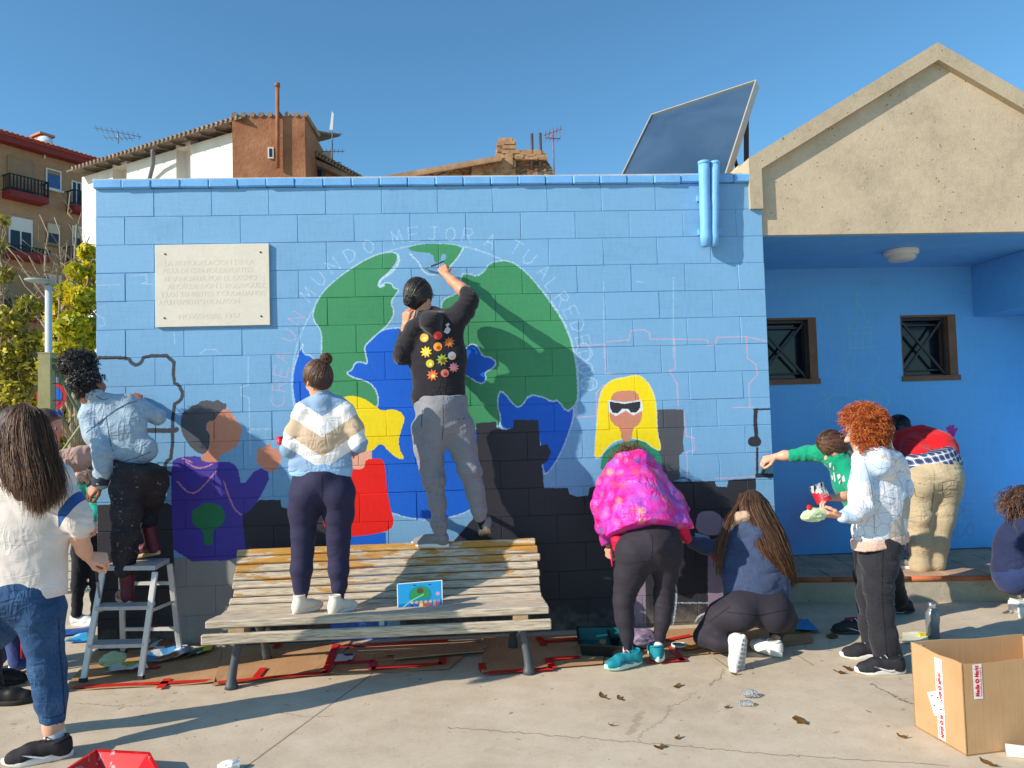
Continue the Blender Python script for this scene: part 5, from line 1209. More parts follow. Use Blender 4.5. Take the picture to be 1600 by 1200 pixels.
for i, (x, cc) in enumerate(((.095, (40, 60, 150)), (.125, (60, 70, 170)), (.155, (240, 200, 60)), (.185, (200, 60, 60)), (.215, (150, 90, 60)), (.245, (220, 140, 150)), (.27, (230, 150, 160)))):
    pr.poly([(x - .013, .01), (x + .013, .01), (x + .010, .045), (x - .010, .045)], srgb(*cc)); pr.poly(cr_(x, .055, .011, 10), srgb(214, 160, 130))
pr.poly(cr_(.265, .11, .014, 10), srgb(220, 150, 170)); pr.poly([(.2, .18), (.215, .187), (.23, .18), (.215, .178)], srgb(20, 30, 60)); pr.poly([(.1, .185), (.115, .192), (.13, .185), (.115, .182)], srgb(20, 30, 60))
pr.line([(.002, .002), (.295, .002), (.295, .208), (.002, .208), (.002, .002)], .007, (.8, .85, .88))
t = NT('design_print'); tc = t.new('ShaderNodeTexCoord'); im = t.new('ShaderNodeTexImage'); im.image = pr.image(); t.l.new(tc.outputs['UV'], im.inputs[0]); t.color(im.outputs[0]); t.rough(.3)
me = fast_mesh('printed_sheet', np.array([d, c, b, a]) - d, [(0, 1, 2, 3)], False, [t.mat]); uvl = me.uv_layers.new(name='UVMap')
for i, q in enumerate(((0, 0), (1, 0), (1, 1), (0, 1))): uvl.data[i].uv = q
tag(link('printed_sheet', me, None, tuple(d)), 'glossy blue printed sheet of the mural design propped on the bench', 'sheet')
# ------------------------------------------------------------------ aluminium step stool
M_ALU = M('aluminium', srgb(214, 213, 209), .42, .12, 20, .1, 90, .5, .15); M_TREAD = M('ribbed_tread', srgb(178, 178, 178), .5, .2, 30, .4, 120, .5, .1)
st = thing('step_stool', 'folding aluminium step stool with two treads and a platform by the left of the mural', 'step stool', (.4, -.4, 0))
TF = [np.array(v) for v in ((.262, -.47, .64), (.605, -.52, .64), (.595, -.27, .64), (.262, -.22, .64))]
FT = [np.array(v) for v in ((.216, -.615, 0), (.556, -.625, 0), (.602, -.125, 0), (.205, -.07, 0))]
for a, b in zip(TF, FT): m = MB(); m.bar(a - [0, 0, .01], b + [0, 0, .012], .034, .024, (0, 1, 0), 0, .004); l = m.build('leg', M_ALU, st); m = MB(); m.bar(b + [0, 0, .03], b, .04, .03, (0, 1, 0)); m.build('foot_cap', M('grey_rubber', srgb(60, 62, 66), .7), l)
m = MB(); m.prism(TF, (0, 0, .028)); m.build('platform', M_TREAD, st)
for (f, nm_) in ((.36, 'tread'), (.70, 'tread')):
    a, b = TF[0] + (FT[0] - TF[0]) * f, TF[1] + (FT[1] - TF[1]) * f; m = MB(); e = np.array([.03, .10, 0]); m.prism([a + [0, -.012, 0], b + [0, -.012, 0], b + [-.008, .10, 0], a + [.0, .10, 0]], (0, 0, .022)); m.build(nm_, M_TREAD, st)
for f in (.22, .72): a, b = TF[2] + (FT[2] - TF[2]) * f, TF[3] + (FT[3] - TF[3]) * f; m = MB(); m.bar(a, b, .018, .022); m.build('rung', M_ALU, st)
for i, j in ((0, 3), (1, 2)): a, b = TF[i] + (FT[i] - TF[i]) * .38, TF[j] + (FT[j] - TF[j]) * .42; m = MB(); m.bar(a, b, .006, .02); m.build('spreader', M_ALU, st)
# ------------------------------------------------------------------ cardboard on the ground, taped with red
t = NT('cardboard'); p = t.pos(); n1 = t.noise(p, 3, 5, .6); w = t.noise(t.mapping(p, (110, 4, 4)), 1.0, 2)
t.color(t.ramp(t.math('ADD', t.math('MULTIPLY', n1, .7), t.math('MULTIPLY', w, .3)), [(.3, srgb(164, 124, 88)), (.7, srgb(200, 160, 118))])); t.rough(.85).spec(.2); t.bump(w, .25, .002); M_CARD = t.mat
M_TAPE = M('red_tape', srgb(212, 44, 34), .4, .15, 10)
sheets = [([(98, 1080), (335, 1068), (348, 1012), (150, 1016)], 'cardboard sheet with red tape lying under the step stool', [((115, 1073), (330, 1063)), ((180, 1040), (250, 1042)), ((250, 1075), (262, 1060))]),
 ([(332, 1071), (514, 1053), (548, 1003), (352, 1010)], 'cardboard sheet with red tape under the left half of the bench', [((340, 1066), (512, 1050)), ((400, 1058), (412, 1043)), ((508, 1052), (525, 1006)), ((430, 1012), (436, 1004))]),
 ([(516, 1054), (702, 1046), (752, 1000), (552, 1005)], 'cardboard sheet with red tape under the middle of the bench', [((520, 1036), (585, 1032)), ((580, 1044), (690, 1036)), ((581, 1046), (584, 1032)), ((528, 1010), (700, 1000)), ((690, 1038), (692, 1027))]),
 ([(752, 1053), (942, 1038), (948, 990), (756, 996)], 'cardboard sheet with red tape by the right leg of the bench', [((756, 1051), (864, 1044)), ((756, 1050), (752, 1036)), ((864, 1044), (856, 1028)), ((860, 1029), (905, 1026)), ((850, 1002), (905, 998)), ((850, 1008), (842, 995))]),
 ([(944, 1037), (1108, 1022), (1112, 980), (952, 988)], 'cardboard sheet with red tape under the feet beside the paint tray', [((1010, 1034), (1070, 1030)), ((1068, 1032), (1048, 1011)), ((1040, 1000), (1080, 992)), ((930, 988), (938, 995)), ((1066, 1016), (1092, 1010))]),
 ([(1110, 1022), (1272, 1004), (1262, 978), (1114, 980)], 'cardboard sheet lying under the kneeling woman near the wall corner', [])]
for i, (P, lab, tp) in enumerate(sheets):
    z = .004 + .004 * (i % 2); q = [G(x, y, z) for x, y in P]; sh_ = thing('cardboard_sheet', lab, 'cardboard', tuple(q[0]), 'cardboard sheets laid along the wall')
    n = 9; V = []; rr = np.random.default_rng(i)
    for a in np.linspace(0, 1, n):
        for b in np.linspace(0, 1, 5): v = (q[0] * (1 - a) + q[1] * a) * (1 - b) + (q[3] * (1 - a) + q[2] * a) * b; e = abs(a - .5) * 2; V.append(v + [0, 0, .002 * rr.random() + .006 * (b == 0) * (rr.random() < .5) + .008 * rr.random() * (e > .9)])
    V = np.array(V); B = V.copy(); B[:, 2] -= .0035; F_ = []
    for a in range(n - 1):
        for b in range(4): k = a * 5 + b; F_ += [(k, k + 5, k + 6, k + 1), (k + len(V), k + 1 + len(V), k + 6 + len(V), k + 5 + len(V))]
    L_ = len(V)
    for a in range(n - 1): k = a * 5; F_ += [(k, k + L_, k + 5 + L_, k + 5), (k + 4, k + 9, k + 9 + L_, k + 4 + L_)]
    for b in range(4): F_ += [(b, b + 1, b + 1 + L_, b + L_), ((n - 1) * 5 + b, (n - 1) * 5 + b + L_, (n - 1) * 5 + b + 1 + L_, (n - 1) * 5 + b + 1)]
    put('sheet', np.vstack([V, B]), F_, M_CARD, sh_)
    for (a, b) in tp:
        A_, B_ = G(*a, z + .0095), G(*b, z + .0095); m = MB(); m.bar(A_, B_, .045, .0012); m.build('tape_strip', M_TAPE, sh_)
for k, (a, b) in enumerate((((600, 1020), (760, 1008)), ((615, 1026), (755, 1014)))):
    A_, B_ = G(*a, .02 + .006 * k), G(*b, .02 + .006 * k); m = MB(); m.bar(A_, B_, .09, .006); o = m.build('cardboard_strip', M_CARD, None, pivot=A_)
    tag(o, ('narrow corrugated strip lying on the cardboard under the bench, nearer the wall', 'narrow corrugated strip lying on the cardboard under the bench, nearer the camera')[k], 'cardboard')
# ------------------------------------------------------------------ papers
def sheet_of_paper(name, P, label, cat, mat, z=.014, curl=.02, seed=0, group=None):
    q = [G(x, y, z) for x, y in P]; rr = np.random.default_rng(seed); n = 7; V = []
    ph = rr.uniform(0, 6, 3)
    for a in np.linspace(0, 1, n):
        for b in np.linspace(0, 1, n): v = (q[0] * (1 - a) + q[1] * a) * (1 - b) + (q[3] * (1 - a) + q[2] * a) * b; V.append(v + [0, 0, curl * (.5 + .5 * math.sin(a * 4 + ph[0]) * math.cos(b * 3.4 + ph[1])) + curl * .15 * rr.random()])
    F_ = [(a * n + b, a * n + n + b, a * n + n + b + 1, a * n + b + 1) for a in range(n - 1) for b in range(n - 1)]; o = put(name, np.array(V), F_, mat, None, False, pivot=q[0]); return tag(o, label, cat, group)
def collage(name, cols, scale, seed):
    t = NT(name); p = t.mapping(t.pos(), (1, 1, 1), (0, 0, seed * .7), (seed, 0, 0)); v = t.new('ShaderNodeTexVoronoi', distance='CHEBYCHEV'); v.inputs['Scale'].default_value = scale; t.l.new(p, v.inputs['Vector'])
    s = t.new('ShaderNodeSeparateColor'); t.l.new(v.outputs['Color'], s.inputs[0]); k = len(cols); t.color(t.ramp(s.outputs[0], [(i / k, c) for i, c in enumerate(cols)], 'CONSTANT')); t.rough(.35); return t.mat
wht = srgb(225, 228, 230)
sheet_of_paper('magazine_page', [(222, 1040), (300, 1026), (288, 1008), (235, 1012)], 'open magazine pages with a blue photograph beside the right feet of the step stool', 'magazine', collage('page_blue', [srgb(40, 120, 190), wht, srgb(80, 150, 200), srgb(150, 100, 70), wht, srgb(20, 60, 120)], 9, 1), .015, .05, 1)
sheet_of_paper('magazine_page', [(285, 1030), (330, 1018), (336, 1008), (290, 1014)], 'colourful magazine page with yellow and green stripes left of the bench leg', 'magazine', collage('page_yellow', [srgb(220, 210, 40), srgb(40, 130, 70), wht, srgb(210, 120, 110), srgb(20, 40, 40)], 12, 2), .015, .02, 2)
sheet_of_paper('magazine_page', [(160, 1056), (232, 1048), (222, 1038), (178, 1040)], 'crumpled grey and blue magazine page under the lowest tread of the step stool', 'magazine', collage('page_grey', [wht, srgb(110, 125, 150), srgb(180, 190, 60), srgb(60, 80, 120), wht, srgb(150, 155, 160)], 11, 3), .015, .035, 3)
sheet_of_paper('blue_paper', [(100, 1006), (146, 1002), (146, 992), (118, 993)], 'light blue printed paper on the ground left of the step stool', 'paper', collage('page_cyan', [srgb(60, 160, 210), srgb(130, 200, 230), wht, srgb(80, 170, 160), srgb(20, 110, 180)], 10, 4), .006, .02, 4)
sheet_of_paper('blue_paper', [(90, 996), (142, 988), (140, 980), (100, 985)], 'dark blue paper on the ground near the far black trousers', 'paper', M('dark_blue_paper', srgb(24, 76, 150), .5), .006, .01, 5)
sheet_of_paper('blue_folder', [(1215, 990), (1284, 988), (1262, 972), (1216, 976)], 'blue folded paper on the ground right of the kneeling woman', 'folder', M('folder_blue', srgb(30, 130, 190), .4), .012, .03, 6)
sheet_of_paper('green_paper', [(1205, 992), (1250, 990), (1246, 983), (1210, 984)], 'pale green scrap of paper tucked under the blue folded paper', 'paper', M('pale_green_paper', srgb(150, 180, 110), .5), .008, .01, 7)
sheet_of_paper('white_paper', [(1410, 1006), (1452, 1004), (1448, 990), (1410, 988)], 'cream paper sheet between the black trousers and the metal bottle', 'paper', M('cream_paper', srgb(226, 222, 196), .6), .004, .01, 8)
sheet_of_paper('shipping_label', [(522, 1034), (550, 1032), (554, 1021), (528, 1022)], 'white shipping label stuck on the cardboard under the bench', 'label', collage('label_print', [wht, wht, srgb(40, 44, 50), wht], 14, 9), .020, .001, 9)
def crumple(name, c, r, label, cat, mat, seed, sq=(1, 1, .6), sub=3):
    import bmesh
    bm = bmesh.new(); bmesh.ops.create_icosphere(bm, subdivisions=sub, radius=1.0); V = np.array([v.co[:] for v in bm.verts]); F_ = [tuple(v.index for v in f.verts) for f in bm.faces]; bm.free(); rr = np.random.default_rng(seed)
    dd = np.ones(len(V))
    for _ in range(14): n = nrm(rr.normal(size=3)); k = V @ n; dd -= .10 * np.maximum(0, k - rr.uniform(.2, .8)) * 2; dd += .05 * np.abs(np.sin(k * 5 + rr.uniform(0, 6))) - .03
    V = V * dd[:, None] * np.array(sq) * r; V[:, 2] = np.maximum(V[:, 2], -r * sq[2] * .72); c = np.array(c, float); c[2] += r * sq[2] * .72
    return tag(put(name, V + c, F_, mat, None, False, pivot=c), label, cat)
M_MINT = M('mint_tissue', srgb(196, 216, 172), .8, .1, 14)
crumple('crumpled_paper', G(176, 1040, .01), .085, 'crumpled pale green paper lying under the step stool', 'paper', M_MINT, 1, (1.1, .8, .6))
crumple('mauve_rag', G(1008, 1010, .012), .13, 'mauve paint stained rag on the cardboard behind the pink jacket woman', 'rag', M('mauve_rag', srgb(140, 122, 146), .8, .3, 8), 2, (1.2, .7, .55)); crumple('crumpled_tissue', G(358, 1203), .04, 'small crumpled white tissue at the bottom edge of the picture', 'tissue', M('white_tissue', srgb(228, 226, 218), .8, .05), 3, (1.3, 1, .7))
crumple('orange_scrap', G(1078, 1012, .012), .05, 'flat orange painted scrap on the cardboard beside the dark lid', 'paper', M('orange_paint', srgb(236, 140, 30), .5), 4, (1.3, .8, .12))
# ------------------------------------------------------------------ trays, lid, box, bottle
def tray(name, lab, P, z1, shrink, mat, inner, cat='paint tray', fill=None):
    """P: four rim corners on the ground plane; sloped sides, open top, thin walls"""
    q = [np.asarray(v, float) for v in P]; c = sum(q) / 4; r = thing(name, lab, cat, tuple(c)); up = np.array([0, 0, z1]); bt = [c + (v - c) * shrink + [0, 0, .006] for v in q]; tp = [v + up for v in q]; it = [c + up + (v - c) * .965 for v in q]; ib = [c + (v - c) * shrink * .95 + [0, 0, .012] for v in q]
    m = MB()
    for i in range(4):
        j = (i + 1) % 4; m.add([bt[i], bt[j], tp[j], tp[i]], [(0, 1, 2, 3)]); m.add([tp[i], tp[j], it[j], it[i]], [(0, 1, 2, 3)]); m.add([it[i], it[j], ib[j], ib[i]], [(0, 1, 2, 3)], 1)
    m.add(ib, [(0, 1, 2, 3)], 1); m.add(bt, [(3, 2, 1, 0)]); m.build('tub', None, r, mats=[mat, inner])
    m = MB()
    for i in range(4): m.bar(tp[i], tp[(i + 1) % 4], .014, .008)
    m.build('rim', mat, r); return r
M_BT = M('black_plastic', srgb(38, 40, 42), .4, .2, 20); M_TEAL = M('wet_teal_paint', srgb(14, 104, 98), .25, .15, 8)
tray('paint_tray', 'black paint tray holding teal paint beside the pink jacket woman', [G(906, 1028, .0), G(975, 1032, .0), G(968, 1000, .0), G(902, 1000, .0)], .085, .88, M_BT, M_TEAL)
tray('paint_tray', 'smaller black paint tray with white splashes behind the teal sneakers', [G(952, 1013), G(1004, 1016), G(1000, 996), G(950, 996)], .07, .85, M('splashed_plastic', srgb(46, 44, 48), .4, .6, 30), M('black_paint', srgb(24, 24, 28), .25))
c = G(1061, 1009, .014); rl = thing('paint_lid', 'round dark paint lid with white rim lying on the taped cardboard', 'lid', tuple(c)); m = MB(); m.lathe(c, [(.001, .006), (.038, .006), (.04, .010)], 20); m.build('disc', M_BT, rl); m = MB(); m.lathe(c, [(.040, 0), (.050, 0), (.050, .012), (.041, .012), (.040, .004)], 20); m.build('rim', M('white_plastic', srgb(220, 222, 222), .4), rl, True)
A, B, C, D = G(150, 1199, .0), G(232, 1204, .0), G(262, 1262, 0), G(60, 1262, 0)
t = NT('splashed_red'); p = t.pos(); n1 = t.noise(t.mapping(p, (30, 30, 9)), 1.0, 4, .6); t.color(t.mix(t.ramp(n1, [(.60, 0.0), (.66, .75)]), srgb(206, 20, 26), srgb(220, 190, 190))); t.rough(.3)
tray('paint_tray', 'red plastic paint tray with white splashes in the left foreground', [A, B, C, D], .075, .62, t.mat, t.mat)
# cardboard box
k0 = G(1511, 1182); k1 = G(1431, 1136); hz = W(1505, 1038, k0[1])[2]; dl = k1 - k0; ln = np.linalg.norm(dl); dl = dl / ln; dr = np.array([-dl[1], dl[0], 0]) * -1; dr = dr if dr[0] > 0 else -dr
Lw = .62; Ld = ln * 1.02
t = NT('box_card'); p = t.pos(); n1 = t.noise(p, 4, 4); w = t.noise(t.mapping(p, (90, 90, 2)), 1.0, 1); t.color(t.ramp(t.math('ADD', t.math('MULTIPLY', n1, .88), t.math('MULTIPLY', w, .12)), [(.25, srgb(178, 140, 100)), (.75, srgb(200, 162, 120))])); t.rough(.85).spec(.15); t.bump(t.math('ADD', t.math('MULTIPLY', w, .3), n1), .3, .006); M_BOX = t.mat
bx = thing('cardboard_box', 'open empty cardboard box sealed with red and white printed tape in the right foreground', 'box', tuple(k0)); th_ = .006
corn = [k0, k0 + dl * Ld, k0 + dl * Ld + dr * Lw, k0 + dr * Lw]; rimz = [hz, W(1428, 1003, (k0 + dl * Ld)[1])[2], hz - .01, hz - .012]
cc_ = sum(corn) / 4
for i in range(4):
    a, b = corn[i], corn[(i + 1) % 4]; za, zb_ = rimz[i], rimz[(i + 1) % 4]; inn = nrm(cc_ - (a + b) / 2) * th_; m = MB(); n = 8; loop = [a + [0, 0, .001], b + [0, 0, .001]]
    tops_ = [b + (a - b) * f + [0, 0, zb_ + (za - zb_) * f + .004 * math.sin(f * 9 + i)] for f in np.linspace(0, 1, n)]; m.prism(loop + tops_, inn); m.build('side_panel', M_BOX, bx)
m = MB(); m.prism([c + [0, 0, .002] for c in corn], (0, 0, .005)); m.build('bottom_panel', M_BOX, bx)
Mtp = M('white_tape', srgb(232, 222, 218), .3, .05); Mtr = M('tape_red_print', srgb(200, 30, 44), .4, .1); Mlb = M('paper_label', srgb(238, 236, 232), .5, .03)
def tape(o, along, up, L, wid, n, txt=True):
    """strip from o going along; n outward normal; printed with the shop's name and a ring emblem"""
    o = np.asarray(o, float) + n * .0015; m = MB(); m.prism([o, o + along * L, o + along * L + up * wid, o + up * wid], n * .0006); tp_ = m.build('tape_strip', Mtp, bx)
    if txt:
        x = .01
        while x < L - .10:
            text_mesh('Media', wid * .62, o + along * x + up * wid * .40 + n * .0012, along, up, Mtr, 'print', tp_, .0003, fit=.052, shear=.15, bold=.001); cx_ = o + along * (x + .068) + up * wid * .58 + n * .0012
            m = MB(); m.lathe(cx_, [(.004, 0), (.0105, 0), (.0105, .0004), (.004, .0004)], 14, 0, n); m.build('ring_emblem', Mtr, tp_)
            text_mesh('Markt', wid * .62, o + along * (x + .083) + up * wid * .40 + n * .0012, along, up, Mtr, 'print', tp_, .0003, fit=.052, shear=.15, bold=.001)
            text_mesh('MANIPULAR HASTA', wid * .24, o + along * x + up * wid * .10 + n * .0012, along, up, Mtr, 'print', tp_, .0003, fit=.125); x += .155
nl = -dr; nf = -dl
zc_ = np.array([0, 0, 1.0])
u_ = .45 * Ld; tape(k0 + dl * (u_ + .02) + [0, 0, .012], zc_, dl * -1, hz - .03, .045, nl)
tape(k0 + dr * .095 + [0, 0, hz - .155], zc_, -dr, .15, .045, nf)
tape(k0 + dl * Ld + dr * .17 + [0, 0, hz - .20], zc_, -dr, .185, .045, -dl * 1.0 + 0 * dr - dl * 0 if False else -dl); bk = k0 + dl * (Ld - th_ - .001)
tape(bk + dr * .055 + [0, 0, hz - .12], zc_, -dr, .11, .04, -dl, True)
m = MB(); o_ = k0 + dl * (u_ + .035) + nl * .0028 + [0, 0, .105]; e1 = nrm(-dl * .9 + zc_ * .42); e2 = nrm(zc_ * .9 + dl * .42); m.prism([o_, o_ + e1 * .075, o_ + e1 * .075 + e2 * .10, o_ + e2 * .10], nl * .0006); lb = m.build('paper_label', Mlb, bx); Mbk = M('black_print', srgb(40, 40, 44), .6)
for (a_, b_) in ((.02, .08), (.05, .02), (.015, .04), (.055, .07)): m = MB(); q = o_ + e1 * a_ + e2 * b_ + nl * .0008; m.prism([q, q + e1 * .012, q + e1 * .012 + e2 * .006, q + e2 * .006], nl * .0003); m.build('print', Mbk, lb)
# bottle
c = G(1458, 996); bo = thing('metal_bottle', 'grey frosted drinking bottle with shiny steel cap standing on the ground', 'bottle', tuple(c)); s = 1.0
m = MB(); m.lathe(c, [(.001, .001), (.036, .002), (.040, .008), (.040, .145), (.037, .163), (.026, .180), (.022, .186), (.022, .192), (.001, .192)], 24); t = NT('frosted_grey'); t.color(srgb(122, 128, 132)).rough(.35).spec(.5); t.b.inputs['Metallic'].default_value = .3; m.build('body', t.mat, bo, True)
m = MB(); m.lathe(c + [0, 0, .1922], [(.001, 0), (.024, 0), (.025, .004), (.025, .030), (.022, .034), (.001, .034)], 24); m.build('cap', M('steel_cap', srgb(200, 202, 205), .25, .1, 10, 0, 1, .5, .9), bo, True)
m = MB(); m.tube([c + [.024, 0, .186], c + [.045, 0, .17], c + [.050, 0, .12], c + [.042, 0, .07]], .004, 6); m.build('strap', M('grey_strap', srgb(150, 152, 150), .6), bo, True)
m = MB(); q = G(1443, 996); m.box(q + [-.03, -.012, 0], q + [.012, .012, .028]); tag(m.build('yellow_cap', M('yellow_plastic', srgb(214, 196, 40), .4), None, pivot=q), 'small yellow plastic cap lying against the metal bottle', 'cap')
q = G(1338, 976); m = MB(); m.obox(q + [0, .02, .02], (.055, .04, .018), np.eye(3), 0, .004); m2 = m.build('red_carton', M('red_card', srgb(190, 36, 44), .5), None, pivot=q); tag(m2, 'small red carton on the ground by the step behind the black trousers', 'carton')
q = G(1252, 974); m = MB(); m.lathe(q, [(.001, .03), (.018, .028), (.022, .02), (.022, 0)], 14); tag(m.build('red_lid', M('salmon_plastic', srgb(200, 90, 80), .4), None, True, pivot=q), 'small salmon red bottle lid beside the blue folder', 'lid')
# crushed clear plastic cups
t = NT('clear_plastic'); t.color(srgb(235, 238, 240)).rough(.15); t.b.inputs['Transmission Weight'].default_value = .85; t.b.inputs['IOR'].default_value = 1.3
for (x, y, r_, sd, lab) in ((1170, 1090, .035, 5, 'crushed clear plastic cup on the pavement, the larger of two'), (1166, 1103, .026, 6, 'flattened clear plastic cup on the pavement, the smaller of two')):
    crumple('plastic_cup', G(x, y), r_ * 1.2, lab, 'cup', t.mat, sd, (1.25, .9, .6), 2)
# white roll at the corner
a, b = G(1572, 1172, .022), G(1640, 1180, .022); m = MB(); m.tube([a, b], .026, 16); tag(m.build('paper_roll', M('white_roll', srgb(226, 224, 218), .7, .05), None, True, pivot=a), 'white paper roll lying in front of the cardboard box', 'roll')
# fallen leaves
M_FL = leafmat('fallen_leaf', [srgb(120, 84, 40), srgb(170, 120, 56), srgb(94, 74, 44), srgb(196, 140, 60)])
sp_ = [(943, 1090, .035, 'oval tan leaf on the pavement below the teal sneakers'), (968, 1092, .03, 'thin curled brown leaf right of the oval tan leaf'), (1058, 1073, .035, 'dark curled leaf on the pavement left of the kneeling woman'), (1030, 1168, .03, 'small orange leaf at the bottom middle of the pavement'), (955, 1134, .015, 'tiny dark leaf speck left of the pavement stain'), (1312, 1051, .035, 'orange brown leaf in front of the black running shoe'), (1250, 1127, .05, 'crumbled dry brown leaf in the middle of the right pavement'), (1545, 1194, .04, 'orange leaf in front of the cardboard box'), (1300, 995, .06, 'dry brown leaf litter beside the blue folder'), (1328, 1046, .04, 'dry grey leaf just behind the orange brown leaf'), (1148, 1054, .022, 'orange leaf under the white kneeling shoe'), (1136, 1106, .02, 'thin dark leaf sliver left of the crushed cups'), (1058, 1154, .02, 'flat brown leaf near the long pavement crack'), (1410, 1152, .025, 'flat olive leaf left of the cardboard box')]
for i, (x, y, s_, lab) in enumerate(sp_):
    q = G(x, y, .003); rr = np.random.default_rng(i); a = rr.uniform(0, 3.1); u = np.array([math.cos(a), math.sin(a), 0]); v = np.array([-u[1], u[0], 0]); V = []; n = 7
    for f in np.linspace(-1, 1, n):
        wd = math.sqrt(max(0, 1 - f * f)) * .42 * s_ * (1 + .3 * rr.normal()) + .001; zz = .012 * f * f * rr.uniform(.3, 1.3)
        V += [q + u * f * s_ - v * wd + [0, 0, zz + .008 * rr.random()], q + u * f * s_ + [0, 0, zz], q + u * f * s_ + v * wd + [0, 0, zz + .008 * rr.random()]]
    F_ = [(3 * k + j, 3 * k + 3 + j, 3 * k + 4 + j, 3 * k + 1 + j) for k in range(n - 1) for j in range(2)]; tag(put('fallen_leaf', np.array(V), F_, M_FL, None, pivot=q), lab, 'leaf', 'fallen leaves')
# ================================================================== PEOPLE
def skinmat(name, c):
    t = NT(name); p = t.pos(); n = t.noise(p, 22, 4, .6); t.color(t.ramp(n, [(.3, scale_col(c, .9)), (.7, scale_col(c, 1.08))])); t.rough(.5).spec(.4)
    t.b.inputs['Subsurface Weight'].default_value = .12; t.b.inputs['Subsurface Radius'].default_value = (.012, .005, .003); t.b.inputs['Subsurface Scale'].default_value = 1.0
    t.bump(t.noise(p, 260, 3), .12, .001); return t.mat
SK1 = skinmat('skin_light', srgb(224, 168, 138)); SK2 = skinmat('skin_tan', srgb(206, 146, 112)); SK3 = skinmat('skin_brown', srgb(160, 102, 74)); SKR = skinmat('skin_ruddy', srgb(216, 140, 118))
def hairmat(name, cols, rough=.42, spec=.6):
    t = NT(name); g = t.new('ShaderNodeNewGeometry'); t.color(t.ramp(g.outputs['Random Per Island'], [(i / max(1, len(cols) - 1), c) for i, c in enumerate(cols)])); t.rough(rough).spec(spec); return t.mat
def wrinkles(t, p):
    """fine creases: two sets of thin stretched ridges, broken up in patches"""
    o = []
    for rot, sc in (((.5, .3, .2), (7, 7, 22)), ((-.6, .2, .9), (18, 7, 7))):
        n = t.noise(t.mapping(p, sc, rot), 1.0, 2, .5, .9); r_ = t.math('SUBTRACT', 1.0, t.math('ABSOLUTE', t.math('MULTIPLY', t.math('SUBTRACT', n, .5), 3.6))); r_ = t.math('MAXIMUM', r_, 0.0); o.append(t.math('MULTIPLY', r_, r_))
    mk = t.ramp(t.noise(p, 5.5, 2), [(.42, .12), (.6, 1.0)]); return t.math('MULTIPLY', t.math('ADD', o[0], o[1]), mk)
def cloth(name, c, weave=900, rough=.85, var=.10, vs=9, bump=.35, sheen=.15, heather=0.0, hs=120, fold=.5):
    t = NT(name); p = t.pos(); n = t.noise(p, vs, 4, .6); col = t.ramp(n, [(.3, scale_col(c, 1 - var)), (.7, scale_col(c, 1 + var))])
    if heather:
        h = t.noise(t.mapping(p, (1, 1, 2.4)), hs, 3, .7); col = t.mix(t.ramp(h, [(.4, 0.0), (.62, heather)]), col, scale_col(c, 2.2))
    t.color(col); t.rough(rough).spec(.2); t.b.inputs['Sheen Weight'].default_value = sheen
    rd = wrinkles(t, p); hgt = t.math('ADD', t.math('MULTIPLY', t.noise(p, weave * .3, 2), .18), t.math('MULTIPLY', rd, fold * 1.6)); t.bump(hgt, min(1, bump * 1.15), .012); return t.mat
M_SOLEW = M('white_sole', srgb(226, 224, 218), .6, .06, 20, .2, 90); M_LACE = M('white_lace', srgb(214, 212, 206), .7, .06)
def person(label, loc): return thing('person', label, 'person', loc)
def cap_hair(r, C, fwd, up, s, mat, t=.045, nf=.75, nu=.65, big=(.103, .085, .104), extra=(), name='hair', h=.006, noise=None):
    f, ri, u = frame(fwd, up); C = np.asarray(C, float); P = ell(C - .006 * f * s + .006 * u * s, np.array(big) * s, np.array([f, ri, u]), .02)
    P += ell(C - .035 * f * s - .045 * u * s, np.array([.062, .070, .064]) * s, np.array([f, ri, u]), .03)
    P += cut(C + (f * nf - u * nu) * t * s, f * nf - u * nu); return blob(name, P + list(extra), mat, r, h, noise)
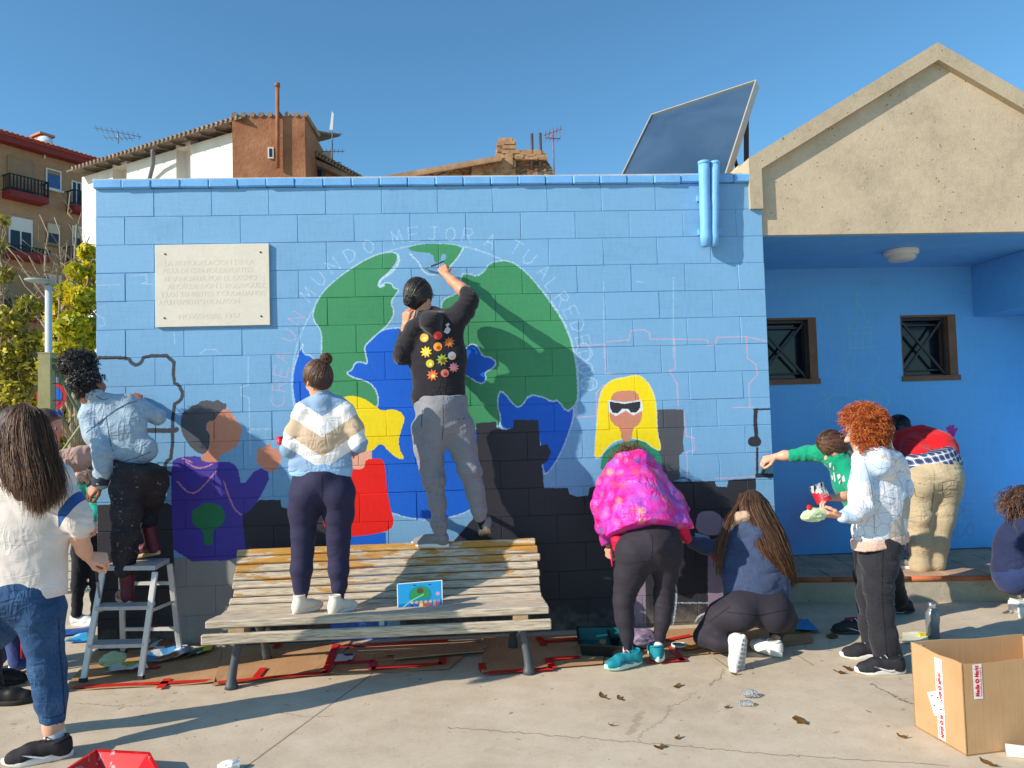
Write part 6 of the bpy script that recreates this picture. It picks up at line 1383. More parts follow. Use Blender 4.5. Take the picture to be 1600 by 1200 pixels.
def shoe(r, heel, toe, up=(0, 0, 1), mat=None, sole=None, style='sneaker', w=1.0, lace=M_LACE, name='shoe', soleh=.026, accent=None, L=None, tread=False):
    heel = np.asarray(heel, float); toe = np.asarray(toe, float); X = toe - heel; L = L or np.linalg.norm(X); X = nrm(X); Yv = nrm(np.cross(up, X)); Z = np.cross(X, Yv); k = L / .27; sole = sole or M_SOLEW
    Tw = lambda v: heel + k * (v[0] * X + v[1] * w * Yv + v[2] * Z)
    fl = lambda s: None
    P = wchain([Tw(q) for q in ((.045, 0, .058), (.10, 0, .056), (.16, 0, .046), (.215, 0, .034))], [.036 * k, .036 * k, .039 * k, .034 * k], None, .02 * k)
    P += wchain([Tw((.19, .016, .032)), Tw((.235, 0, .030))], [.026 * k, .026 * k], None, .02 * k) + wchain([Tw((.035, 0, .035)), Tw((.04, 0, .07))], [.034 * k, .033 * k], None, .02)
    ch = {'sneaker': .085, 'hitop': .135, 'boot': .20}[style]
    P += wchain([Tw((.055, 0, .06)), Tw((.056, 0, ch))], [.040 * k, (.041 if style != 'boot' else .050) * k], None, .025)
    if style == 'hitop': P += wchain([Tw((.06, 0, .09)), Tw((.12, 0, .058))], .032 * k, None, .02)
    P += cut(Tw((0, 0, .015)), -Z) + cut(Tw((0, 0, ch)), Z)
    o = blob(name, P, mat, r, .0055, None, 1, bvh=True)
    m = MB(); N = 28; out = []
    for i in range(N):
        a = 2 * math.pi * i / N; c = math.cos(a); x = .135 + .138 * c; wd = np.interp(x, [0, .05, .11, .19, .25, .272], [.028, .035, .033, .044, .034, .026]); out.append((x, wd * math.sin(a) * (1.0 if abs(math.sin(a)) > .5 else .98), 0))
    toe_up = lambda x: .012 * max(0, (x - .2) / .07) ** 2
    ring = [[Tw((q[0] + dx * (q[0] - .135), q[1] * sc, z + toe_up(q[0]) * (1 if z < .01 else .6))) for q in out] for sc, z, dx in ((.90, 0.0, -.03), (1.02, .006, .0), (1.04, soleh * .7, .01), (.98, soleh, -.01))]
    b0 = []
    for rg in ring: b0.append(len(m.V)); m.V += [tuple(v) for v in rg]
    for a in range(3):
        for i in range(N): j = (i + 1) % N; m.F.append((b0[a] + i, b0[a] + j, b0[a + 1] + j, b0[a + 1] + i)); m.M.append(0)
    m.F.append(tuple(b0[0] + i for i in range(N))[::-1]); m.F.append(tuple(b0[3] + i for i in range(N))); m.M += [0, 0]
    m.build('sole', sole, o, True)
    if tread:
        m = MB()
        for i in range(9):
            x = .03 + .026 * i; wd = np.interp(x, [0, .05, .11, .19, .25], [.018, .024, .022, .032, .022])
            for sd in (-1, 1): m.obox(Tw((x, sd * wd * .55 * w, -.001 + toe_up(x))), (.008 * k, wd * .36 * w, .002), np.array([X, Yv, Z]))
        m.build('tread', M('tread_grey', srgb(168, 164, 160), .8, .1), o)
    m = MB(); m.tube([Tw((.056 + .038 * math.cos(q), .038 * math.sin(q), ch - .002 + (.010 * -math.cos(q) if style == 'sneaker' else 0))) for q in np.linspace(0, 2 * math.pi, 17)], .0065 * k, 6, 0, False); m.build('collar', mat, o, True)
    if style != 'boot':
        m = MB()
        for i in range(4): x = .10 + .025 * i; zz = .094 - .011 * i; m.tube([Tw((x, -.022, zz - .006)), Tw((x + .004, 0, zz + .004)), Tw((x, .022, zz - .006))], .0035 * k, 5)
        m.build('lace', lace, o, True)
    if accent: 
        m = MB(); sd = accent[1]; pts = [(.07, .0365, .034), (.10, .040, .030), (.15, .043, .046), (.185, .041, .052), (.15, .0435, .038), (.10, .0415, .024)]
        m.prism([Tw((x, sd * (y + .001), z)) for x, y, z in pts], Yv * sd * .0015); m.build('side_mark', accent[0], o)
    return o
def brush(label, a, b, col, hold=.0, w=.018, Lb=.05):
    """a: end of the handle, b: tip of the bristles"""
    a, b = np.asarray(a, float), np.asarray(b, float); d = nrm(b - a); L = np.linalg.norm(b - a); t = thing('paintbrush', label, 'paintbrush', tuple(b)); m = MB(); m.tube([a, a + d * (L - Lb - .02) * .5, a + d * (L - Lb - .02)], [.005, .0075, .006], 8); m.build('handle', M('brush_handle', srgb(60, 50, 44), .4), t, True)
    x = nrm(np.cross(d, (.3, 1, .2))); m = MB(); m.bar(b - d * (Lb + .022), b - d * Lb, w * 1.6, w * .7, x); m.build('ferrule', M('ferrule', srgb(160, 160, 160), .35, .1, 8, 0, 1, .5, .7), t); m = MB(); m.obox(b - d * Lb / 2, (Lb / 2, w * .75, w * .3), np.array([d, np.cross(x, d), x]), 0, .003); m.build('bristles', col, t); return t
def both(*a):
    o = []
    for x in a: o += x
    return o
FY = (0, 1, 0, .66)

# ---------------------------------------------------------------- woman with a bun standing on the bench seat
Y = -.70
r = person('woman with a brown bun in a chevron striped sweater standing on the bench seat', tuple(G(500, 962, .385)))
C = W(497, 588, Y); fw = (-.55, .8, -.32); Nk = chain([(501, 608, Y, 12), (503, 625, Y, 13)])
Lg = chain([(503, 760, Y, 30), (478, 772, Y, 25), (475, 800, Y, 24), (474, 835, Y, 19), (473, 862, Y, 17), (471, 890, Y - .01, 17), (471, 915, Y - .01, 12.5), (471, 935, Y - .01, 11)], None, .05) + chain([(503, 752, Y, 33), (530, 770, Y, 25), (530, 803, Y, 23.5), (529, 838, Y, 18.5), (529, 862, Y, 16.5), (529, 890, Y - .01, 16.5), (530, 915, Y - .01, 12), (530, 935, Y - .01, 10.5)], None, .05) + chain([(479, 776, Y - .05, 22)], None, .05) + chain([(528, 775, Y - .05, 22)], None, .05) + chain([(482, 748, Y, 27), (522, 746, Y, 27)], FY, .04)
Lg += cut(W(500, 735, Y), (0, 0, 1))
Tp = chain([(474, 646, Y, 18), (480, 690, Y, 26), (478, 738, Y, 28)], FY, .05) + chain([(534, 643, Y, 18), (524, 690, Y, 26), (525, 736, Y, 27)], FY, .05) + chain([(504, 634, Y, 25), (502, 680, Y, 34), (501, 738, Y, 36)], FY, .05) + chain([(482, 634, Y, 14), (528, 631, Y, 14)], FY, .04) + chain([(503, 618, Y, 15), (503, 626, Y, 18)], None, .02)
Ar = chain([(472, 646, Y, 16), (460, 675, Y, 15.5), (453, 700, Y - .02, 15)], None, .03) + chain([(453, 700, Y - .02, 15), (450, 700, Y + .2, 12)], None, .03) + chain([(540, 643, Y, 16), (555, 670, Y, 15), (561, 694, Y - .02, 14.5)], None, .03) + chain([(561, 694, Y - .02, 14.5), (552, 702, Y + .2, 12)], None, .03)
wL, wR = W(447, 698, Y + .22), W(551, 703, Y + .22)
multi('body', [(head_prims(C, fw, (0, 0, 1), .93) + Nk, .0048), (grow(Lg[:-1] + Tp[:-1] + Ar, -.026), .014), (hand_prims(wL, (-.15, .9, .2), (-.5, -.2, .7), -1, 1.0, .92), .0035), (hand_prims(wR, (-.2, .9, .1), (.3, -.2, .8), 1, .9, .92), .0035)], SK1, r); eyes(r, C, fw, (0, 0, 1), .93)
t = NT('chevron_knit'); p = t.pos(); s_ = t.sep(p); ap_ = W(507, 650, Y); dx_ = t.math('ABSOLUTE', t.math('SUBTRACT', s_[0], float(ap_[0]))); v_ = t.math('SUBTRACT', t.math('SUBTRACT', s_[2], float(ap_[2])), t.math('MULTIPLY', dx_, .66)); v_ = t.math('ADD', v_, t.math('MULTIPLY', t.noise(p, 60, 2), .006)); f_ = t.math('ADD', t.math('MULTIPLY', v_, 1.0), .5); kb, kw, kg = srgb(140, 168, 198), srgb(232, 228, 224), srgb(200, 176, 148)
pp = 1 / ppm(ap_); t.color(t.ramp(f_, [(0, kb), (.5 - 82 * pp, kw), (.5 - 62 * pp, kg), (.5 - 32 * pp, kw), (.5, kb)], 'CONSTANT')); t.rough(.9).spec(.15); t.b.inputs['Sheen Weight'].default_value = .2
wv_ = t.noise(t.mapping(p, (220, 220, 90)), 1.0, 2); t.bump(t.math('ADD', t.math('MULTIPLY', wv_, .35), t.math('MULTIPLY', wrinkles(t, p), .8)), .35, .012)
blob('sweater', Tp + Ar + chain([(480, 728, Y, 28), (524, 725, Y, 28)], FY, .03) + cut(W(500, 734, Y), (.06, 0, -1)), t.mat, r, .007, folds(.006, 6, 14, (0, 0, 1), 3, [(W(457, 690, Y), .07, .006), (W(558, 685, Y), .07, .006), (W(500, 720, Y), .10, .004)]))
blob('undershirt', grow(chain([(480, 730, Y, 24), (479, 737, Y, 25)], FY, .04) + chain([(523, 728, Y, 24), (524, 733, Y, 25)], FY, .04) + chain([(501, 730, Y, 33), (501, 736, Y, 33)], FY, .04), .014) + cut(W(470, 744, Y), (-.10, 0, -1)), cloth('pale_blue_cotton', srgb(150, 190, 224)), r, .009)
blob('leggings', Lg, cloth('navy_legging', srgb(47, 45, 72), 900, .75, .06, 6, .12, .05, 0, 1, .3), r, .007, folds(.002, 9, 20, (0, 0, 1), 5, [(W(472, 925, Y), .05, .003), (W(530, 925, Y), .05, .003), (W(502, 790, Y - .08), .05, .003)]), bvh=True)
seam([o for o in r.children if o.name.startswith('leggings')][-1], [[(503, 742), (503, 792)]], M('seam_navy', srgb(30, 30, 50), .9))
Mcv = M('cream_canvas', srgb(226, 218, 200), .8, .06, 12, .25, 160)
for (x, y, a) in ((472, 958, W(471, 935, Y)), (528, 959, W(530, 935, Y))):
    hl = G(x - 4, y + 2, .388) + np.array([0, .0, 0]); shoe(r, hl + [-.03, -.03, 0], hl + nrm([.62, .78, 0]) * .225 + [-.03, -.03, 0], (0, 0, 1), Mcv, None, 'hitop', 1.0, M_LACE, 'shoe', .03)
HB = hairmat('brown_hair', [srgb(52, 34, 26), srgb(92, 62, 44), srgb(140, 100, 72)], .5); HBd = M('dark_brown_hair', srgb(52, 34, 26), .5, .2, 40, .3, 200, .5)
cap_hair(r, C, fw, (0, 0, 1), .93, HBd, .03, .85, .5); f, ri, u = frame(fw); A = np.array([f, ri, u]); rad = np.array([.106, .088, .107]) * .93
st_ = [(math.cos(a) * .75, math.sin(a), math.cos(a) * .55 - .1) for a in np.linspace(0, 2.4, 10)] + [(math.cos(a) * .75, -math.sin(a), math.cos(a) * .55 - .1) for a in np.linspace(0, 2.4, 10)] + [(-.8, b, -.75) for b in (-.6, -.2, .2, .6)]
bd = (-.62, .30, .75); strands('hair_strands', arcs(C, A, rad, st_, bd, 1800, 10, 1, .12, 1.06), np.array([.0017] * 9 + [.001]), HB, r)
bc = C + (np.array(bd) / np.linalg.norm(bd) * .118) @ A; blob('hair_bun', ell(bc, [.034, .034, .032]), HBd, r, .005, folds(.004, 30, 30)); P = []
for i in range(160): a0 = rng.uniform(0, 6.28); ax = nrm(rng.normal(size=3)); x = nrm(np.cross(ax, (1, .3, .2))); y = np.cross(ax, x); P.append([bc + .037 * rng.uniform(.9, 1.1) * (math.cos(a0 + q) * x + math.sin(a0 + q) * y) for q in np.linspace(0, 2.6, 10)])
strands('bun_strands', np.array(P), .0016, HB, r)
m = MB(); q = W(438, 688, Y + .26); m.lathe(q - [0, 0, .03], [(.02, 0), (.026, .055), (.024, .055), (.018, .004), (.001, .004)], 16); tag(m.build('paint_cup', M('red_plastic', srgb(206, 30, 36), .4), None, True, pivot=q), 'small red paint cup held by the woman with the chevron sweater', 'cup')

# ---------------------------------------------------------------- man in the black hoodie standing on top of the backrest
Y = -.31
r = person('man in a black fruit print hoodie and grey joggers standing on the bench back', tuple(W(700, 850, Y)))
C = W(653, 459, Y + .02); fw = (.42, .88, .12); Nk = chain([(660, 476, Y + .01, 13), (668, 494, Y, 15)])
Tp = chain([(652, 516, Y, 20), (662, 560, Y, 25), (669, 615, Y, 25)], FY, .05) + chain([(702, 508, Y, 22), (706, 560, Y, 24), (706, 612, Y, 22)], FY, .05) + chain([(676, 500, Y, 24), (684, 560, Y, 36), (687, 612, Y, 36)], FY, .05) + chain([(660, 508, Y, 15), (702, 498, Y, 16)], FY, .04)
Tp += chain([(658, 492, Y - .04, 8), (676, 500, Y - .085, 14), (690, 494, Y - .05, 8)], None, .03) + chain([(672, 506, Y - .085, 17), (684, 524, Y - .075, 10)], None, .03) + chain([(666, 622, Y, 25), (668, 627, Y, 24)], FY, .02) + chain([(707, 620, Y, 22), (708, 625, Y, 21)], FY, .02)
Ar = chain([(648, 516, Y, 17), (634, 540, Y - .01, 16), (628, 556, Y - .01, 15)], None, .03) + chain([(628, 556, Y - .01, 15), (632, 522, Y + .14, 12)], None, .03) + chain([(708, 506, Y, 20), (724, 486, Y, 18), (733, 470, Y, 15.5), (729, 458, Y + .02, 13)], None, .03)
Fa = chain([(731, 462, Y + .01, 10.5), (722, 452, Y + .06, 10.5), (708, 440, Y + .12, 8.5), (697, 429, Y + .16, 7)], None, .02)
wR = W(697, 429, Y + .16); wL = W(634, 508, Y + .10)
multi('body', [(head_prims(C, fw, (0, 0, 1), 1.0) + Nk, .0048), (Fa, .006), (grow(Tp + Ar, -.016), .014), (chain([(632, 524, Y + .13, 9), (634, 508, Y + .10, 7)]) + hand_prims(wL, (.15, -.25, 1), (-.6, -.7, 0), 1, .8, 1.0), .0035),
 (hand_prims(wR, W(687, 412, Y + .23) - wR, (-.1, -1, .25), 1, .85, .95, .08, .8), .003)], SK2, r); eyes(r, C, fw)
Tp += cut(W(680, 640, Y), (0, 0, -1))
hd = blob('hoodie', Tp + Ar, cloth('black_fleece', srgb(40, 37, 42), 700, .9, .12, 8, .35, .25), r, .007, folds(.006, 5, 12, (.2, 0, 1), 11, [(W(688, 615, Y), .12, .006), (W(722, 490, Y), .10, .006), (W(632, 555, Y), .08, .005)]), bvh=True)
fruit = [(663, 528, 8, 0, (240, 170, 60)), (684, 524, 7.5, 0, (226, 70, 70)), (702, 535, 8.5, 1, (236, 110, 60)), (666, 550, 9, 1, (236, 196, 40)), (684, 542, 8, 0, (236, 150, 50)), (706, 556, 7.5, 0, (190, 190, 200)), (672, 568, 7.5, 0, (196, 180, 40)), (691, 562, 9, 1, (160, 190, 70)), (709, 574, 8, 1, (236, 140, 170)), (676, 586, 9, 1, (240, 110, 60)), (695, 583, 7.5, 0, (240, 130, 110))]
for i, (x, y, rr_, sp, cc) in enumerate(fruit):
    n = 18; pl_ = [(x + rr_ * .85 * (1.0 if not sp else (1.25 if k % 2 else .72)) * math.cos(2 * math.pi * k / n), y + rr_ * .85 * (1.0 if not sp else (1.25 if k % 2 else .72)) * math.sin(2 * math.pi * k / n)) for k in range(n)]
    if i in (0, 1, 4, 6, 10): pl_ = [(px_, py_ * 1.0) for px_, py_ in pl_]
    o = decal('fruit_print', [pl_], [BVH[hd.name]], M('print_%d_%d_%d' % cc, srgb(*cc), .6, .35, 60), hd, .0025)
    if o: 
        pl2 = [(x + (px_ - x) * .45 + 1, y + (py_ - y) * .42 + 1.5) for px_, py_ in pl_]; decal('fruit_print', [pl2], [BVH[hd.name]], M('print_hi_%d' % (i % 3), srgb(*((250, 220, 120), (180, 60, 40), (250, 160, 60))[i % 3]), .6, .3, 70), hd, .004)
decal('white_print', [[(693, 519), (696, 513), (700, 510), (704, 514), (702, 520), (698, 522)], [(696, 508), (701, 504), (703, 507), (699, 511)]], [BVH[hd.name]], M('print_white', srgb(200, 200, 205), .6, .4, 90), hd, .0025)
Lg = chain([(690, 640, Y, 38), (668, 668, Y, 26), (669, 695, Y, 25), (673, 722, Y, 21.5), (678, 750, Y - .015, 19.5), (683, 785, Y - .02, 16), (686, 815, Y - .02, 15), (687, 832, Y - .02, 13)], None, .05) + chain([(690, 640, Y, 38), (718, 668, Y, 25), (724, 700, Y, 23), (734, 736, Y - .02, 20), (742, 768, Y - .02, 17), (748, 795, Y - .02, 14.5), (750, 808, Y - .02, 12.5)], None, .05) + chain([(668, 630, Y, 25), (710, 628, Y, 24)], (0, 1, 0, .75), .04) + chain([(690, 668, Y - .05, 24), (688, 690, Y - .05, 16)], None, .06)
blob('joggers', grow(Lg, -.005) + cut(W(690, 618, Y), (0, 0, 1)), cloth('grey_jersey', srgb(122, 122, 128), 800, .9, .10, 10, .4, .2, .35, 160), r, .007, folds(.005, 6, 13, (.1, 0, 1), 21, [(W(680, 755, Y), .09, .007), (W(740, 745, Y), .09, .008), (W(690, 690, Y), .08, .006), (W(686, 815, Y), .07, .006)]), bvh=True)
seam([o for o in r.children if o.name.startswith('joggers')][-1], [[(692, 632), (693, 660), (691, 688)], [(716, 655), (726, 654), (733, 650)], [(660, 640), (658, 668)], [(674, 822), (699, 824)], [(738, 800), (763, 802)]], M('seam_grey', srgb(66, 66, 72), .9))
M_GSH = M('grey_knit_shoe', srgb(128, 128, 130), .8, .15, 30, .35, 200)
blob('sock', chain([(688, 832, Y - .02, 8), (689, 842, Y - .02, 8)]) + chain([(751, 806, Y - .02, 8), (755, 822, Y, 8)]), M('black_sock', srgb(30, 30, 34), .9), r, .006)
h0 = W(701, 855, Y - .03); shoe(r, h0, h0 + nrm([-.93, .33, .0]) * .265, (0, 0, 1), M_GSH, None, 'sneaker', 1.05)
h0 = W(759, 828, Y - .05); t0 = W(757, 838, Y + .16); shoe(r, h0, h0 + nrm(t0 - h0) * .265, (0, .5, 1), M_GSH, M('tan_sole', srgb(206, 190, 160), .7, .1), 'sneaker', 1.05)
HK = hairmat('black_hair', [srgb(18, 16, 16), srgb(44, 38, 36), srgb(88, 76, 70)], .45, .7); HKd = M('near_black_hair', srgb(24, 20, 20), .45, .2, 40, .3, 200, .5)
cap_hair(r, C, fw, (0, 0, 1), 1.0, HKd, .04, .85, .5); f, ri, u = frame(fw); A = np.array([f, ri, u]); rad = np.array([.106, .088, .107]); bd = (-.85, -.05, -.35)
st_ = [(math.cos(a) * .8, sg_ * math.sin(a), math.cos(a) * .6 - .12) for a in np.linspace(0, 2.2, 10) for sg_ in (-1, 1)] + [(-.75, b, -.8) for b in (-.6, -.3, 0, .3, .6)] + [(.1, b, 1) for b in (-.4, 0, .4)]
strands('hair_strands', arcs(C, A, rad, st_, bd, 1800, 10, 2, .12, 1.06), np.array([.0016] * 9 + [.001]), HK, r)
bc = C + (nrm(bd) * .122) @ A; blob('hair_bun', ell(bc, [.036, .034, .038]), HKd, r, .005, folds(.004, 30, 30)); P = []
for i in range(160): a0 = rng.uniform(0, 6.28); ax = nrm(rng.normal(size=3)); x = nrm(np.cross(ax, (1, .3, .2))); y = np.cross(ax, x); P.append([bc + .039 * rng.uniform(.9, 1.1) * (math.cos(a0 + q) * x + math.sin(a0 + q) * y) for q in np.linspace(0, 2.6, 10)])
strands('bun_strands', np.array(P), .0016, HK, r)
cap_hair(r, C - .052 * u + .01 * f, fw, (0, 0, 1), .78, HKd, .0, .0, 1.0, (.088, .083, .09), cut(C + .02 * f, -f) + cut(C - .06 * u, u), 'beard')
m = MB(); m.tube([C + .105 * f + .072 * ri - .012 * u, C - .005 * f + .086 * ri - .008 * u], .0022, 6); m.tube([C + .108 * f + .010 * ri - .03 * u, C + .108 * f + .01 * ri + .004 * u, C + .105 * f + .06 * ri + .004 * u, C + .103 * f + .062 * ri - .03 * u, C + .108 * f + .01 * ri - .03 * u], .0022, 6); m.build('glasses', M('black_frame', srgb(24, 24, 26), .3), r, True)
brush('paintbrush with green paint held up to the globe by the man in the hoodie', W(694, 408, Y + .20), W(664, 420, -.012), M('green_bristle', srgb(50, 120, 90), .6), 0, .012, .04)

# ---------------------------------------------------------------- person in the denim blue jacket on the step stool
Y = -.36
r = person('person with curly black hair and pale blue jacket leaning on the step stool', (.4, -.36, .0))
C = W(137, 597, Y); fw = (.25, .93, .05); upv = (-.25, 0, 1); Nk = chain([(138, 610, Y, 14), (142, 622, Y, 16)])
Tp = chain([(146, 640, Y, 20), (168, 676, Y, 28), (194, 706, Y, 29)], FY, .05) + chain([(196, 630, Y, 16), (206, 662, Y, 22), (212, 688, Y, 19)], FY, .05) + chain([(166, 636, Y, 26), (186, 672, Y, 34), (202, 698, Y, 29)], FY, .05) + chain([(142, 646, Y, 16), (200, 626, Y, 14)], FY, .04) + chain([(131, 626, Y - .01, 7), (142, 614, Y - .05, 8), (155, 612, Y - .02, 7)], None, .02) + chain([(146, 624, Y, 17)], None, .03) + chain([(190, 716, Y, 26), (226, 702, Y, 22)], FY, .03)
Ar = chain([(140, 652, Y - .02, 18), (150, 680, Y - .05, 18), (164, 706, Y - .08, 18), (162, 730, Y - .07, 16), (159, 752, Y - .06, 14)], None, .03) + chain([(203, 632, Y + .02, 15), (226, 642, Y + .05, 14), (246, 651, Y + .09, 13.5)], None, .03) + chain([(246, 651, Y + .09, 13.5), (232, 640, Y + .20, 11), (222, 630, Y + .25, 9)], None, .02)
wR = W(220, 628, Y + .26); wL = W(157, 756, Y - .06)
multi('body', [(head_prims(C, fw, upv, 1.0) + Nk, .005), (grow(Tp + Ar, -.016), .014), (hand_prims(wR, (-.75, .2, .45), (-.1, -.6, .8), 1, 1.0, .95), .0035), (chain([(159, 752, Y - .06, 8), (155, 760, Y - .06, 7)]) + hand_prims(wL, (-.72, -.1, -.62), (-.3, -.9, .3), -1, .7, 1.0), .0035)], SK3, r); eyes(r, C, fw, upv)
Mden = cloth('bleached_denim', srgb(160, 180, 196), 800, .85, .16, 14, .5, .15); jb = blob('jacket', Tp + Ar, Mden, r, .007, folds(.006, 5, 11, (.5, 0, .85), 31, [(W(160, 735, Y - .07), .09, .009), (W(150, 655, Y), .10, .005), (W(245, 650, Y), .07, .006), (W(205, 690, Y), .10, .003)]), bvh=True)
seam(jb, [[(166, 652), (172, 690), (182, 726)], [(184, 724), (216, 714), (236, 706)], [(150, 618), (160, 626), (170, 622)]], M('seam_blue', srgb(70, 92, 116), .9))
for P_ in ([(135, 676), (150, 664), (166, 652), (182, 640), (200, 630), (214, 627)], [(150, 618), (142, 640)], [(150, 700), (176, 702)]):
    pl_ = [(x, y - .7) for x, y in P_] + [(x, y + .7) for x, y in P_[::-1]]
    for i in range(len(P_) - 1): decal('seam', [[(P_[i][0], P_[i][1] - .8), (P_[i + 1][0], P_[i + 1][1] - .8), (P_[i + 1][0], P_[i + 1][1] + .8), (P_[i][0], P_[i][1] + .8)]], [BVH[jb.name]], M('seam_blue', srgb(70, 92, 116), .9), jb, .002) if P_[0][0] == 135 else None
blob('cuff', chain([(159, 750, Y - .06, 14.5), (158, 756, Y - .06, 13.5)], None, .01) + cut(W(158, 759, Y - .06), (0, 0, -1)), M('dark_cuff', srgb(60, 66, 78), .9), r, .006)
Lg = chain([(214, 725, Y, 36), (201, 762, Y - .04, 28), (198, 800, Y - .08, 23), (196, 835, Y - .09, 21), (195, 865, Y - .08, 19), (194, 890, Y - .07, 17)], None, .05) + chain([(222, 725, Y, 36), (238, 752, Y + .02, 25), (234, 775, Y + .12, 22), (230, 790, Y + .18, 18)], None, .05) + chain([(230, 790, Y + .18, 17), (230, 812, Y + .12, 15), (230, 824, Y + .08, 14)], None, .03) + chain([(224, 738, Y - .05, 30)], None, .05)
t = NT('splattered_trousers'); p = t.pos(); n = t.noise(p, 10, 4); sp = t.noise(p, 34, 4, .75, .8); n2 = t.noise(p, 3.0, 2)
t.color(t.mix(t.ramp(t.math('ADD', t.math('MULTIPLY', sp, .7), t.math('MULTIPLY', n2, .3)), [(.585, 0.0), (.62, .7)]), t.ramp(n, [(.3, srgb(40, 38, 42)), (.7, srgb(60, 57, 62))]), srgb(190, 192, 196))); t.rough(.9).spec(.2); t.bump(wrinkles(t, p), .5, .014)
blob('trousers', Lg + cut(W(200, 720, Y), (.2, 0, .85)), t.mat, r, .007, folds(.006, 6, 12, (0, 0, 1), 41, [(W(196, 880, Y - .08), .07, .008), (W(230, 815, Y + .1), .06, .006), (W(198, 835, Y - .09), .08, .005)]))
Mbt = M('burgundy_leather', srgb(92, 28, 40), .5, .2, 14, .3, 70, .4); Mcs = M('crepe_sole', srgb(206, 176, 136), .8, .1)
hl = W(202, 948, Y - .10); hl[2] = .419; shoe(r, hl, hl + nrm([-.55, .75, 0]) * .255, (0, 0, 1), Mbt, Mcs, 'boot', 1.1)
hl = W(250, 866, Y + .03); hl[2] = max(hl[2], .69); shoe(r, hl, hl + nrm(np.array([-.72, .28, -.12])) * .25, (.12, -.1, 1), Mbt, Mcs, 'boot', 1.1)
HKd2 = M('jet_hair', srgb(14, 12, 14), .5, .2, 40, .3, 200, .4)
f, ri, u = frame(fw, upv); Cu = W(122, 566, Y)
blob('hair', ell(C + .008 * u, np.array([.103, .086, .102]), np.array([f, ri, u]), .03) + ell(C - .03 * f - .05 * u, [.075, .078, .06], np.array([f, ri, u]), .03) + ell(Cu, [.098, .095, .072], np.eye(3), .06) + ell(W(108, 574, Y), [.042, .06, .045], np.eye(3), .04) + cut(C + f * .035 - u * .02, f * .9 - u * .3), HKd2, r, .007, folds(.014, 26, 26))
cc_ = np.concatenate([Cu + nrm_rows(rng.normal(size=(260, 3))) * [.098, .095, .072], W(108, 574, Y) + nrm_rows(rng.normal(size=(70, 3))) * [.042, .06, .045], C + nrm_rows(rng.normal(size=(160, 3)) - np.array([0, 1.2, 0])) * [.10, .105, .10]])
strands('hair_curls', curls(cc_, 1100, .034, .007, 1.8, 13, 4, W(128, 580, Y), .2), .0017, hairmat('jet_curl', [srgb(10, 9, 11), srgb(24, 21, 23), srgb(46, 41, 44)], .4, .6), r)

# ---------------------------------------------------------------- young woman in the cream sweatshirt, foreground left
Y = -1.60
r = person('woman with long brown hair, cream sweatshirt and blue jeans at the left edge', (.4, -1.6, 0))
C = W(37, 665, Y + .0); fw = (.3, .95, .0); Nk = chain([(38, 690, Y, 17), (40, 715, Y, 20)])
Tp = chain([(6, 756, Y, 34), (8, 830, Y, 46), (8, 960, Y, 50)], FY, .07) + chain([(74, 752, Y, 33), (64, 830, Y, 41), (60, 955, Y, 45)], FY, .07) + chain([(40, 740, Y, 40), (38, 830, Y, 54), (36, 955, Y, 58)], FY, .07) + chain([(-20, 748, Y, 24), (88, 745, Y, 24)], FY, .06) + chain([(38, 722, Y, 25), (39, 730, Y, 28)], None, .03)
Ar = chain([(86, 752, Y, 28), (106, 785, Y, 25), (122, 812, Y - .01, 22), (127, 824, Y - .01, 19)], None, .04) + chain([(-22, 758, Y, 28), (-48, 820, Y, 24), (-55, 860, Y, 20)], None, .04)
Fa = chain([(118, 815, Y - .01, 15), (124, 838, Y + .01, 14.5), (131, 858, Y + .03, 12), (136, 868, Y + .05, 10)], None, .02) + chain([(-55, 860, Y, 14), (-60, 910, Y, 11)])
wR = W(137, 870, Y + .055)
Lgb = chain([(52, 900, Y, 20), (64, 958, Y, 15), (68, 1000, Y, 11), (74, 1045, Y, 9), (80, 1100, Y - .015, 9), (82, 1128, Y - .02, 14), (84, 1140, Y - .02, 14), (86, 1160, Y - .02, 14)])
multi('body', [(head_prims(C, fw, (0, 0, 1), .97) + Nk, .005), (Fa, .006), (grow(Tp + Ar, -.02) + cut(W(40, 915, Y), (.1, 0, -1)), .016), (Lgb, .006), (hand_prims(wR, (.85, .25, -.25), (.2, -.7, .6), 1, 1.35, .95, .05, 1.0), .003)], SK1, r); eyes(r, C, fw, (0, 0, 1), .97)
t = NT('cream_fleece'); p = t.pos(); s_ = t.sep(p); a1 = W(103, 815, Y); a2 = W(133, 776, Y); e_ = a2 - a1; e_ = e_ / np.linalg.norm(e_); nx, nz = -e_[2], e_[0]
dd = t.math('ADD', t.math('MULTIPLY', t.math('SUBTRACT', s_[0], float(a1[0])), float(nx)), t.math('MULTIPLY', t.math('SUBTRACT', s_[2], float(a1[2])), float(nz)))
on = t.math('MULTIPLY', t.math('MULTIPLY', t.math('GREATER_THAN', dd, -.012), t.math('LESS_THAN', dd, .034)), t.math('GREATER_THAN', s_[0], float(W(102, 800, Y)[0])))
n = t.noise(p, 8, 4); t.color(t.mix(on, t.ramp(n, [(.3, srgb(214, 202, 192)), (.7, srgb(232, 222, 214))]), srgb(40, 84, 150))); t.rough(.95).spec(.15); t.b.inputs['Sheen Weight'].default_value = .25; t.bump(t.math('ADD', t.math('MULTIPLY', t.noise(p, 300, 2), .2), t.math('MULTIPLY', wrinkles(t, p), .7)), .3, .014)
blob('sweatshirt', Tp + Ar + cut(W(40, 938, Y), (.10, 0, -1)) , t.mat, r, .008, folds(.006, 4, 7, (.3, 0, 1), 51, [(W(105, 800, Y), .10, .007), (W(122, 820, Y), .06, .007), (W(60, 890, Y), .12, .004)]))
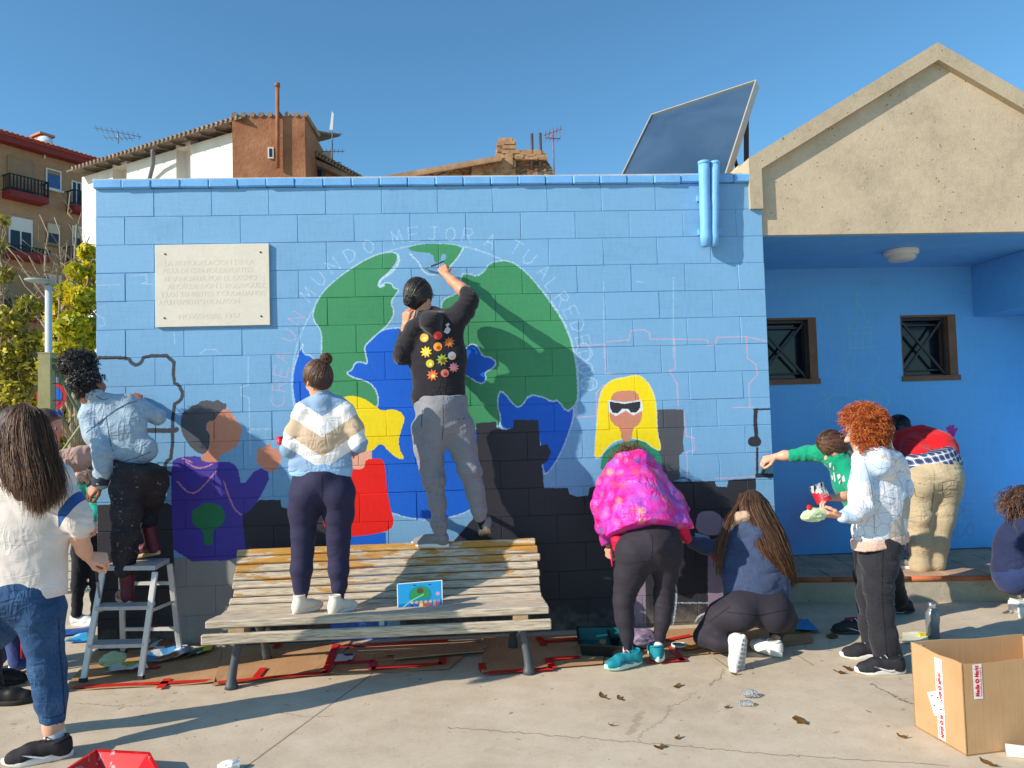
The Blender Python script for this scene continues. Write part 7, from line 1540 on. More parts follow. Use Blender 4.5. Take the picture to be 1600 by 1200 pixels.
Lg = chain([(52, 930, Y, 46), (64, 958, Y, 38), (68, 1000, Y, 31.5), (74, 1045, Y, 28), (79, 1090, Y - .01, 26), (81, 1140, Y - .02, 25)], None, .06) + chain([(24, 930, Y, 46), (-6, 975, Y + .02, 36), (-40, 1030, Y + .05, 29), (-62, 1090, Y + .1, 25), (-72, 1125, Y + .14, 23)], None, .06)
t = NT('blue_denim'); p = t.pos(); n = t.noise(p, 6, 4); tw = t.noise(t.mapping(p, (160, 160, 60), (0, .6, 0)), 1.0, 2); t.color(t.ramp(t.math('ADD', t.math('MULTIPLY', n, .6), t.math('MULTIPLY', tw, .4)), [(.3, srgb(34, 58, 92)), (.6, srgb(58, 90, 128)), (.75, srgb(92, 122, 156))])); t.rough(.9).spec(.2); t.bump(t.math('ADD', t.math('MULTIPLY', tw, .2), t.math('MULTIPLY', wrinkles(t, p), .9)), .5, .014)
blob('jeans', grow(Lg, -.008) + cut(W(80, 1130, Y - .02), (-.15, 0, -1)), t.mat, r, .008, folds(.006, 5, 9, (0, 0, 1), 61, [(W(70, 1010, Y), .10, .004), (W(80, 1100, Y), .07, .002)]), bvh=True)
jn = [o for o in r.children if o.name.startswith('jeans')][-1]; seam(jn, [[(92, 965), (93, 1010), (98, 1060), (101, 1115)], [(60, 1121), (80, 1122), (102, 1116)]], M('seam_denim', srgb(28, 44, 70), .9), .7); hm = chain([(80.5, 1123, Y - .02, 24.6), (81, 1127, Y - .02, 24.4)], None, .01)
blob('sock', chain([(85, 1142, Y - .02, 15.5), (87, 1158, Y - .02, 16), (80, 1165, Y - .01, 16)], None, .02), M('white_sock', srgb(220, 214, 212), .9, .05, 20, .3, 200), r, .006)
hl = G(114, 1181, .0); shoe(r, hl, hl + nrm([-.92, -.28, 0]) * .285, (0, 0, 1), M('black_mesh', srgb(44, 40, 44), .8, .2, 30, .4, 220), None, 'sneaker', 1.05, M('black_lace', srgb(30, 28, 30), .8), 'shoe', .03, (M('white_print', srgb(225, 222, 220), .5), 1))
HL = hairmat('long_brown_hair', [srgb(66, 45, 33), srgb(86, 59, 42), srgb(108, 75, 52), srgb(136, 97, 67)], .5, .45); HLd = M('under_brown_hair', srgb(62, 42, 31), .55, .3, 30, .5, 120, .4)
gd = []; 
for s in np.linspace(-1, 1, 13):
    c_ = math.cos(s * math.pi / 2); yb_ = 806 - 26 * abs(s) ** 1.5 - (18 if s < -.3 else 0)
    gd.append([W(37 + 5 * s, 634, Y - .01), W(37 + 30 * s, 648, Y - .02 - .09 * c_), W(37 + 40 * s, 680, Y - .04 - .10 * c_), W(44 + 42 * s, 720, Y - .07 - .11 * c_), W(54 + 42 * s, 765, Y - .12 - .09 * c_), W(57 + 36 * s, yb_, Y - .12 - .08 * c_)])
up_ = []
for s in (-.75, -.35, 0, .35, .75):
    c_ = math.cos(s * math.pi / 2); up_ += chain([(37 + 26 * s, 650, Y - .02, 14), (38 + 30 * s, 690, Y - .03 - .05 * c_, 16), (47 + 32 * s, 730, Y - .06 - .06 * c_, 15), (55 + 30 * s, 775, Y - .10 - .05 * c_, 10)], None, .03)
f, ri, u = frame(fw); blob('hair', up_ + ell(C, np.array([.105, .094, .104]), np.array([f, ri, u]), .03) + cut(C + f * .05, f * .95 - u * .3), HLd, r, .007, folds(.007, 34, 5, (0, 0, 1), 71))
strands('hair_strands', flow(gd, 5200, 14, .013, 5, .008, 10), np.r_[[.0012] * 11, [.001, .0008, .0005]], HL, r)
brush('thin grey paintbrush hanging from the hand of the woman in the cream sweatshirt', W(147, 868, Y + .06), W(156, 935, Y + .06), M('grey_bristle', srgb(110, 112, 116), .7), 0, .010, .06)

# ---------------------------------------------------------------- man with sunglasses on his head behind her
Y = -.35
r = person('person with sunglasses pushed up and a dusty pink sleeve behind the long haired woman', (-.3, -.3, 0))
C = W(69, 664, Y); fw = (.98, .1, -.12); Nk = chain([(62, 690, Y, 14), (58, 708, Y, 16)])
Tp = chain([(50, 735, Y, 34), (40, 800, Y, 38), (34, 860, Y, 38)], (1, 0, 0, .8), .05); Ar = chain([(70, 728, Y - .02, 22), (98, 724, Y - .03, 22), (124, 716, Y - .02, 19), (150, 706, Y + .02, 16)], None, .04)
wR = W(154, 704, Y + .02)
multi('body', [(head_prims(C, fw, (0, 0, 1), 1.0, .5) + Nk, .0045), (grow(Tp + Ar, -.015), .014), (hand_prims(wR, (.9, .2, .2), (0, -.4, .9), 1, .6), .0035)], SKR, r); eyes(r, C, fw)
blob('sweater', Tp + Ar, cloth('dusty_pink_knit', srgb(170, 138, 128), 500, .95, .15, 12, .5, .3), r, .007, folds(.007, 9, 18, (1, 0, .1), 81, [(W(110, 722, Y), .08, .009)]))
Lg = chain([(34, 870, Y, 36), (30, 930, Y, 28), (28, 985, Y, 22), (32, 1030, Y, 18)], None, .04) + chain([(30, 870, Y + .1, 34), (10, 930, Y + .1, 26), (0, 985, Y + .1, 20), (-4, 1025, Y + .1, 17)], None, .04)
blob('trousers', Lg, cloth('blue_tracksuit', srgb(52, 70, 130), 800, .8), r, .008, folds(.006, 6, 10, (0, 0, 1), 91)); m = MB(); m.tube([W(35, 985, Y - .09), W(36, 1028, Y - .075)], .012, 6); m.build('side_stripe', M('stripe_red', srgb(190, 40, 60), .8), r, True)
hl = G(14, 1046, .0); shoe(r, hl, hl + nrm([.95, .1, 0]) * .28, (0, 0, 1), M('beige_suede', srgb(170, 140, 112), .9, .15), None, 'sneaker'); hl = G(-18, 1040, .0) + [0, .1, 0]; shoe(r, hl, hl + nrm([.95, .1, 0]) * .28, (0, 0, 1), M('beige_suede', srgb(170, 140, 112), .9, .15), None, 'sneaker')
cap_hair(r, C, fw, (0, 0, 1), 1.0, M('ash_hair', srgb(110, 84, 66), .6, .3, 40, .5, 160), .04, .8, .6, noise=folds(.004, 40, 40)); f, ri, u = frame(fw)
m = MB(); 
for sd in (-1, 1):
    m.lathe(C + f * .075 + u * .088 + ri * .036 * sd, [(.001, .006), (.018, .005), (.026, .001), (.027, 0), (.026, -.003), (.001, -.003)], 14, 0, nrm(f * .8 + u * .6))
    m.tube([C + f * .07 + u * .09 + ri * .062 * sd, C + f * .0 + u * .06 + ri * .092 * sd, C - f * .04 + u * .02 + ri * .094 * sd], .003, 6)
m.tube([C + f * .078 + u * .09 + ri * .012, C + f * .078 + u * .09 - ri * .012], .003, 6); m.build('sunglasses', M('mirror_blue', srgb(40, 70, 150), .12, .2, 20, 0, 1, .7, .4), r, True)

# ---------------------------------------------------------------- bent person in teal beyond the wall corner
Y = .72
r = person('stooping person in teal sweater and black trousers beyond the left wall corner', tuple(G(128, 972)))
C = W(138, 733, Y - .15); fw = (.5, -.3, -.8); Tp = chain([(134, 752, Y - .05, 20), (136, 775, Y, 20), (132, 805, Y + .1, 20)], None, .05) + chain([(122, 748, Y, 15), (148, 750, Y, 14)], None, .04); Ar = chain([(146, 756, Y - .1, 12), (152, 785, Y - .15, 11), (150, 806, Y - .2, 10)], None, .03) + chain([(120, 755, Y, 12), (112, 785, Y, 11), (108, 810, Y - .05, 10)], None, .03)
w_ = W(150, 810, Y - .2); multi('body', [(head_prims(C, fw, (0, .6, .6), .95) + chain([(136, 742, Y - .08, 10)]), .006), (grow(Tp + Ar, -.015), .014), (hand_prims(w_, (0, -.1, -1), (.7, -.6, 0), 1, .6), .004), (hand_prims(W(107, 815, Y - .05), (0, -.1, -1), (-.7, -.6, 0), 1, .6), .004)], SK1, r)
blob('sweater', Tp + Ar, cloth('teal_jersey', srgb(20, 160, 138), 800), r, .008, folds(.006, 8, 20, (0, 0, 1), 101)); Lg = chain([(134, 812, Y + .1, 20), (126, 860, Y + .05, 14), (122, 915, Y + .02, 11), (120, 958, Y, 10)], None, .04) + chain([(140, 812, Y + .12, 19), (150, 870, Y + .1, 13), (152, 930, Y + .08, 10.5), (150, 962, Y + .06, 10)], None, .04)
blob('trousers', Lg, cloth('black_trouser', srgb(30, 30, 34)), r, .008, folds(.005, 7, 14, (0, 0, 1), 111)); Mws = M('white_sneaker', srgb(220, 220, 216), .6, .05, 20, .2, 120)
for x in (112, 142): hl = G(x, 976 - (x - 112) * .12, 0); shoe(r, hl, hl + nrm([.8, -.3, 0]) * .25, (0, 0, 1), Mws)
cap_hair(r, C, fw, (0, .6, .6), .97, HBd, .05, noise=folds(.004, 40, 40)); strands('hair_strands', curls(C + nrm_rows(rng.normal(size=(200, 3))) * .095, 300, .05, .006, 1.0, 10, 9, C, .6), .0018, HB, r)

# ---------------------------------------------------------------- person at the left edge, shoes in view
r = person('person at the left edge of whom only black shoes show on the cardboard', tuple(G(-20, 1090)))
Y = -.86; Lg = chain([(-30, 880, Y, 40), (-30, 960, Y, 30), (-24, 1030, Y, 24), (-14, 1076, Y, 20)], None, .05) + chain([(-45, 880, Y + .12, 40), (-40, 960, Y + .15, 28), (-30, 1020, Y + .2, 22), (-24, 1064, Y + .2, 19)], None, .05)
Tp = chain([(-40, 870, Y + .05, 42), (-44, 780, Y + .05, 46), (-46, 700, Y + .05, 40)], FY, .06); Ar = chain([(-90, 700, Y, 20), (-100, 790, Y, 18), (-90, 850, Y + .1, 14)], None, .03) + chain([(-6 - 10, 705, Y + .05, 19), (-14, 790, Y + .1, 17), (-22, 850, Y + .2, 14)], None, .03)
C = W(-45, 622, Y + .05); multi('body', [(head_prims(C, (.3, .9, -.1)) + chain([(-45, 650, Y + .05, 15), (-45, 680, Y + .05, 17)]), .007), (grow(Tp + Ar + Lg, -.014), .016), (hand_prims(W(-24, 858, Y + .2), (0, .2, -1), (.9, -.2, 0), 1, .6), .005)], SK2, r)
blob('jacket', Tp + Ar, cloth('dark_jacket', srgb(52, 56, 66)), r, .012, folds(.006, 6, 10)); blob('trousers', Lg, cloth('dark_trouser', srgb(44, 44, 50)), r, .012, folds(.006, 6, 10)); cap_hair(r, C, (.3, .9, -.1), (0, 0, 1), 1.0, HKd, h=.009)
Mbl = M('black_shoe', srgb(34, 32, 32), .5, .2, 20, .2, 90); 
for (x, y) in ((-30, 1103), (-36, 1072)): hl = G(x, y, .0); shoe(r, hl, hl + nrm([.97, .05, 0]) * .29, (0, 0, 1), Mbl, M('dark_sole', srgb(46, 42, 40), .8), 'sneaker', 1.05, M('black_lace', srgb(30, 28, 30), .8))
# ---------------------------------------------------------------- woman in the pink jacket bending to the wall
r = person('woman in a bright pink patterned jacket bending down towards the black painted wall', tuple(G(1000, 1038)))
Yh, Ys = -.72, -.36
C = W(985, 722, -.20); fw = (.1, .75, -.65); upv = (0, .65, .75)
Tp = chain([(986, 742, Ys, 38), (996, 776, Ys - .16, 46), (1006, 812, Yh + .02, 52), (1010, 830, Yh, 52)], None, .06) + chain([(958, 752, Ys, 24), (962, 800, Ys - .16, 28), (968, 845, Yh - .03, 22)], None, .06) + chain([(1014, 748, Ys, 26), (1040, 790, Ys - .20, 29), (1060, 822, Yh - .03, 24)], None, .06)
Tp += chain([(966, 838, Yh - .02, 13), (963, 858, Yh - .03, 8)], None, .04) + chain([(1056, 806, Yh - .02, 17), (1072, 832, Yh - .03, 13), (1078, 846, Yh - .03, 8)], None, .04) + chain([(948, 758, Ys + .04, 16), (1026, 748, Ys + .04, 18)], None, .05)
Hd = chain([(952, 736, Ys + .02, 10), (972, 722, Ys - .05, 15), (1000, 718, Ys - .05, 16), (1022, 732, Ys, 12)], None, .03)
Ar = chain([(946, 758, Ys + .02, 16), (938, 790, Ys, 15), (943, 825, Ys + .02, 14), (950, 852, Ys + .08, 11)], None, .03) + chain([(1030, 756, Ys + .06, 16), (1055, 778, Ys + .16, 14), (1068, 795, Ys + .24, 11)], None, .03)
w1 = W(951, 856, Ys + .09); w2 = W(1068, 796, Ys + .25)
Lg = chain([(1012, 856, Yh - .03, 44), (993, 866, Yh - .04, 34), (984, 898, Yh - .03, 26.5), (977, 925, Yh - .02, 20), (974, 945, Yh - .03, 17.5), (976, 968, Yh - .04, 17), (980, 992, Yh - .05, 12.5), (981, 1014, Yh - .05, 11)], None, .05) + chain([(1024, 852, Yh - .03, 42), (1040, 866, Yh - .04, 28), (1040, 898, Yh - .02, 21), (1037, 928, Yh, 17.5), (1037, 948, Yh - .01, 16.5), (1035, 970, Yh - .02, 15), (1031, 992, Yh - .02, 11), (1029, 1014, Yh - .02, 10)], None, .05) + chain([(1000, 838, Yh + .05, 34), (1030, 832, Yh + .05, 36)], None, .05) + chain([(1042, 848, Yh - .05, 26)], None, .06) + chain([(994, 856, Yh - .05, 29)], None, .06)
multi('body', [(head_prims(C, fw, upv, .95) + chain([(986, 738, Ys + .06, 12)]), .006), (grow(Tp[:1] + Ar, -.024) + grow(Lg, -.034), .014), (hand_prims(w1, (.1, .4, -.9), (-.8, -.5, 0), 1, .7, .9), .0035), (hand_prims(w2, (.1, .9, -.1), (-.3, -.5, .8), 1, .8, .9), .0035)], SK1, r); eyes(r, C, fw, upv, .95)
t = NT('pink_feather_print'); p = t.pos(); pm = t.mapping(p, (15, 7, 15), (.0, .0, .6)); 
def vor(feat, out, sc):
    o = t.new('ShaderNodeTexVoronoi', feature=feat); o.inputs['Scale'].default_value = sc; o.inputs['Randomness'].default_value = .55; t.l.new(pm, o.inputs['Vector']); return o.outputs[out]
vd = vor('F1', 'Distance', 1.0); vc = vor('F1', 'Color', 1.0); sc_ = t.new('ShaderNodeSeparateColor'); t.l.new(vc, sc_.inputs[0])
base = t.ramp(t.noise(p, 9, 4, .6, .8), [(.3, srgb(226, 20, 110)), (.45, srgb(238, 40, 150)), (.58, srgb(210, 70, 190)), (.72, srgb(150, 80, 180))])
inn_ = t.ramp(sc_.outputs[0], [(0, srgb(236, 120, 190)), (.25, srgb(244, 160, 130)), (.45, srgb(120, 110, 196)), (.62, srgb(96, 100, 180)), (.75, srgb(206, 90, 206)), (.9, srgb(244, 90, 110))], 'CONSTANT')
m1 = t.ramp(t.math('ADD', vd, t.math('MULTIPLY', t.noise(p, 14, 3, .6), .35)), [(.30, .85), (.72, .0)]); c1 = t.mix(m1, base, inn_); wv_ = t.noise(t.mapping(p, (90, 90, 30), (.3, .5, .2)), 1.0, 2)
t.color(t.mix(t.ramp(wv_, [(.55, 0.0), (.7, .45)]), c1, srgb(210, 10, 90))); t.rough(.45).spec(.4); t.bump(t.math('ADD', t.math('MULTIPLY', wrinkles(t, p), 1.0), t.math('MULTIPLY', t.noise(p, 16, 3), .4)), .5, .016)
jk = blob('jacket', Tp + Ar + Hd + cut(W(1012, 812, Yh - .2), (.03, -.50, -.86)) + cut(W(960, 862, Yh), (.25, -.1, -1)) , t.mat, r, .007, folds(.006, 6, 10, (.3, .3, 1), 121, [(W(942, 830, Ys), .07, .008), (W(1000, 745, Ys - .04), .08, .005)]), bvh=True)
m = MB(); pts_ = [W(950, 742, Ys - .045), W(968, 741, Ys - .115), W(990, 740, Ys - .135), W(1012, 742, Ys - .12), W(1030, 748, Ys - .05)]
for P_ in ([(966, 846, Yh + .0, 13), (964, 856, Yh - .0, 8)], [(1064, 826, Yh + .02, 13), (1074, 842, Yh + .02, 8)]): blob('lining', grow(chain(P_, None, .04), .004), M('red_lining', srgb(206, 20, 66), .6), r, .007)
m = MB(); m.tube([W(954, 862, Yh - .03), W(957, 885, Yh - .04)], .006, 6); m.build('zip_pull', M('pink_zip', srgb(226, 30, 100), .5), r, True)
Mbleg = cloth('black_legging', srgb(48, 44, 52), 900, .7, .06, 6, .12, .05, 0, 1, .3)
blob('leggings', grow(Lg, -.008), Mbleg, r, .007, folds(.002, 8, 18, (0, 0, 1), 131, [(W(976, 935, Yh), .06, .004), (W(980, 1005, Yh), .05, .004), (W(1036, 940, Yh), .06, .004)]), bvh=True)
seam([o for o in r.children if o.name.startswith('leggings')][-1], [[(1018, 834), (1020, 852), (1018, 872)]], M('seam_black', srgb(26, 24, 28), .9))
for (x, y) in ((981, 1020), (1029, 1018)): blob('sock', chain([(x, y - 8, Yh - .04, 9), (x + 1, y + 8, Yh - .04, 10.5)]), M('white_sock', srgb(220, 214, 212), .9, .05, 20, .3, 200), r, .006)
Mtl = M('teal_mesh', srgb(26, 132, 146), .7, .35, 28, .35, 200); Mts = M('mint_sole', srgb(190, 226, 214), .6, .06)
hl = G(1003, 1036, .012); shoe(r, hl, hl + nrm([-.80, -.30, -.02]) * .262, (0, 0, 1), Mtl, Mts, 'sneaker', 1.05, M('pink_lace', srgb(220, 150, 160), .7), 'shoe', .034, (M('violet_print', srgb(90, 80, 130), .5), 1))
hl = G(1029, 1035, .02); shoe(r, hl, hl + nrm([.10, .97, -.05]) * .262, (0, 0, 1), Mtl, Mts, 'sneaker', 1.05, M('pink_lace', srgb(220, 150, 160), .7), 'shoe', .034)
HB2 = hairmat('chestnut_curl', [srgb(66, 44, 30), srgb(104, 70, 44), srgb(150, 104, 62)]); f, ri, u = frame(fw, upv)
blob('hair', ell(C, [.105, .10, .105], np.array([f, ri, u]), .03) + cut(C + f * .04, f), HBd, r, .007, folds(.006, 40, 40)); strands('hair_curls', curls(C + nrm_rows(rng.normal(size=(300, 3))) * .105, 1000, .07, .008, 1.4, 12, 21, C, .7), .0013, HB2, r)
crumple('crumpled_tissue', W(1066, 796, Ys + .30) - [0, 0, .03], .045, 'crumpled white tissue held by the woman in the pink jacket against the wall', 'tissue', M('white_tissue', srgb(228, 226, 218), .8, .05), 13, (.8, .8, 1))

# ---------------------------------------------------------------- woman kneeling in the navy sweatshirt
r = person('woman with very long dark hair kneeling in a heathered navy sweatshirt and black leggings', tuple(G(1165, 1040)))
Yh, Ys = -.68, -.48
C = W(1176, 790, Ys + .06); fw = (-.25, .9, -.35); Nk = chain([(1172, 804, Ys + .03, 14), (1170, 822, Ys, 16)])
Tp = chain([(1152, 842, Ys, 22), (1152, 885, Ys - .05, 28), (1154, 925, Yh + .05, 28)], FY, .06) + chain([(1204, 842, Ys, 22), (1208, 885, Ys - .05, 27), (1210, 925, Yh + .05, 28)], FY, .06) + chain([(1176, 828, Ys, 27), (1180, 885, Ys - .06, 38), (1182, 926, Yh + .03, 40)], FY, .06) + chain([(1150, 836, Ys, 16), (1206, 838, Ys, 17)], FY, .05) + chain([(1164, 824, Ys - .05, 13), (1182, 834, Ys - .08, 16), (1196, 828, Ys - .05, 10)], None, .03)
Ar = chain([(1148, 842, Ys, 17), (1128, 856, Ys + .05, 16), (1102, 853, Ys + .12, 14), (1084, 848, Ys + .20, 12)], None, .03) + chain([(1216, 845, Ys, 16), (1224, 880, Ys + .05, 15), (1212, 900, Ys + .22, 12)], None, .03)
w1 = W(1082, 846, Ys + .22); w2 = W(1210, 902, Ys + .24)
Lg = chain([(1150, 950, Yh, 30), (1128, 966, Yh + .02, 28), (1108, 985, Yh + .03, 20)], None, .06) + chain([(1098, 996, Yh + .02, 17.5), (1122, 1004, Yh - .05, 16), (1142, 1007, Yh - .10, 13)], None, .04) + chain([(1108, 985, Yh + .03, 19), (1100, 994, Yh + .03, 18)], None, .04) + chain([(1172, 948, Yh, 34), (1200, 950, Yh, 34)], None, .06) + chain([(1216, 956, Yh, 29), (1224, 968, Yh + .02, 23), (1214, 978, Yh + .20, 19)], None, .06) + chain([(1160, 942, Yh, 22), (1206, 942, Yh, 22)], FY, .05) + chain([(1158, 962, Yh - .06, 28)], None, .06) + chain([(1208, 964, Yh - .06, 28)], None, .06) + chain([(1214, 978, Yh + .2, 17), (1212, 1000, Yh + .02, 12)], None, .03)
Ank = chain([(1142, 1007, Yh - .10, 9), (1156, 1003, Yh - .14, 8.5)]) + chain([(1212, 998, Yh + .02, 9), (1212, 1010, Yh, 9)])
multi('body', [(head_prims(C, fw, (0, 0, 1), .95) + Nk, .005), (grow(Tp + Ar, -.034) + grow(Lg[:-1], -.036), .014), (Ank, .006), (hand_prims(w1, (-.8, .5, .2), (-.1, -.5, .9), 1, .7, .9), .0035), (hand_prims(w2, (-.5, .8, .1), (.2, -.3, .9), -1, .7, .9), .0035)], SK1, r); eyes(r, C, fw, (0, 0, 1), .95)
blob('leggings', grow(Lg, -.009), Mbleg, r, .007, folds(.002, 8, 16, (.5, 0, 1), 141, [(W(1120, 985, Yh), .06, .004), (W(1184, 975, Yh - .08), .05, .003)]), bvh=True)
seam([o for o in r.children if o.name.startswith('leggings')][-1], [[(1188, 952), (1189, 970), (1187, 988)], [(1108, 972), (1126, 958), (1140, 948)], [(1135, 956), (1186, 962), (1232, 952)]], M('seam_black', srgb(26, 24, 28), .9))
blob('sweatshirt', Tp + Ar + cut(W(1182, 943, Yh), (.06, 0, -1)), cloth('heather_navy', srgb(54, 66, 92), 600, .92, .12, 10, .4, .2, .55, 230), r, .007, folds(.006, 5, 11, (0, 0, 1), 151, [(W(1180, 895, Ys - .1), .10, .007), (W(1110, 855, Ys + .08), .08, .006)]))
blob('collar', chain([(1143, 818, Ys + .0, 8), (1154, 809, Ys - .035, 9), (1168, 806, Ys - .05, 9), (1182, 808, Ys - .04, 8)], None, .02), M('beige_fleece', srgb(190, 162, 136), .95, .15, 40, .8, 120), r, .006, folds(.005, 40, 40))
Mwl = M('white_leather', srgb(228, 226, 222), .5, .05, 18, .15, 90)
t0 = G(1156, 1048, .005); hl = W(1165, 993, t0[1] + .02); shoe(r, hl, hl + nrm(t0 - hl) * .265, (-.35, .85, .3), Mwl, M('white_rubber', srgb(216, 214, 210), .6, .08, 40, .4, 60), 'sneaker', 1.05, tread=True)
sole_o = [o for o in r.children if o.name.startswith('shoe')][-1]
hl = G(1222, 1027, .012); shoe(r, hl, hl + nrm([-.42, .88, -.02]) * .255, (0, 0, 1), Mwl, None, 'sneaker', 1.05)
cap_hair(r, C, fw, (0, 0, 1), .95, HLd, .045, .9, .35); f, ri, u = frame(fw); gd = []
for s in np.linspace(-1, 1, 11):
    c_ = math.cos(s * math.pi / 2); gd.append([W(1174 + 5 * s, 768, Ys + .06), W(1176 + 22 * s, 782, Ys + .03 - .07 * c_), W(1180 + 26 * s, 800, Ys - .08 * c_), W(1194 + 26 * s, 826, Ys - .05 - .07 * c_), W(1206 + 24 * s, 860, Ys - .10 - .06 * c_), W(1222 + 15 * s, 890 + 6 * s, Ys - .10 - .05 * c_), W(1230 + 9 * s, 915, Ys - .08)])
strands('hair_strands', flow(gd, 3600, 14, .012, 15, .008, 9), np.r_[[.0012] * 11, [.001, .0008, .0005]], HL, r)
gd2 = [[W(1160 - 3 * s, 772, Ys + .06), W(1152, 792, Ys), W(1140 - 4 * s, 812, Ys - .06), W(1126 - 6 * s, 850, Ys - .1), W(1122 - 4 * s, 900, Ys - .1)] for s in np.linspace(-1, 1, 4)]
strands('loose_strands', flow(gd2, 120, 14, .008, 16, .006, 9), .0013, HL, r)

# ---------------------------------------------------------------- woman in the green sweatshirt reaching to the wall corner
r = person('woman in a green sweatshirt reaching left to paint the corner of the wall', tuple(G(1370, 970)))
Y = -.27
C = W(1300, 695, Y); fw = (-.80, -.34, -.48); upv = (-.55, .1, .8)
Nk = chain([(1312, 708, Y + .02, 14), (1324, 718, Y + .03, 16)])
Tp = chain([(1312, 722, Y - .02, 20), (1328, 752, Y - .02, 26), (1350, 800, Y, 28)], None, .06) + chain([(1330, 716, Y + .10, 20), (1346, 750, Y + .10, 24), (1360, 800, Y + .08, 26)], None, .06) + chain([(1300, 722, Y - .03, 13), (1326, 712, Y + .06, 17)], None, .04)
Ar = chain([(1306, 714, Y - .02, 16), (1284, 708, Y + .03, 15), (1262, 709, Y + .10, 13), (1239, 712, Y + .15, 11.5)], None, .03) + chain([(1322, 730, Y - .08, 14), (1330, 752, Y - .14, 13), (1334, 768, Y - .18, 12)], None, .03)
Fa = chain([(1246, 711, Y + .14, 9), (1226, 712, Y + .18, 8.5), (1212, 714, Y + .20, 6.5)], None, .02) + chain([(1336, 770, Y - .18, 8), (1318, 776, Y - .22, 7.5), (1306, 778, Y - .23, 6.5)], None, .02)
w1 = W(1211, 714, Y + .20); w2 = W(1305, 778, Y - .23)
multi('body', [(head_prims(C, fw, upv, .95, 1.2) + Nk, .0045), (Fa, .0055), (grow(Tp + Ar, -.015), .014), (hand_prims(w1, (-.92, .2, -.25), (.0, -.55, .85), -1, .95, .95, .06, .8), .003), (hand_prims(w2, (-.95, -.1, .05), (.1, .35, -.9), -1, .55, .92, .1, .5), .003)], SK1, r); eyes(r, C, fw, upv, .95)
blob('sweatshirt', Tp + Ar + cut(W(1350, 815, Y), (.3, 0, -1)), cloth('emerald_fleece', srgb(14, 150, 112), 700, .9, .10, 8, .4, .2), r, .007, folds(.006, 10, 8, (.2, 0, 1), 161, [(W(1260, 710, Y + .1), .08, .006)]), bvh=True)
gs = [o for o in r.children if o.name.startswith('sweatshirt')][-1]
for P_ in ([(1296, 724), (1299, 722), (1299, 730), (1296, 731)], [(1302, 738), (1304, 737), (1306, 752), (1304, 753)], [(1308, 742), (1313, 740), (1314, 745), (1310, 750)], [(1316, 746), (1319, 742), (1321, 752), (1317, 753)], [(1299, 742), (1302, 744), (1302, 750), (1300, 749)], [(1310, 752), (1315, 750), (1312, 757)], [(1301, 729), (1303, 728), (1304, 734), (1302, 735)]):
    decal('white_print', [P_], [BVH[gs.name]], M('print_white', srgb(200, 200, 205), .6, .4, 90), gs, .002)
Lg = chain([(1358, 812, Y + .02, 30), (1352, 850, Y - .02, 20), (1350, 900, Y - .03, 16), (1353, 945, Y - .02, 14), (1356, 972, Y - .01, 13)], None, .05) + chain([(1366, 812, Y + .08, 30), (1380, 855, Y + .12, 20), (1394, 900, Y + .2, 16), (1408, 938, Y + .26, 13)], None, .05)
blob('trousers', Lg, cloth('black_trouser', srgb(30, 30, 34)), r, .008, folds(.005, 7, 12, (0, 0, 1), 171)); Mgs = M('black_runner', srgb(36, 37, 40), .6, .2, 30, .3, 200); Mgr = M('silver_mark', srgb(160, 164, 168), .4, .1)
hl = G(1362, 989, .0); shoe(r, hl, hl + nrm([-.95, .12, 0]) * .27, (0, 0, 1), Mgs, M('charcoal_sole', srgb(60, 62, 64), .7), 'sneaker', 1.0, M_LACE, 'shoe', .022, (Mgr, 1))
hl = W(1430, 955, Y + .30); shoe(r, hl, hl + nrm([-.82, .20, -.22]) * .26, (-.2, 0, 1), Mgs, M('charcoal_sole', srgb(60, 62, 64), .7), 'sneaker', 1.0, M_LACE, 'shoe', .022, (Mgr, 1))
cap_hair(r, C, fw, upv, .97, HBd, .035, .85, .52); f, ri, u = frame(fw, upv); A = np.array([f, ri, u]); rad = np.array([.106, .088, .107]) * .97; bd = (-.75, .0, -.6); st_ = [(math.cos(a) * .75, sg_ * math.sin(a), math.cos(a) * .55 - .05) for a in np.linspace(0, 2.2, 10) for sg_ in (-1, 1)]
strands('hair_strands', arcs(C, A, rad, st_, bd, 1400, 10, 22, .12, 1.06), np.array([.0017] * 9 + [.001]), HB, r)
tail = [C + (nrm(bd) * .11) @ A, W(1316, 712, Y - .05), W(1316, 722, Y - .08)]
blob('ponytail', wchain(tail, [.03, .026, .014], None, .02), HBd, r, .006, folds(.005, 20, 50))
m = MB(); 
for sd in (-1, 1):
    cc = C + f * .104 + ri * .032 * sd - u * .014; m.tube([cc + ri * .024 * math.cos(a) + u * .018 * math.sin(a) for a in np.linspace(0, 2 * math.pi, 15)], .0018, 5, 0, False); m.tube([cc + ri * .022 * sd, C + ri * .084 * sd - u * .008], .0018, 5)
m.build('glasses', M('thin_dark_frame', srgb(60, 50, 50), .3), r, True)
brush('paintbrush with black bristles painting the corner line at the right end of the wall', W(1201, 716, Y + .235), W(1190, 741, -.012), M('wet_black_bristle', srgb(24, 24, 26), .3), 0, .026, .055)
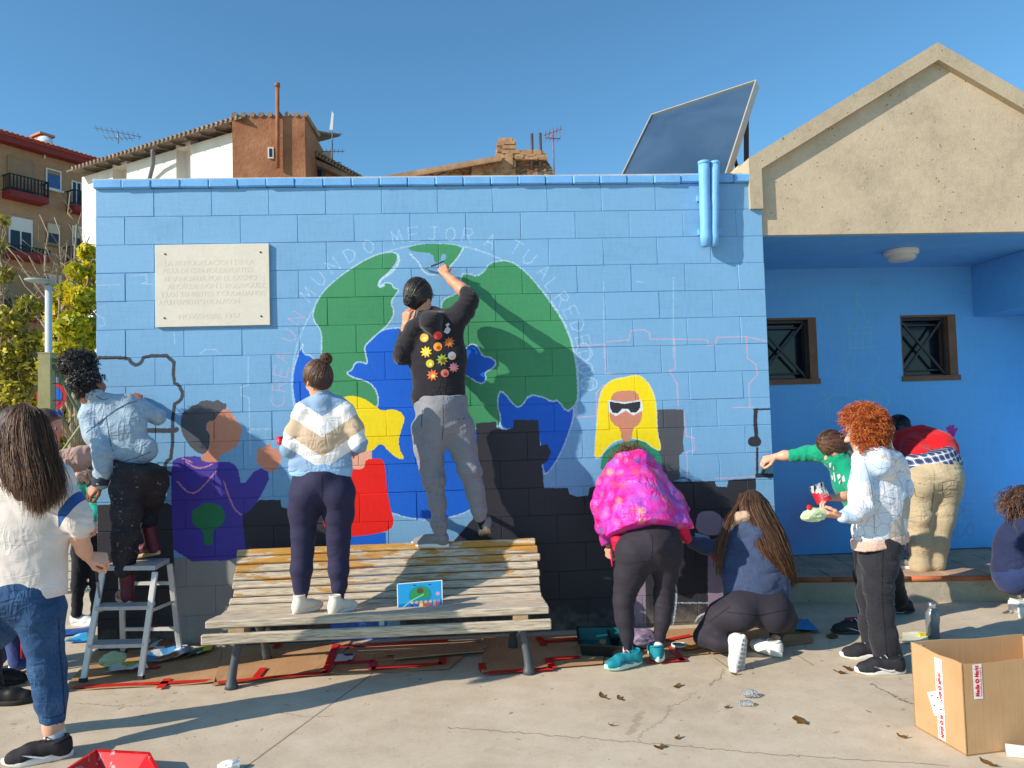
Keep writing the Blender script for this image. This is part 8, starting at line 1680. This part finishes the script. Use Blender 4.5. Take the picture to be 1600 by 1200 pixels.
# paint tin
a, b = W(1289, 785, Y - .30), W(1272, 752, Y - .26); ax = nrm(b - a); tn = thing('paint_tin', 'open paint tin with red label and paint drips held by the woman in green', 'paint tin', tuple(a)); h_ = .125; R_ = .049
t = NT('tin_label'); p = t.pos(); s_ = t.sep(p); n = t.noise(t.mapping(p, (60, 60, 20)), 1.0, 3); hh = t.math('ADD', t.math('MULTIPLY', t.math('SUBTRACT', s_[2], float((a + ax * .072)[2])), 30.0), t.math('MULTIPLY', n, 1.6)); t.color(t.mix(t.ramp(hh, [(.75, 0.0), (.8, 1.0)]), srgb(200, 36, 48), t.ramp(n, [(.45, srgb(30, 28, 30)), (.5, srgb(200, 204, 206))]))); t.rough(.35)
m = MB(); m.lathe(a, [(.001, 0), (R_, 0), (R_ * 1.03, .003), (R_, .006), (R_, h_ - .006), (R_ * 1.04, h_ - .003), (R_ * 1.02, h_), (R_ * .9, h_), (R_ * .9, h_ - .03)], 28, 0, ax); m.build('body', t.mat, tn, True); m = MB(); m.lathe(a + ax * (h_ - .03), [(R_ * .9, 0), (.001, 0)], 28, 0, ax); m.build('paint', M('dark_wet_paint', srgb(30, 28, 32), .2), tn)
xx = nrm(np.cross(ax, (0, 1, 0))); 
for i, (s, q) in enumerate((('COLOR', .058), ('ESMALTE', .044), ('ACRILICO', .03))):
    sd_ = nrm(np.cross(np.cross(ax, (0, -1, 0)), ax)) * 1; n_ = nrm(np.array([0, -1, 0]) - ax * np.dot([0, -1, 0], ax)); x_ = np.cross(ax, n_) ; text_mesh(s, .014, a + ax * q + n_ * (R_ + .0012) - x_ * .028, x_, ax, M('print_white', srgb(200, 200, 205), .6, .4, 90), 'print', tn, .0004, fit=.056)

# ---------------------------------------------------------------- red haired woman in the flower print hoodie
r = person('woman with curly orange hair in a pale flower print hoodie and black trousers', tuple(G(1380, 1040)))
Y = -.98
C = W(1348, 668, Y); fw = (-.75, .55, -.3); Nk = chain([(1354, 696, Y, 16), (1360, 712, Y, 18)])
Tp = chain([(1352, 728, Y - .02, 22), (1352, 780, Y - .02, 26), (1358, 835, Y - .02, 27)], None, .06) + chain([(1392, 728, Y + .02, 22), (1392, 785, Y + .02, 26), (1390, 832, Y + .02, 26)], None, .06) + chain([(1372, 718, Y, 28), (1372, 780, Y, 36), (1374, 834, Y, 38)], (0, 1, 0, .8), .06) + chain([(1348, 716, Y, 17), (1396, 722, Y + .04, 17)], None, .05)
Tp += chain([(1352, 704, Y - .07, 10), (1374, 712, Y - .11, 17), (1398, 716, Y - .06, 14)], None, .03) + chain([(1376, 728, Y - .10, 20), (1390, 742, Y - .08, 12)], None, .03) + chain([(1345, 700, Y - .02, 9), (1362, 697, Y - .06, 9), (1384, 693, Y - .02, 9), (1392, 704, Y, 8)], None, .02)
Ar = chain([(1348, 728, Y - .06, 18), (1344, 762, Y - .09, 18), (1350, 792, Y - .12, 17)], None, .03) + chain([(1350, 792, Y - .12, 17), (1336, 803, Y - .15, 15.5), (1318, 806, Y - .17, 13)], None, .03) + chain([(1404, 732, Y + .06, 17), (1412, 762, Y + .08, 15), (1404, 790, Y + .08, 14), (1380, 800, Y + .22, 11)], None, .03)
w1 = W(1313, 806, Y - .17); w2 = W(1372, 800, Y + .26)
multi('body', [(head_prims(C, fw, (0, 0, 1), .95) + Nk, .005), (grow(Tp + Ar, -.015), .014), (hand_prims(w1, (-.97, .1, .14), (.15, -.35, -.85), 1, .75, .92, .08, .6), .003), (hand_prims(w2, (-.8, .5, .1), (.1, .2, .9), 1, .8, .92), .0035)], SK1, r); eyes(r, C, fw, (0, 0, 1), .95)
t = NT('flower_print'); p = t.pos(); pm = t.mapping(p, (9, 9, 9)); nz_ = t.noise(pm, 1.2, 2)
def vv(feat, out, sc, rnd=1.0, src=None):
    o = t.new('ShaderNodeTexVoronoi', feature=feat); o.inputs['Scale'].default_value = sc; o.inputs['Randomness'].default_value = rnd; t.l.new(src or pm, o.inputs['Vector']); return o.outputs[out]
d1 = vv('DISTANCE_TO_EDGE', 'Distance', 1.7); c1_ = vv('F1', 'Color', 1.0); f1_ = vv('F1', 'Distance', 1.0); sp_ = t.new('ShaderNodeSeparateColor'); t.l.new(c1_, sp_.inputs[0])
bs = t.ramp(sp_.outputs[0], [(0, srgb(222, 224, 230)), (.35, srgb(190, 208, 228)), (.55, srgb(224, 222, 222)), (.8, srgb(190, 178, 164)), (.9, srgb(214, 214, 218))], 'CONSTANT'); cen_ = t.math('LESS_THAN', f1_, .08)
ln_ = t.math('LESS_THAN', d1, .022); t.color(t.mix(t.math('MULTIPLY', t.math('MAXIMUM', ln_, cen_), .5), bs, srgb(96, 112, 140))); t.rough(.9).spec(.2); t.bump(wrinkles(t, p), .32, .012)
blob('hoodie', Tp + Ar + cut(W(1374, 842, Y), (.18, 0, -1)), t.mat, r, .007, folds(.006, 5, 11, (.1, 0, 1), 181, [(W(1350, 790, Y - .1), .08, .008), (W(1318, 805, Y - .17), .06, .006), (W(1405, 760, Y + .08), .08, .005), (W(1378, 735, Y - .1), .08, .005)]), bvh=True)
seam([o for o in r.children if o.name.startswith('hoodie')][-1], [[(1350, 716), (1372, 732), (1394, 730)], [(1352, 724), (1362, 760), (1366, 800), (1366, 834)], [(1344, 700), (1360, 704), (1384, 702)]], M('seam_pale', srgb(150, 156, 168), .9))
blob('waistband', chain([(1354, 842, Y - .02, 25), (1358, 856, Y - .02, 27)], None, .04) + chain([(1394, 838, Y + .02, 26), (1395, 852, Y + .02, 25)], None, .04) + chain([(1374, 840, Y, 40), (1375, 855, Y, 40)], (0, 1, 0, .8), .04) + cut(W(1374, 836, Y), (-.12, 0, 1)) + cut(W(1374, 852, Y), (.14, 0, -1)), cloth('pink_rib', srgb(214, 178, 160), 400, .9), r, .007, folds(.002, 60, 4))
Lg = chain([(1374, 852, Y, 36), (1374, 880, Y - .03, 27), (1372, 920, Y - .05, 22.5), (1376, 960, Y - .06, 20), (1382, 1000, Y - .07, 22), (1388, 1030, Y - .07, 24)], None, .05) + chain([(1376, 852, Y + .04, 36), (1366, 890, Y + .06, 25), (1360, 930, Y + .10, 21), (1362, 975, Y + .14, 19), (1366, 1010, Y + .14, 20)], None, .05)
blob('trousers', Lg + cut(W(1388, 1036, Y - .07), (.1, 0, -1)), cloth('black_flare', srgb(40, 40, 46), 800, .85, .1, 8, .4), r, .007, folds(.006, 6, 8, (.2, 0, 1), 191, [(W(1372, 925, Y), .08, .006), (W(1386, 1010, Y - .07), .09, .007)]), bvh=True)
seam([o for o in r.children if o.name.startswith('trousers')][-1], [[(1380, 860), (1378, 930), (1386, 1025)]], M('seam_black', srgb(26, 24, 28), .9))
Mpk = M('black_knit_shoe', srgb(42, 42, 46), .8, .2, 30, .35, 200)
hl = G(1415, 1052, .0); shoe(r, hl, hl + nrm([-.98, .10, 0]) * .285, (0, 0, 1), Mpk, None, 'sneaker', 1.0, M('grey_lace', srgb(150, 150, 154), .7), 'shoe', .032, (M('white_print', srgb(225, 222, 220), .5), 1))
hl = G(1388, 1028, .0); shoe(r, hl, hl + nrm([-.97, .12, 0]) * .285, (0, 0, 1), Mpk, None, 'sneaker', 1.0, M('grey_lace', srgb(150, 150, 154), .7), 'shoe', .032)
HR = hairmat('copper_curl', [srgb(120, 46, 16), srgb(176, 76, 24), srgb(206, 104, 38), srgb(226, 140, 66)], .45, .5)
f, ri, u = frame(fw); blob('hair', ell(W(1350, 668, Y), [.112, .115, .116], np.eye(3), .03) + ell(W(1352, 686, Y - .03), [.105, .09, .07], np.eye(3), .04) + cut(C + f * .05, f * .95 - u * .2), M('copper_under', srgb(150, 62, 22), .5, .35, 30, .6, 90), r, .007, folds(.012, 30, 30))
cc_ = np.concatenate([W(1349, 667, Y) + nrm_rows(rng.normal(size=(500, 3))) * [.122, .12, .122], W(1352, 690, Y - .03) + nrm_rows(rng.normal(size=(120, 3))) * [.11, .09, .06]]); cc_ = cc_[((cc_ - C) @ (f * .95 - u * .2)) < .06]
strands('hair_curls', curls(cc_, 2400, .050, .0075, 2.0, 13, 24, W(1350, 670, Y), .45), .0013, HR, r)
crumple('painted_tissue', W(1272, 802, Y - .17) - [0, 0, .05], .062, 'pale green crumpled tissue with a red stain held by the orange haired woman', 'tissue', M_MINT, 17, (1.3, .7, .75)); o = bpy.data.objects['painted_tissue']
q = W(1265, 793, Y - .24); m = MB(); m.lathe(q, [(.001, .004), (.012, .003), (.017, 0), (.001, -.002)], 9, 0, (0, -1, .3)); x_ = m.build('red_stain', M('red_wet', srgb(210, 40, 36), .4), o, True)

# ---------------------------------------------------------------- man in the red top bending at the back wall
r = person('person in a red top and khaki trousers bending forward on the porch step', tuple(G(1445, 888, .2)))
Yh, Ys = .55, .92
C = W(1404, 668, Ys + .16); fw = (-.3, .7, -.6); upv = (0, .6, .8)
Tp = chain([(1420, 690, Ys, 20), (1432, 705, Ys - .12, 24), (1440, 722, Yh + .08, 24)], None, .06) + chain([(1452, 690, Ys - .05, 24), (1468, 708, Ys - .18, 26), (1476, 722, Yh + .05, 24)], None, .06) + chain([(1436, 682, Ys, 18), (1460, 700, Ys - .12, 32)], None, .06) + chain([(1410, 684, Ys + .05, 15), (1440, 678, Ys, 14)], None, .04)
Ar = chain([(1408, 692, Ys + .02, 14), (1402, 715, Ys + .05, 12), (1404, 735, Ys + .12, 10)], None, .03) + chain([(1446, 690, Ys + .1, 13), (1440, 720, Ys + .15, 11), (1430, 740, Ys + .2, 9)], None, .03)
Lg = chain([(1458, 745, Yh, 40), (1436, 768, Yh - .01, 26), (1434, 805, Yh - .02, 22), (1436, 845, Yh - .02, 19.5), (1438, 882, Yh - .02, 18)], None, .05) + chain([(1462, 745, Yh, 40), (1476, 768, Yh - .01, 25), (1470, 808, Yh - .02, 21), (1464, 848, Yh - .02, 18), (1461, 880, Yh - .02, 17)], None, .05) + chain([(1440, 752, Yh - .06, 26)], None, .06) + chain([(1478, 750, Yh - .06, 25)], None, .06)
multi('body', [(head_prims(C, fw, upv, 1.0) + chain([(1412, 682, Ys + .1, 13)]), .007), (grow(Tp + Ar + Lg, -.015), .015), (hand_prims(W(1404, 738, Ys + .14), (0, .5, -.8), (-.6, -.6, 0), 1, .7), .005), (hand_prims(W(1428, 742, Ys + .22), (-.2, .5, -.8), (.6, -.6, 0), 1, .7), .005)], SK1, r)
blob('red_top', Tp + Ar + cut(W(1458, 726, Yh + .05), (.1, 0, -1)), cloth('bright_red_knit', srgb(206, 22, 30), 600, .85), r, .008, folds(.005, 6, 12, (.5, 0, 1), 201, [(W(1470, 720, Yh + .1), .08, .005)]))
t = NT('navy_plaid'); p = t.pos(); s_ = t.sep(p); lx = t.math('SINE', t.math('MULTIPLY', t.math('ADD', s_[0], t.math('MULTIPLY', s_[2], .2)), 125.0)); lz = t.math('SINE', t.math('MULTIPLY', t.math('SUBTRACT', s_[2], t.math('MULTIPLY', s_[0], .2)), 125.0)); lx2 = t.math('GREATER_THAN', lx, .1); lz2 = t.math('GREATER_THAN', lz, .1); wl_ = t.math('MAXIMUM', t.math('GREATER_THAN', lx, .96), t.math('GREATER_THAN', lz, .96))
sm = t.math('MULTIPLY', t.math('ADD', lx2, lz2), .5); t.color(t.mix(wl_, t.ramp(sm, [(0, srgb(40, 52, 84)), (.5, srgb(74, 90, 126)), (1, srgb(150, 160, 184))]), srgb(220, 222, 228))); t.rough(.9)
blob('plaid_shirt', chain([(1438, 728, Yh + .03, 26), (1440, 738, Yh + .01, 26)], None, .04) + chain([(1477, 726, Yh + .03, 26), (1478, 736, Yh + .01, 25)], None, .04) + chain([(1458, 722, Yh + .03, 36), (1459, 732, Yh + .01, 38)], None, .04) + cut(W(1458, 738, Yh), (.0, -.3, -1)) + cut(W(1450, 706, Yh), (-.2, 0, 1)), t.mat, r, .008, folds(.004, 8, 10))
blob('trousers', Lg, cloth('khaki_twill', srgb(186, 168, 136), 700, .9), r, .008, folds(.004, 6, 11, (.2, 0, 1), 211, [(W(1440, 865, Yh), .08, .005), (W(1465, 865, Yh), .08, .005)]), bvh=True)
seam([o for o in r.children if o.name.startswith('trousers')][-1], [[(1460, 742), (1459, 770), (1455, 800)], [(1428, 754), (1446, 757)], [(1471, 754), (1490, 750)], [(1428, 757), (1430, 776), (1446, 778)], [(1472, 757), (1474, 778), (1490, 775)], [(1418, 770), (1416, 820), (1420, 876)]], M('seam_khaki', srgb(122, 108, 84), .9))
hl = G(1440, 890, .2); shoe(r, hl, hl + nrm([-.75, .5, 0]) * .27, (0, 0, 1), M('grey_suede', srgb(130, 128, 126), .9, .15), None); hl = G(1463, 889, .2); shoe(r, hl, hl + nrm([.25, .9, 0]) * .27, (0, 0, 1), M('tan_suede', srgb(166, 124, 88), .9, .15), None)
cap_hair(r, C, fw, upv, .98, HKd, .06, noise=folds(.004, 40, 40), h=.007)
f, ri, u = frame(fw, upv); strands('hair_strands', arcs(C, np.array([f, ri, u]), np.array([.106, .088, .107]) * 1.05, [(math.cos(a), sg_ * math.sin(a), .3) for a in np.linspace(.3, 2.6, 8) for sg_ in (-1, 1)], (-.5, 0, .8), 400, 8, 31), .002, HK, r)

# ---------------------------------------------------------------- person seated on the step at the right edge
r = person('person in dark navy clothes sitting on the step at the right edge', tuple(G(1600, 930, .2)))
Y = -.02
C = W(1601, 781, Y); fw = (.9, .1, -.42); 
Tp = chain([(1600, 815, Y, 25), (1590, 850, Y, 34), (1586, 890, Y, 36)], (0, 1, 0, .9), .06) + chain([(1612, 815, Y + .1, 22), (1606, 880, Y + .1, 30)], None, .06); Ar = chain([(1602, 822, Y - .12, 16), (1612, 860, Y - .15, 14), (1645, 880, Y - .12, 12)], None, .03)
Lg = chain([(1584, 898, Y, 32), (1616, 888, Y - .1, 24), (1660, 872, Y - .12, 20)], None, .06) + chain([(1660, 872, Y - .12, 19), (1655, 920, Y - .14, 15), (1640, 950, Y - .16, 12)], None, .04) + chain([(1580, 902, Y - .03, 24)], None, .05) + chain([(1640, 950, Y - .16, 11), (1612, 952, Y - .16, 11)], None, .03)
multi('body', [(head_prims(C, fw, (0, 0, 1), .97) + chain([(1598, 800, Y, 12)]), .006), (grow(Tp[:-1] + Ar + Lg[2:], -.035), .015), (hand_prims(W(1652, 882, Y - .12), (.9, .1, -.2), (0, -.5, .8), 1, .6), .005)], SK1, r)
Mnv = cloth('navy_cotton', srgb(38, 46, 78), 700, .85); blob('jacket', Tp + Ar + cut(W(1588, 905, Y), (0, 0, -1)), Mnv, r, .007, folds(.006, 6, 11, (.2, 0, 1), 221, [(W(1575, 880, Y), .1, .006)])); blob('trousers', Lg, cloth('navy_trouser', srgb(44, 58, 98), 700, .85), r, .007, folds(.006, 6, 11, (.8, 0, .5), 231))
cap_hair(r, C, fw, (0, 0, 1), 1.02, HBd, .04, .9, .3, noise=folds(.005, 40, 40)); f, ri, u = frame(fw)
strands('hair_strands', curls(C - f * .02 + nrm_rows(rng.normal(size=(300, 3)) - np.array([.8, 0, .2])) * .105, 420, .09, .008, 1.2, 12, 41, C, 1.2), .0019, HB, r)
hl = G(1592, 966, .0); shoe(r, hl, hl + nrm([.95, -.1, 0]) * .27, (0, 0, 1), Mws, None); hl = hl + [.05, .16, 0]; shoe(r, hl, hl + nrm([.95, -.1, 0]) * .27, (0, 0, 1), Mws, None)
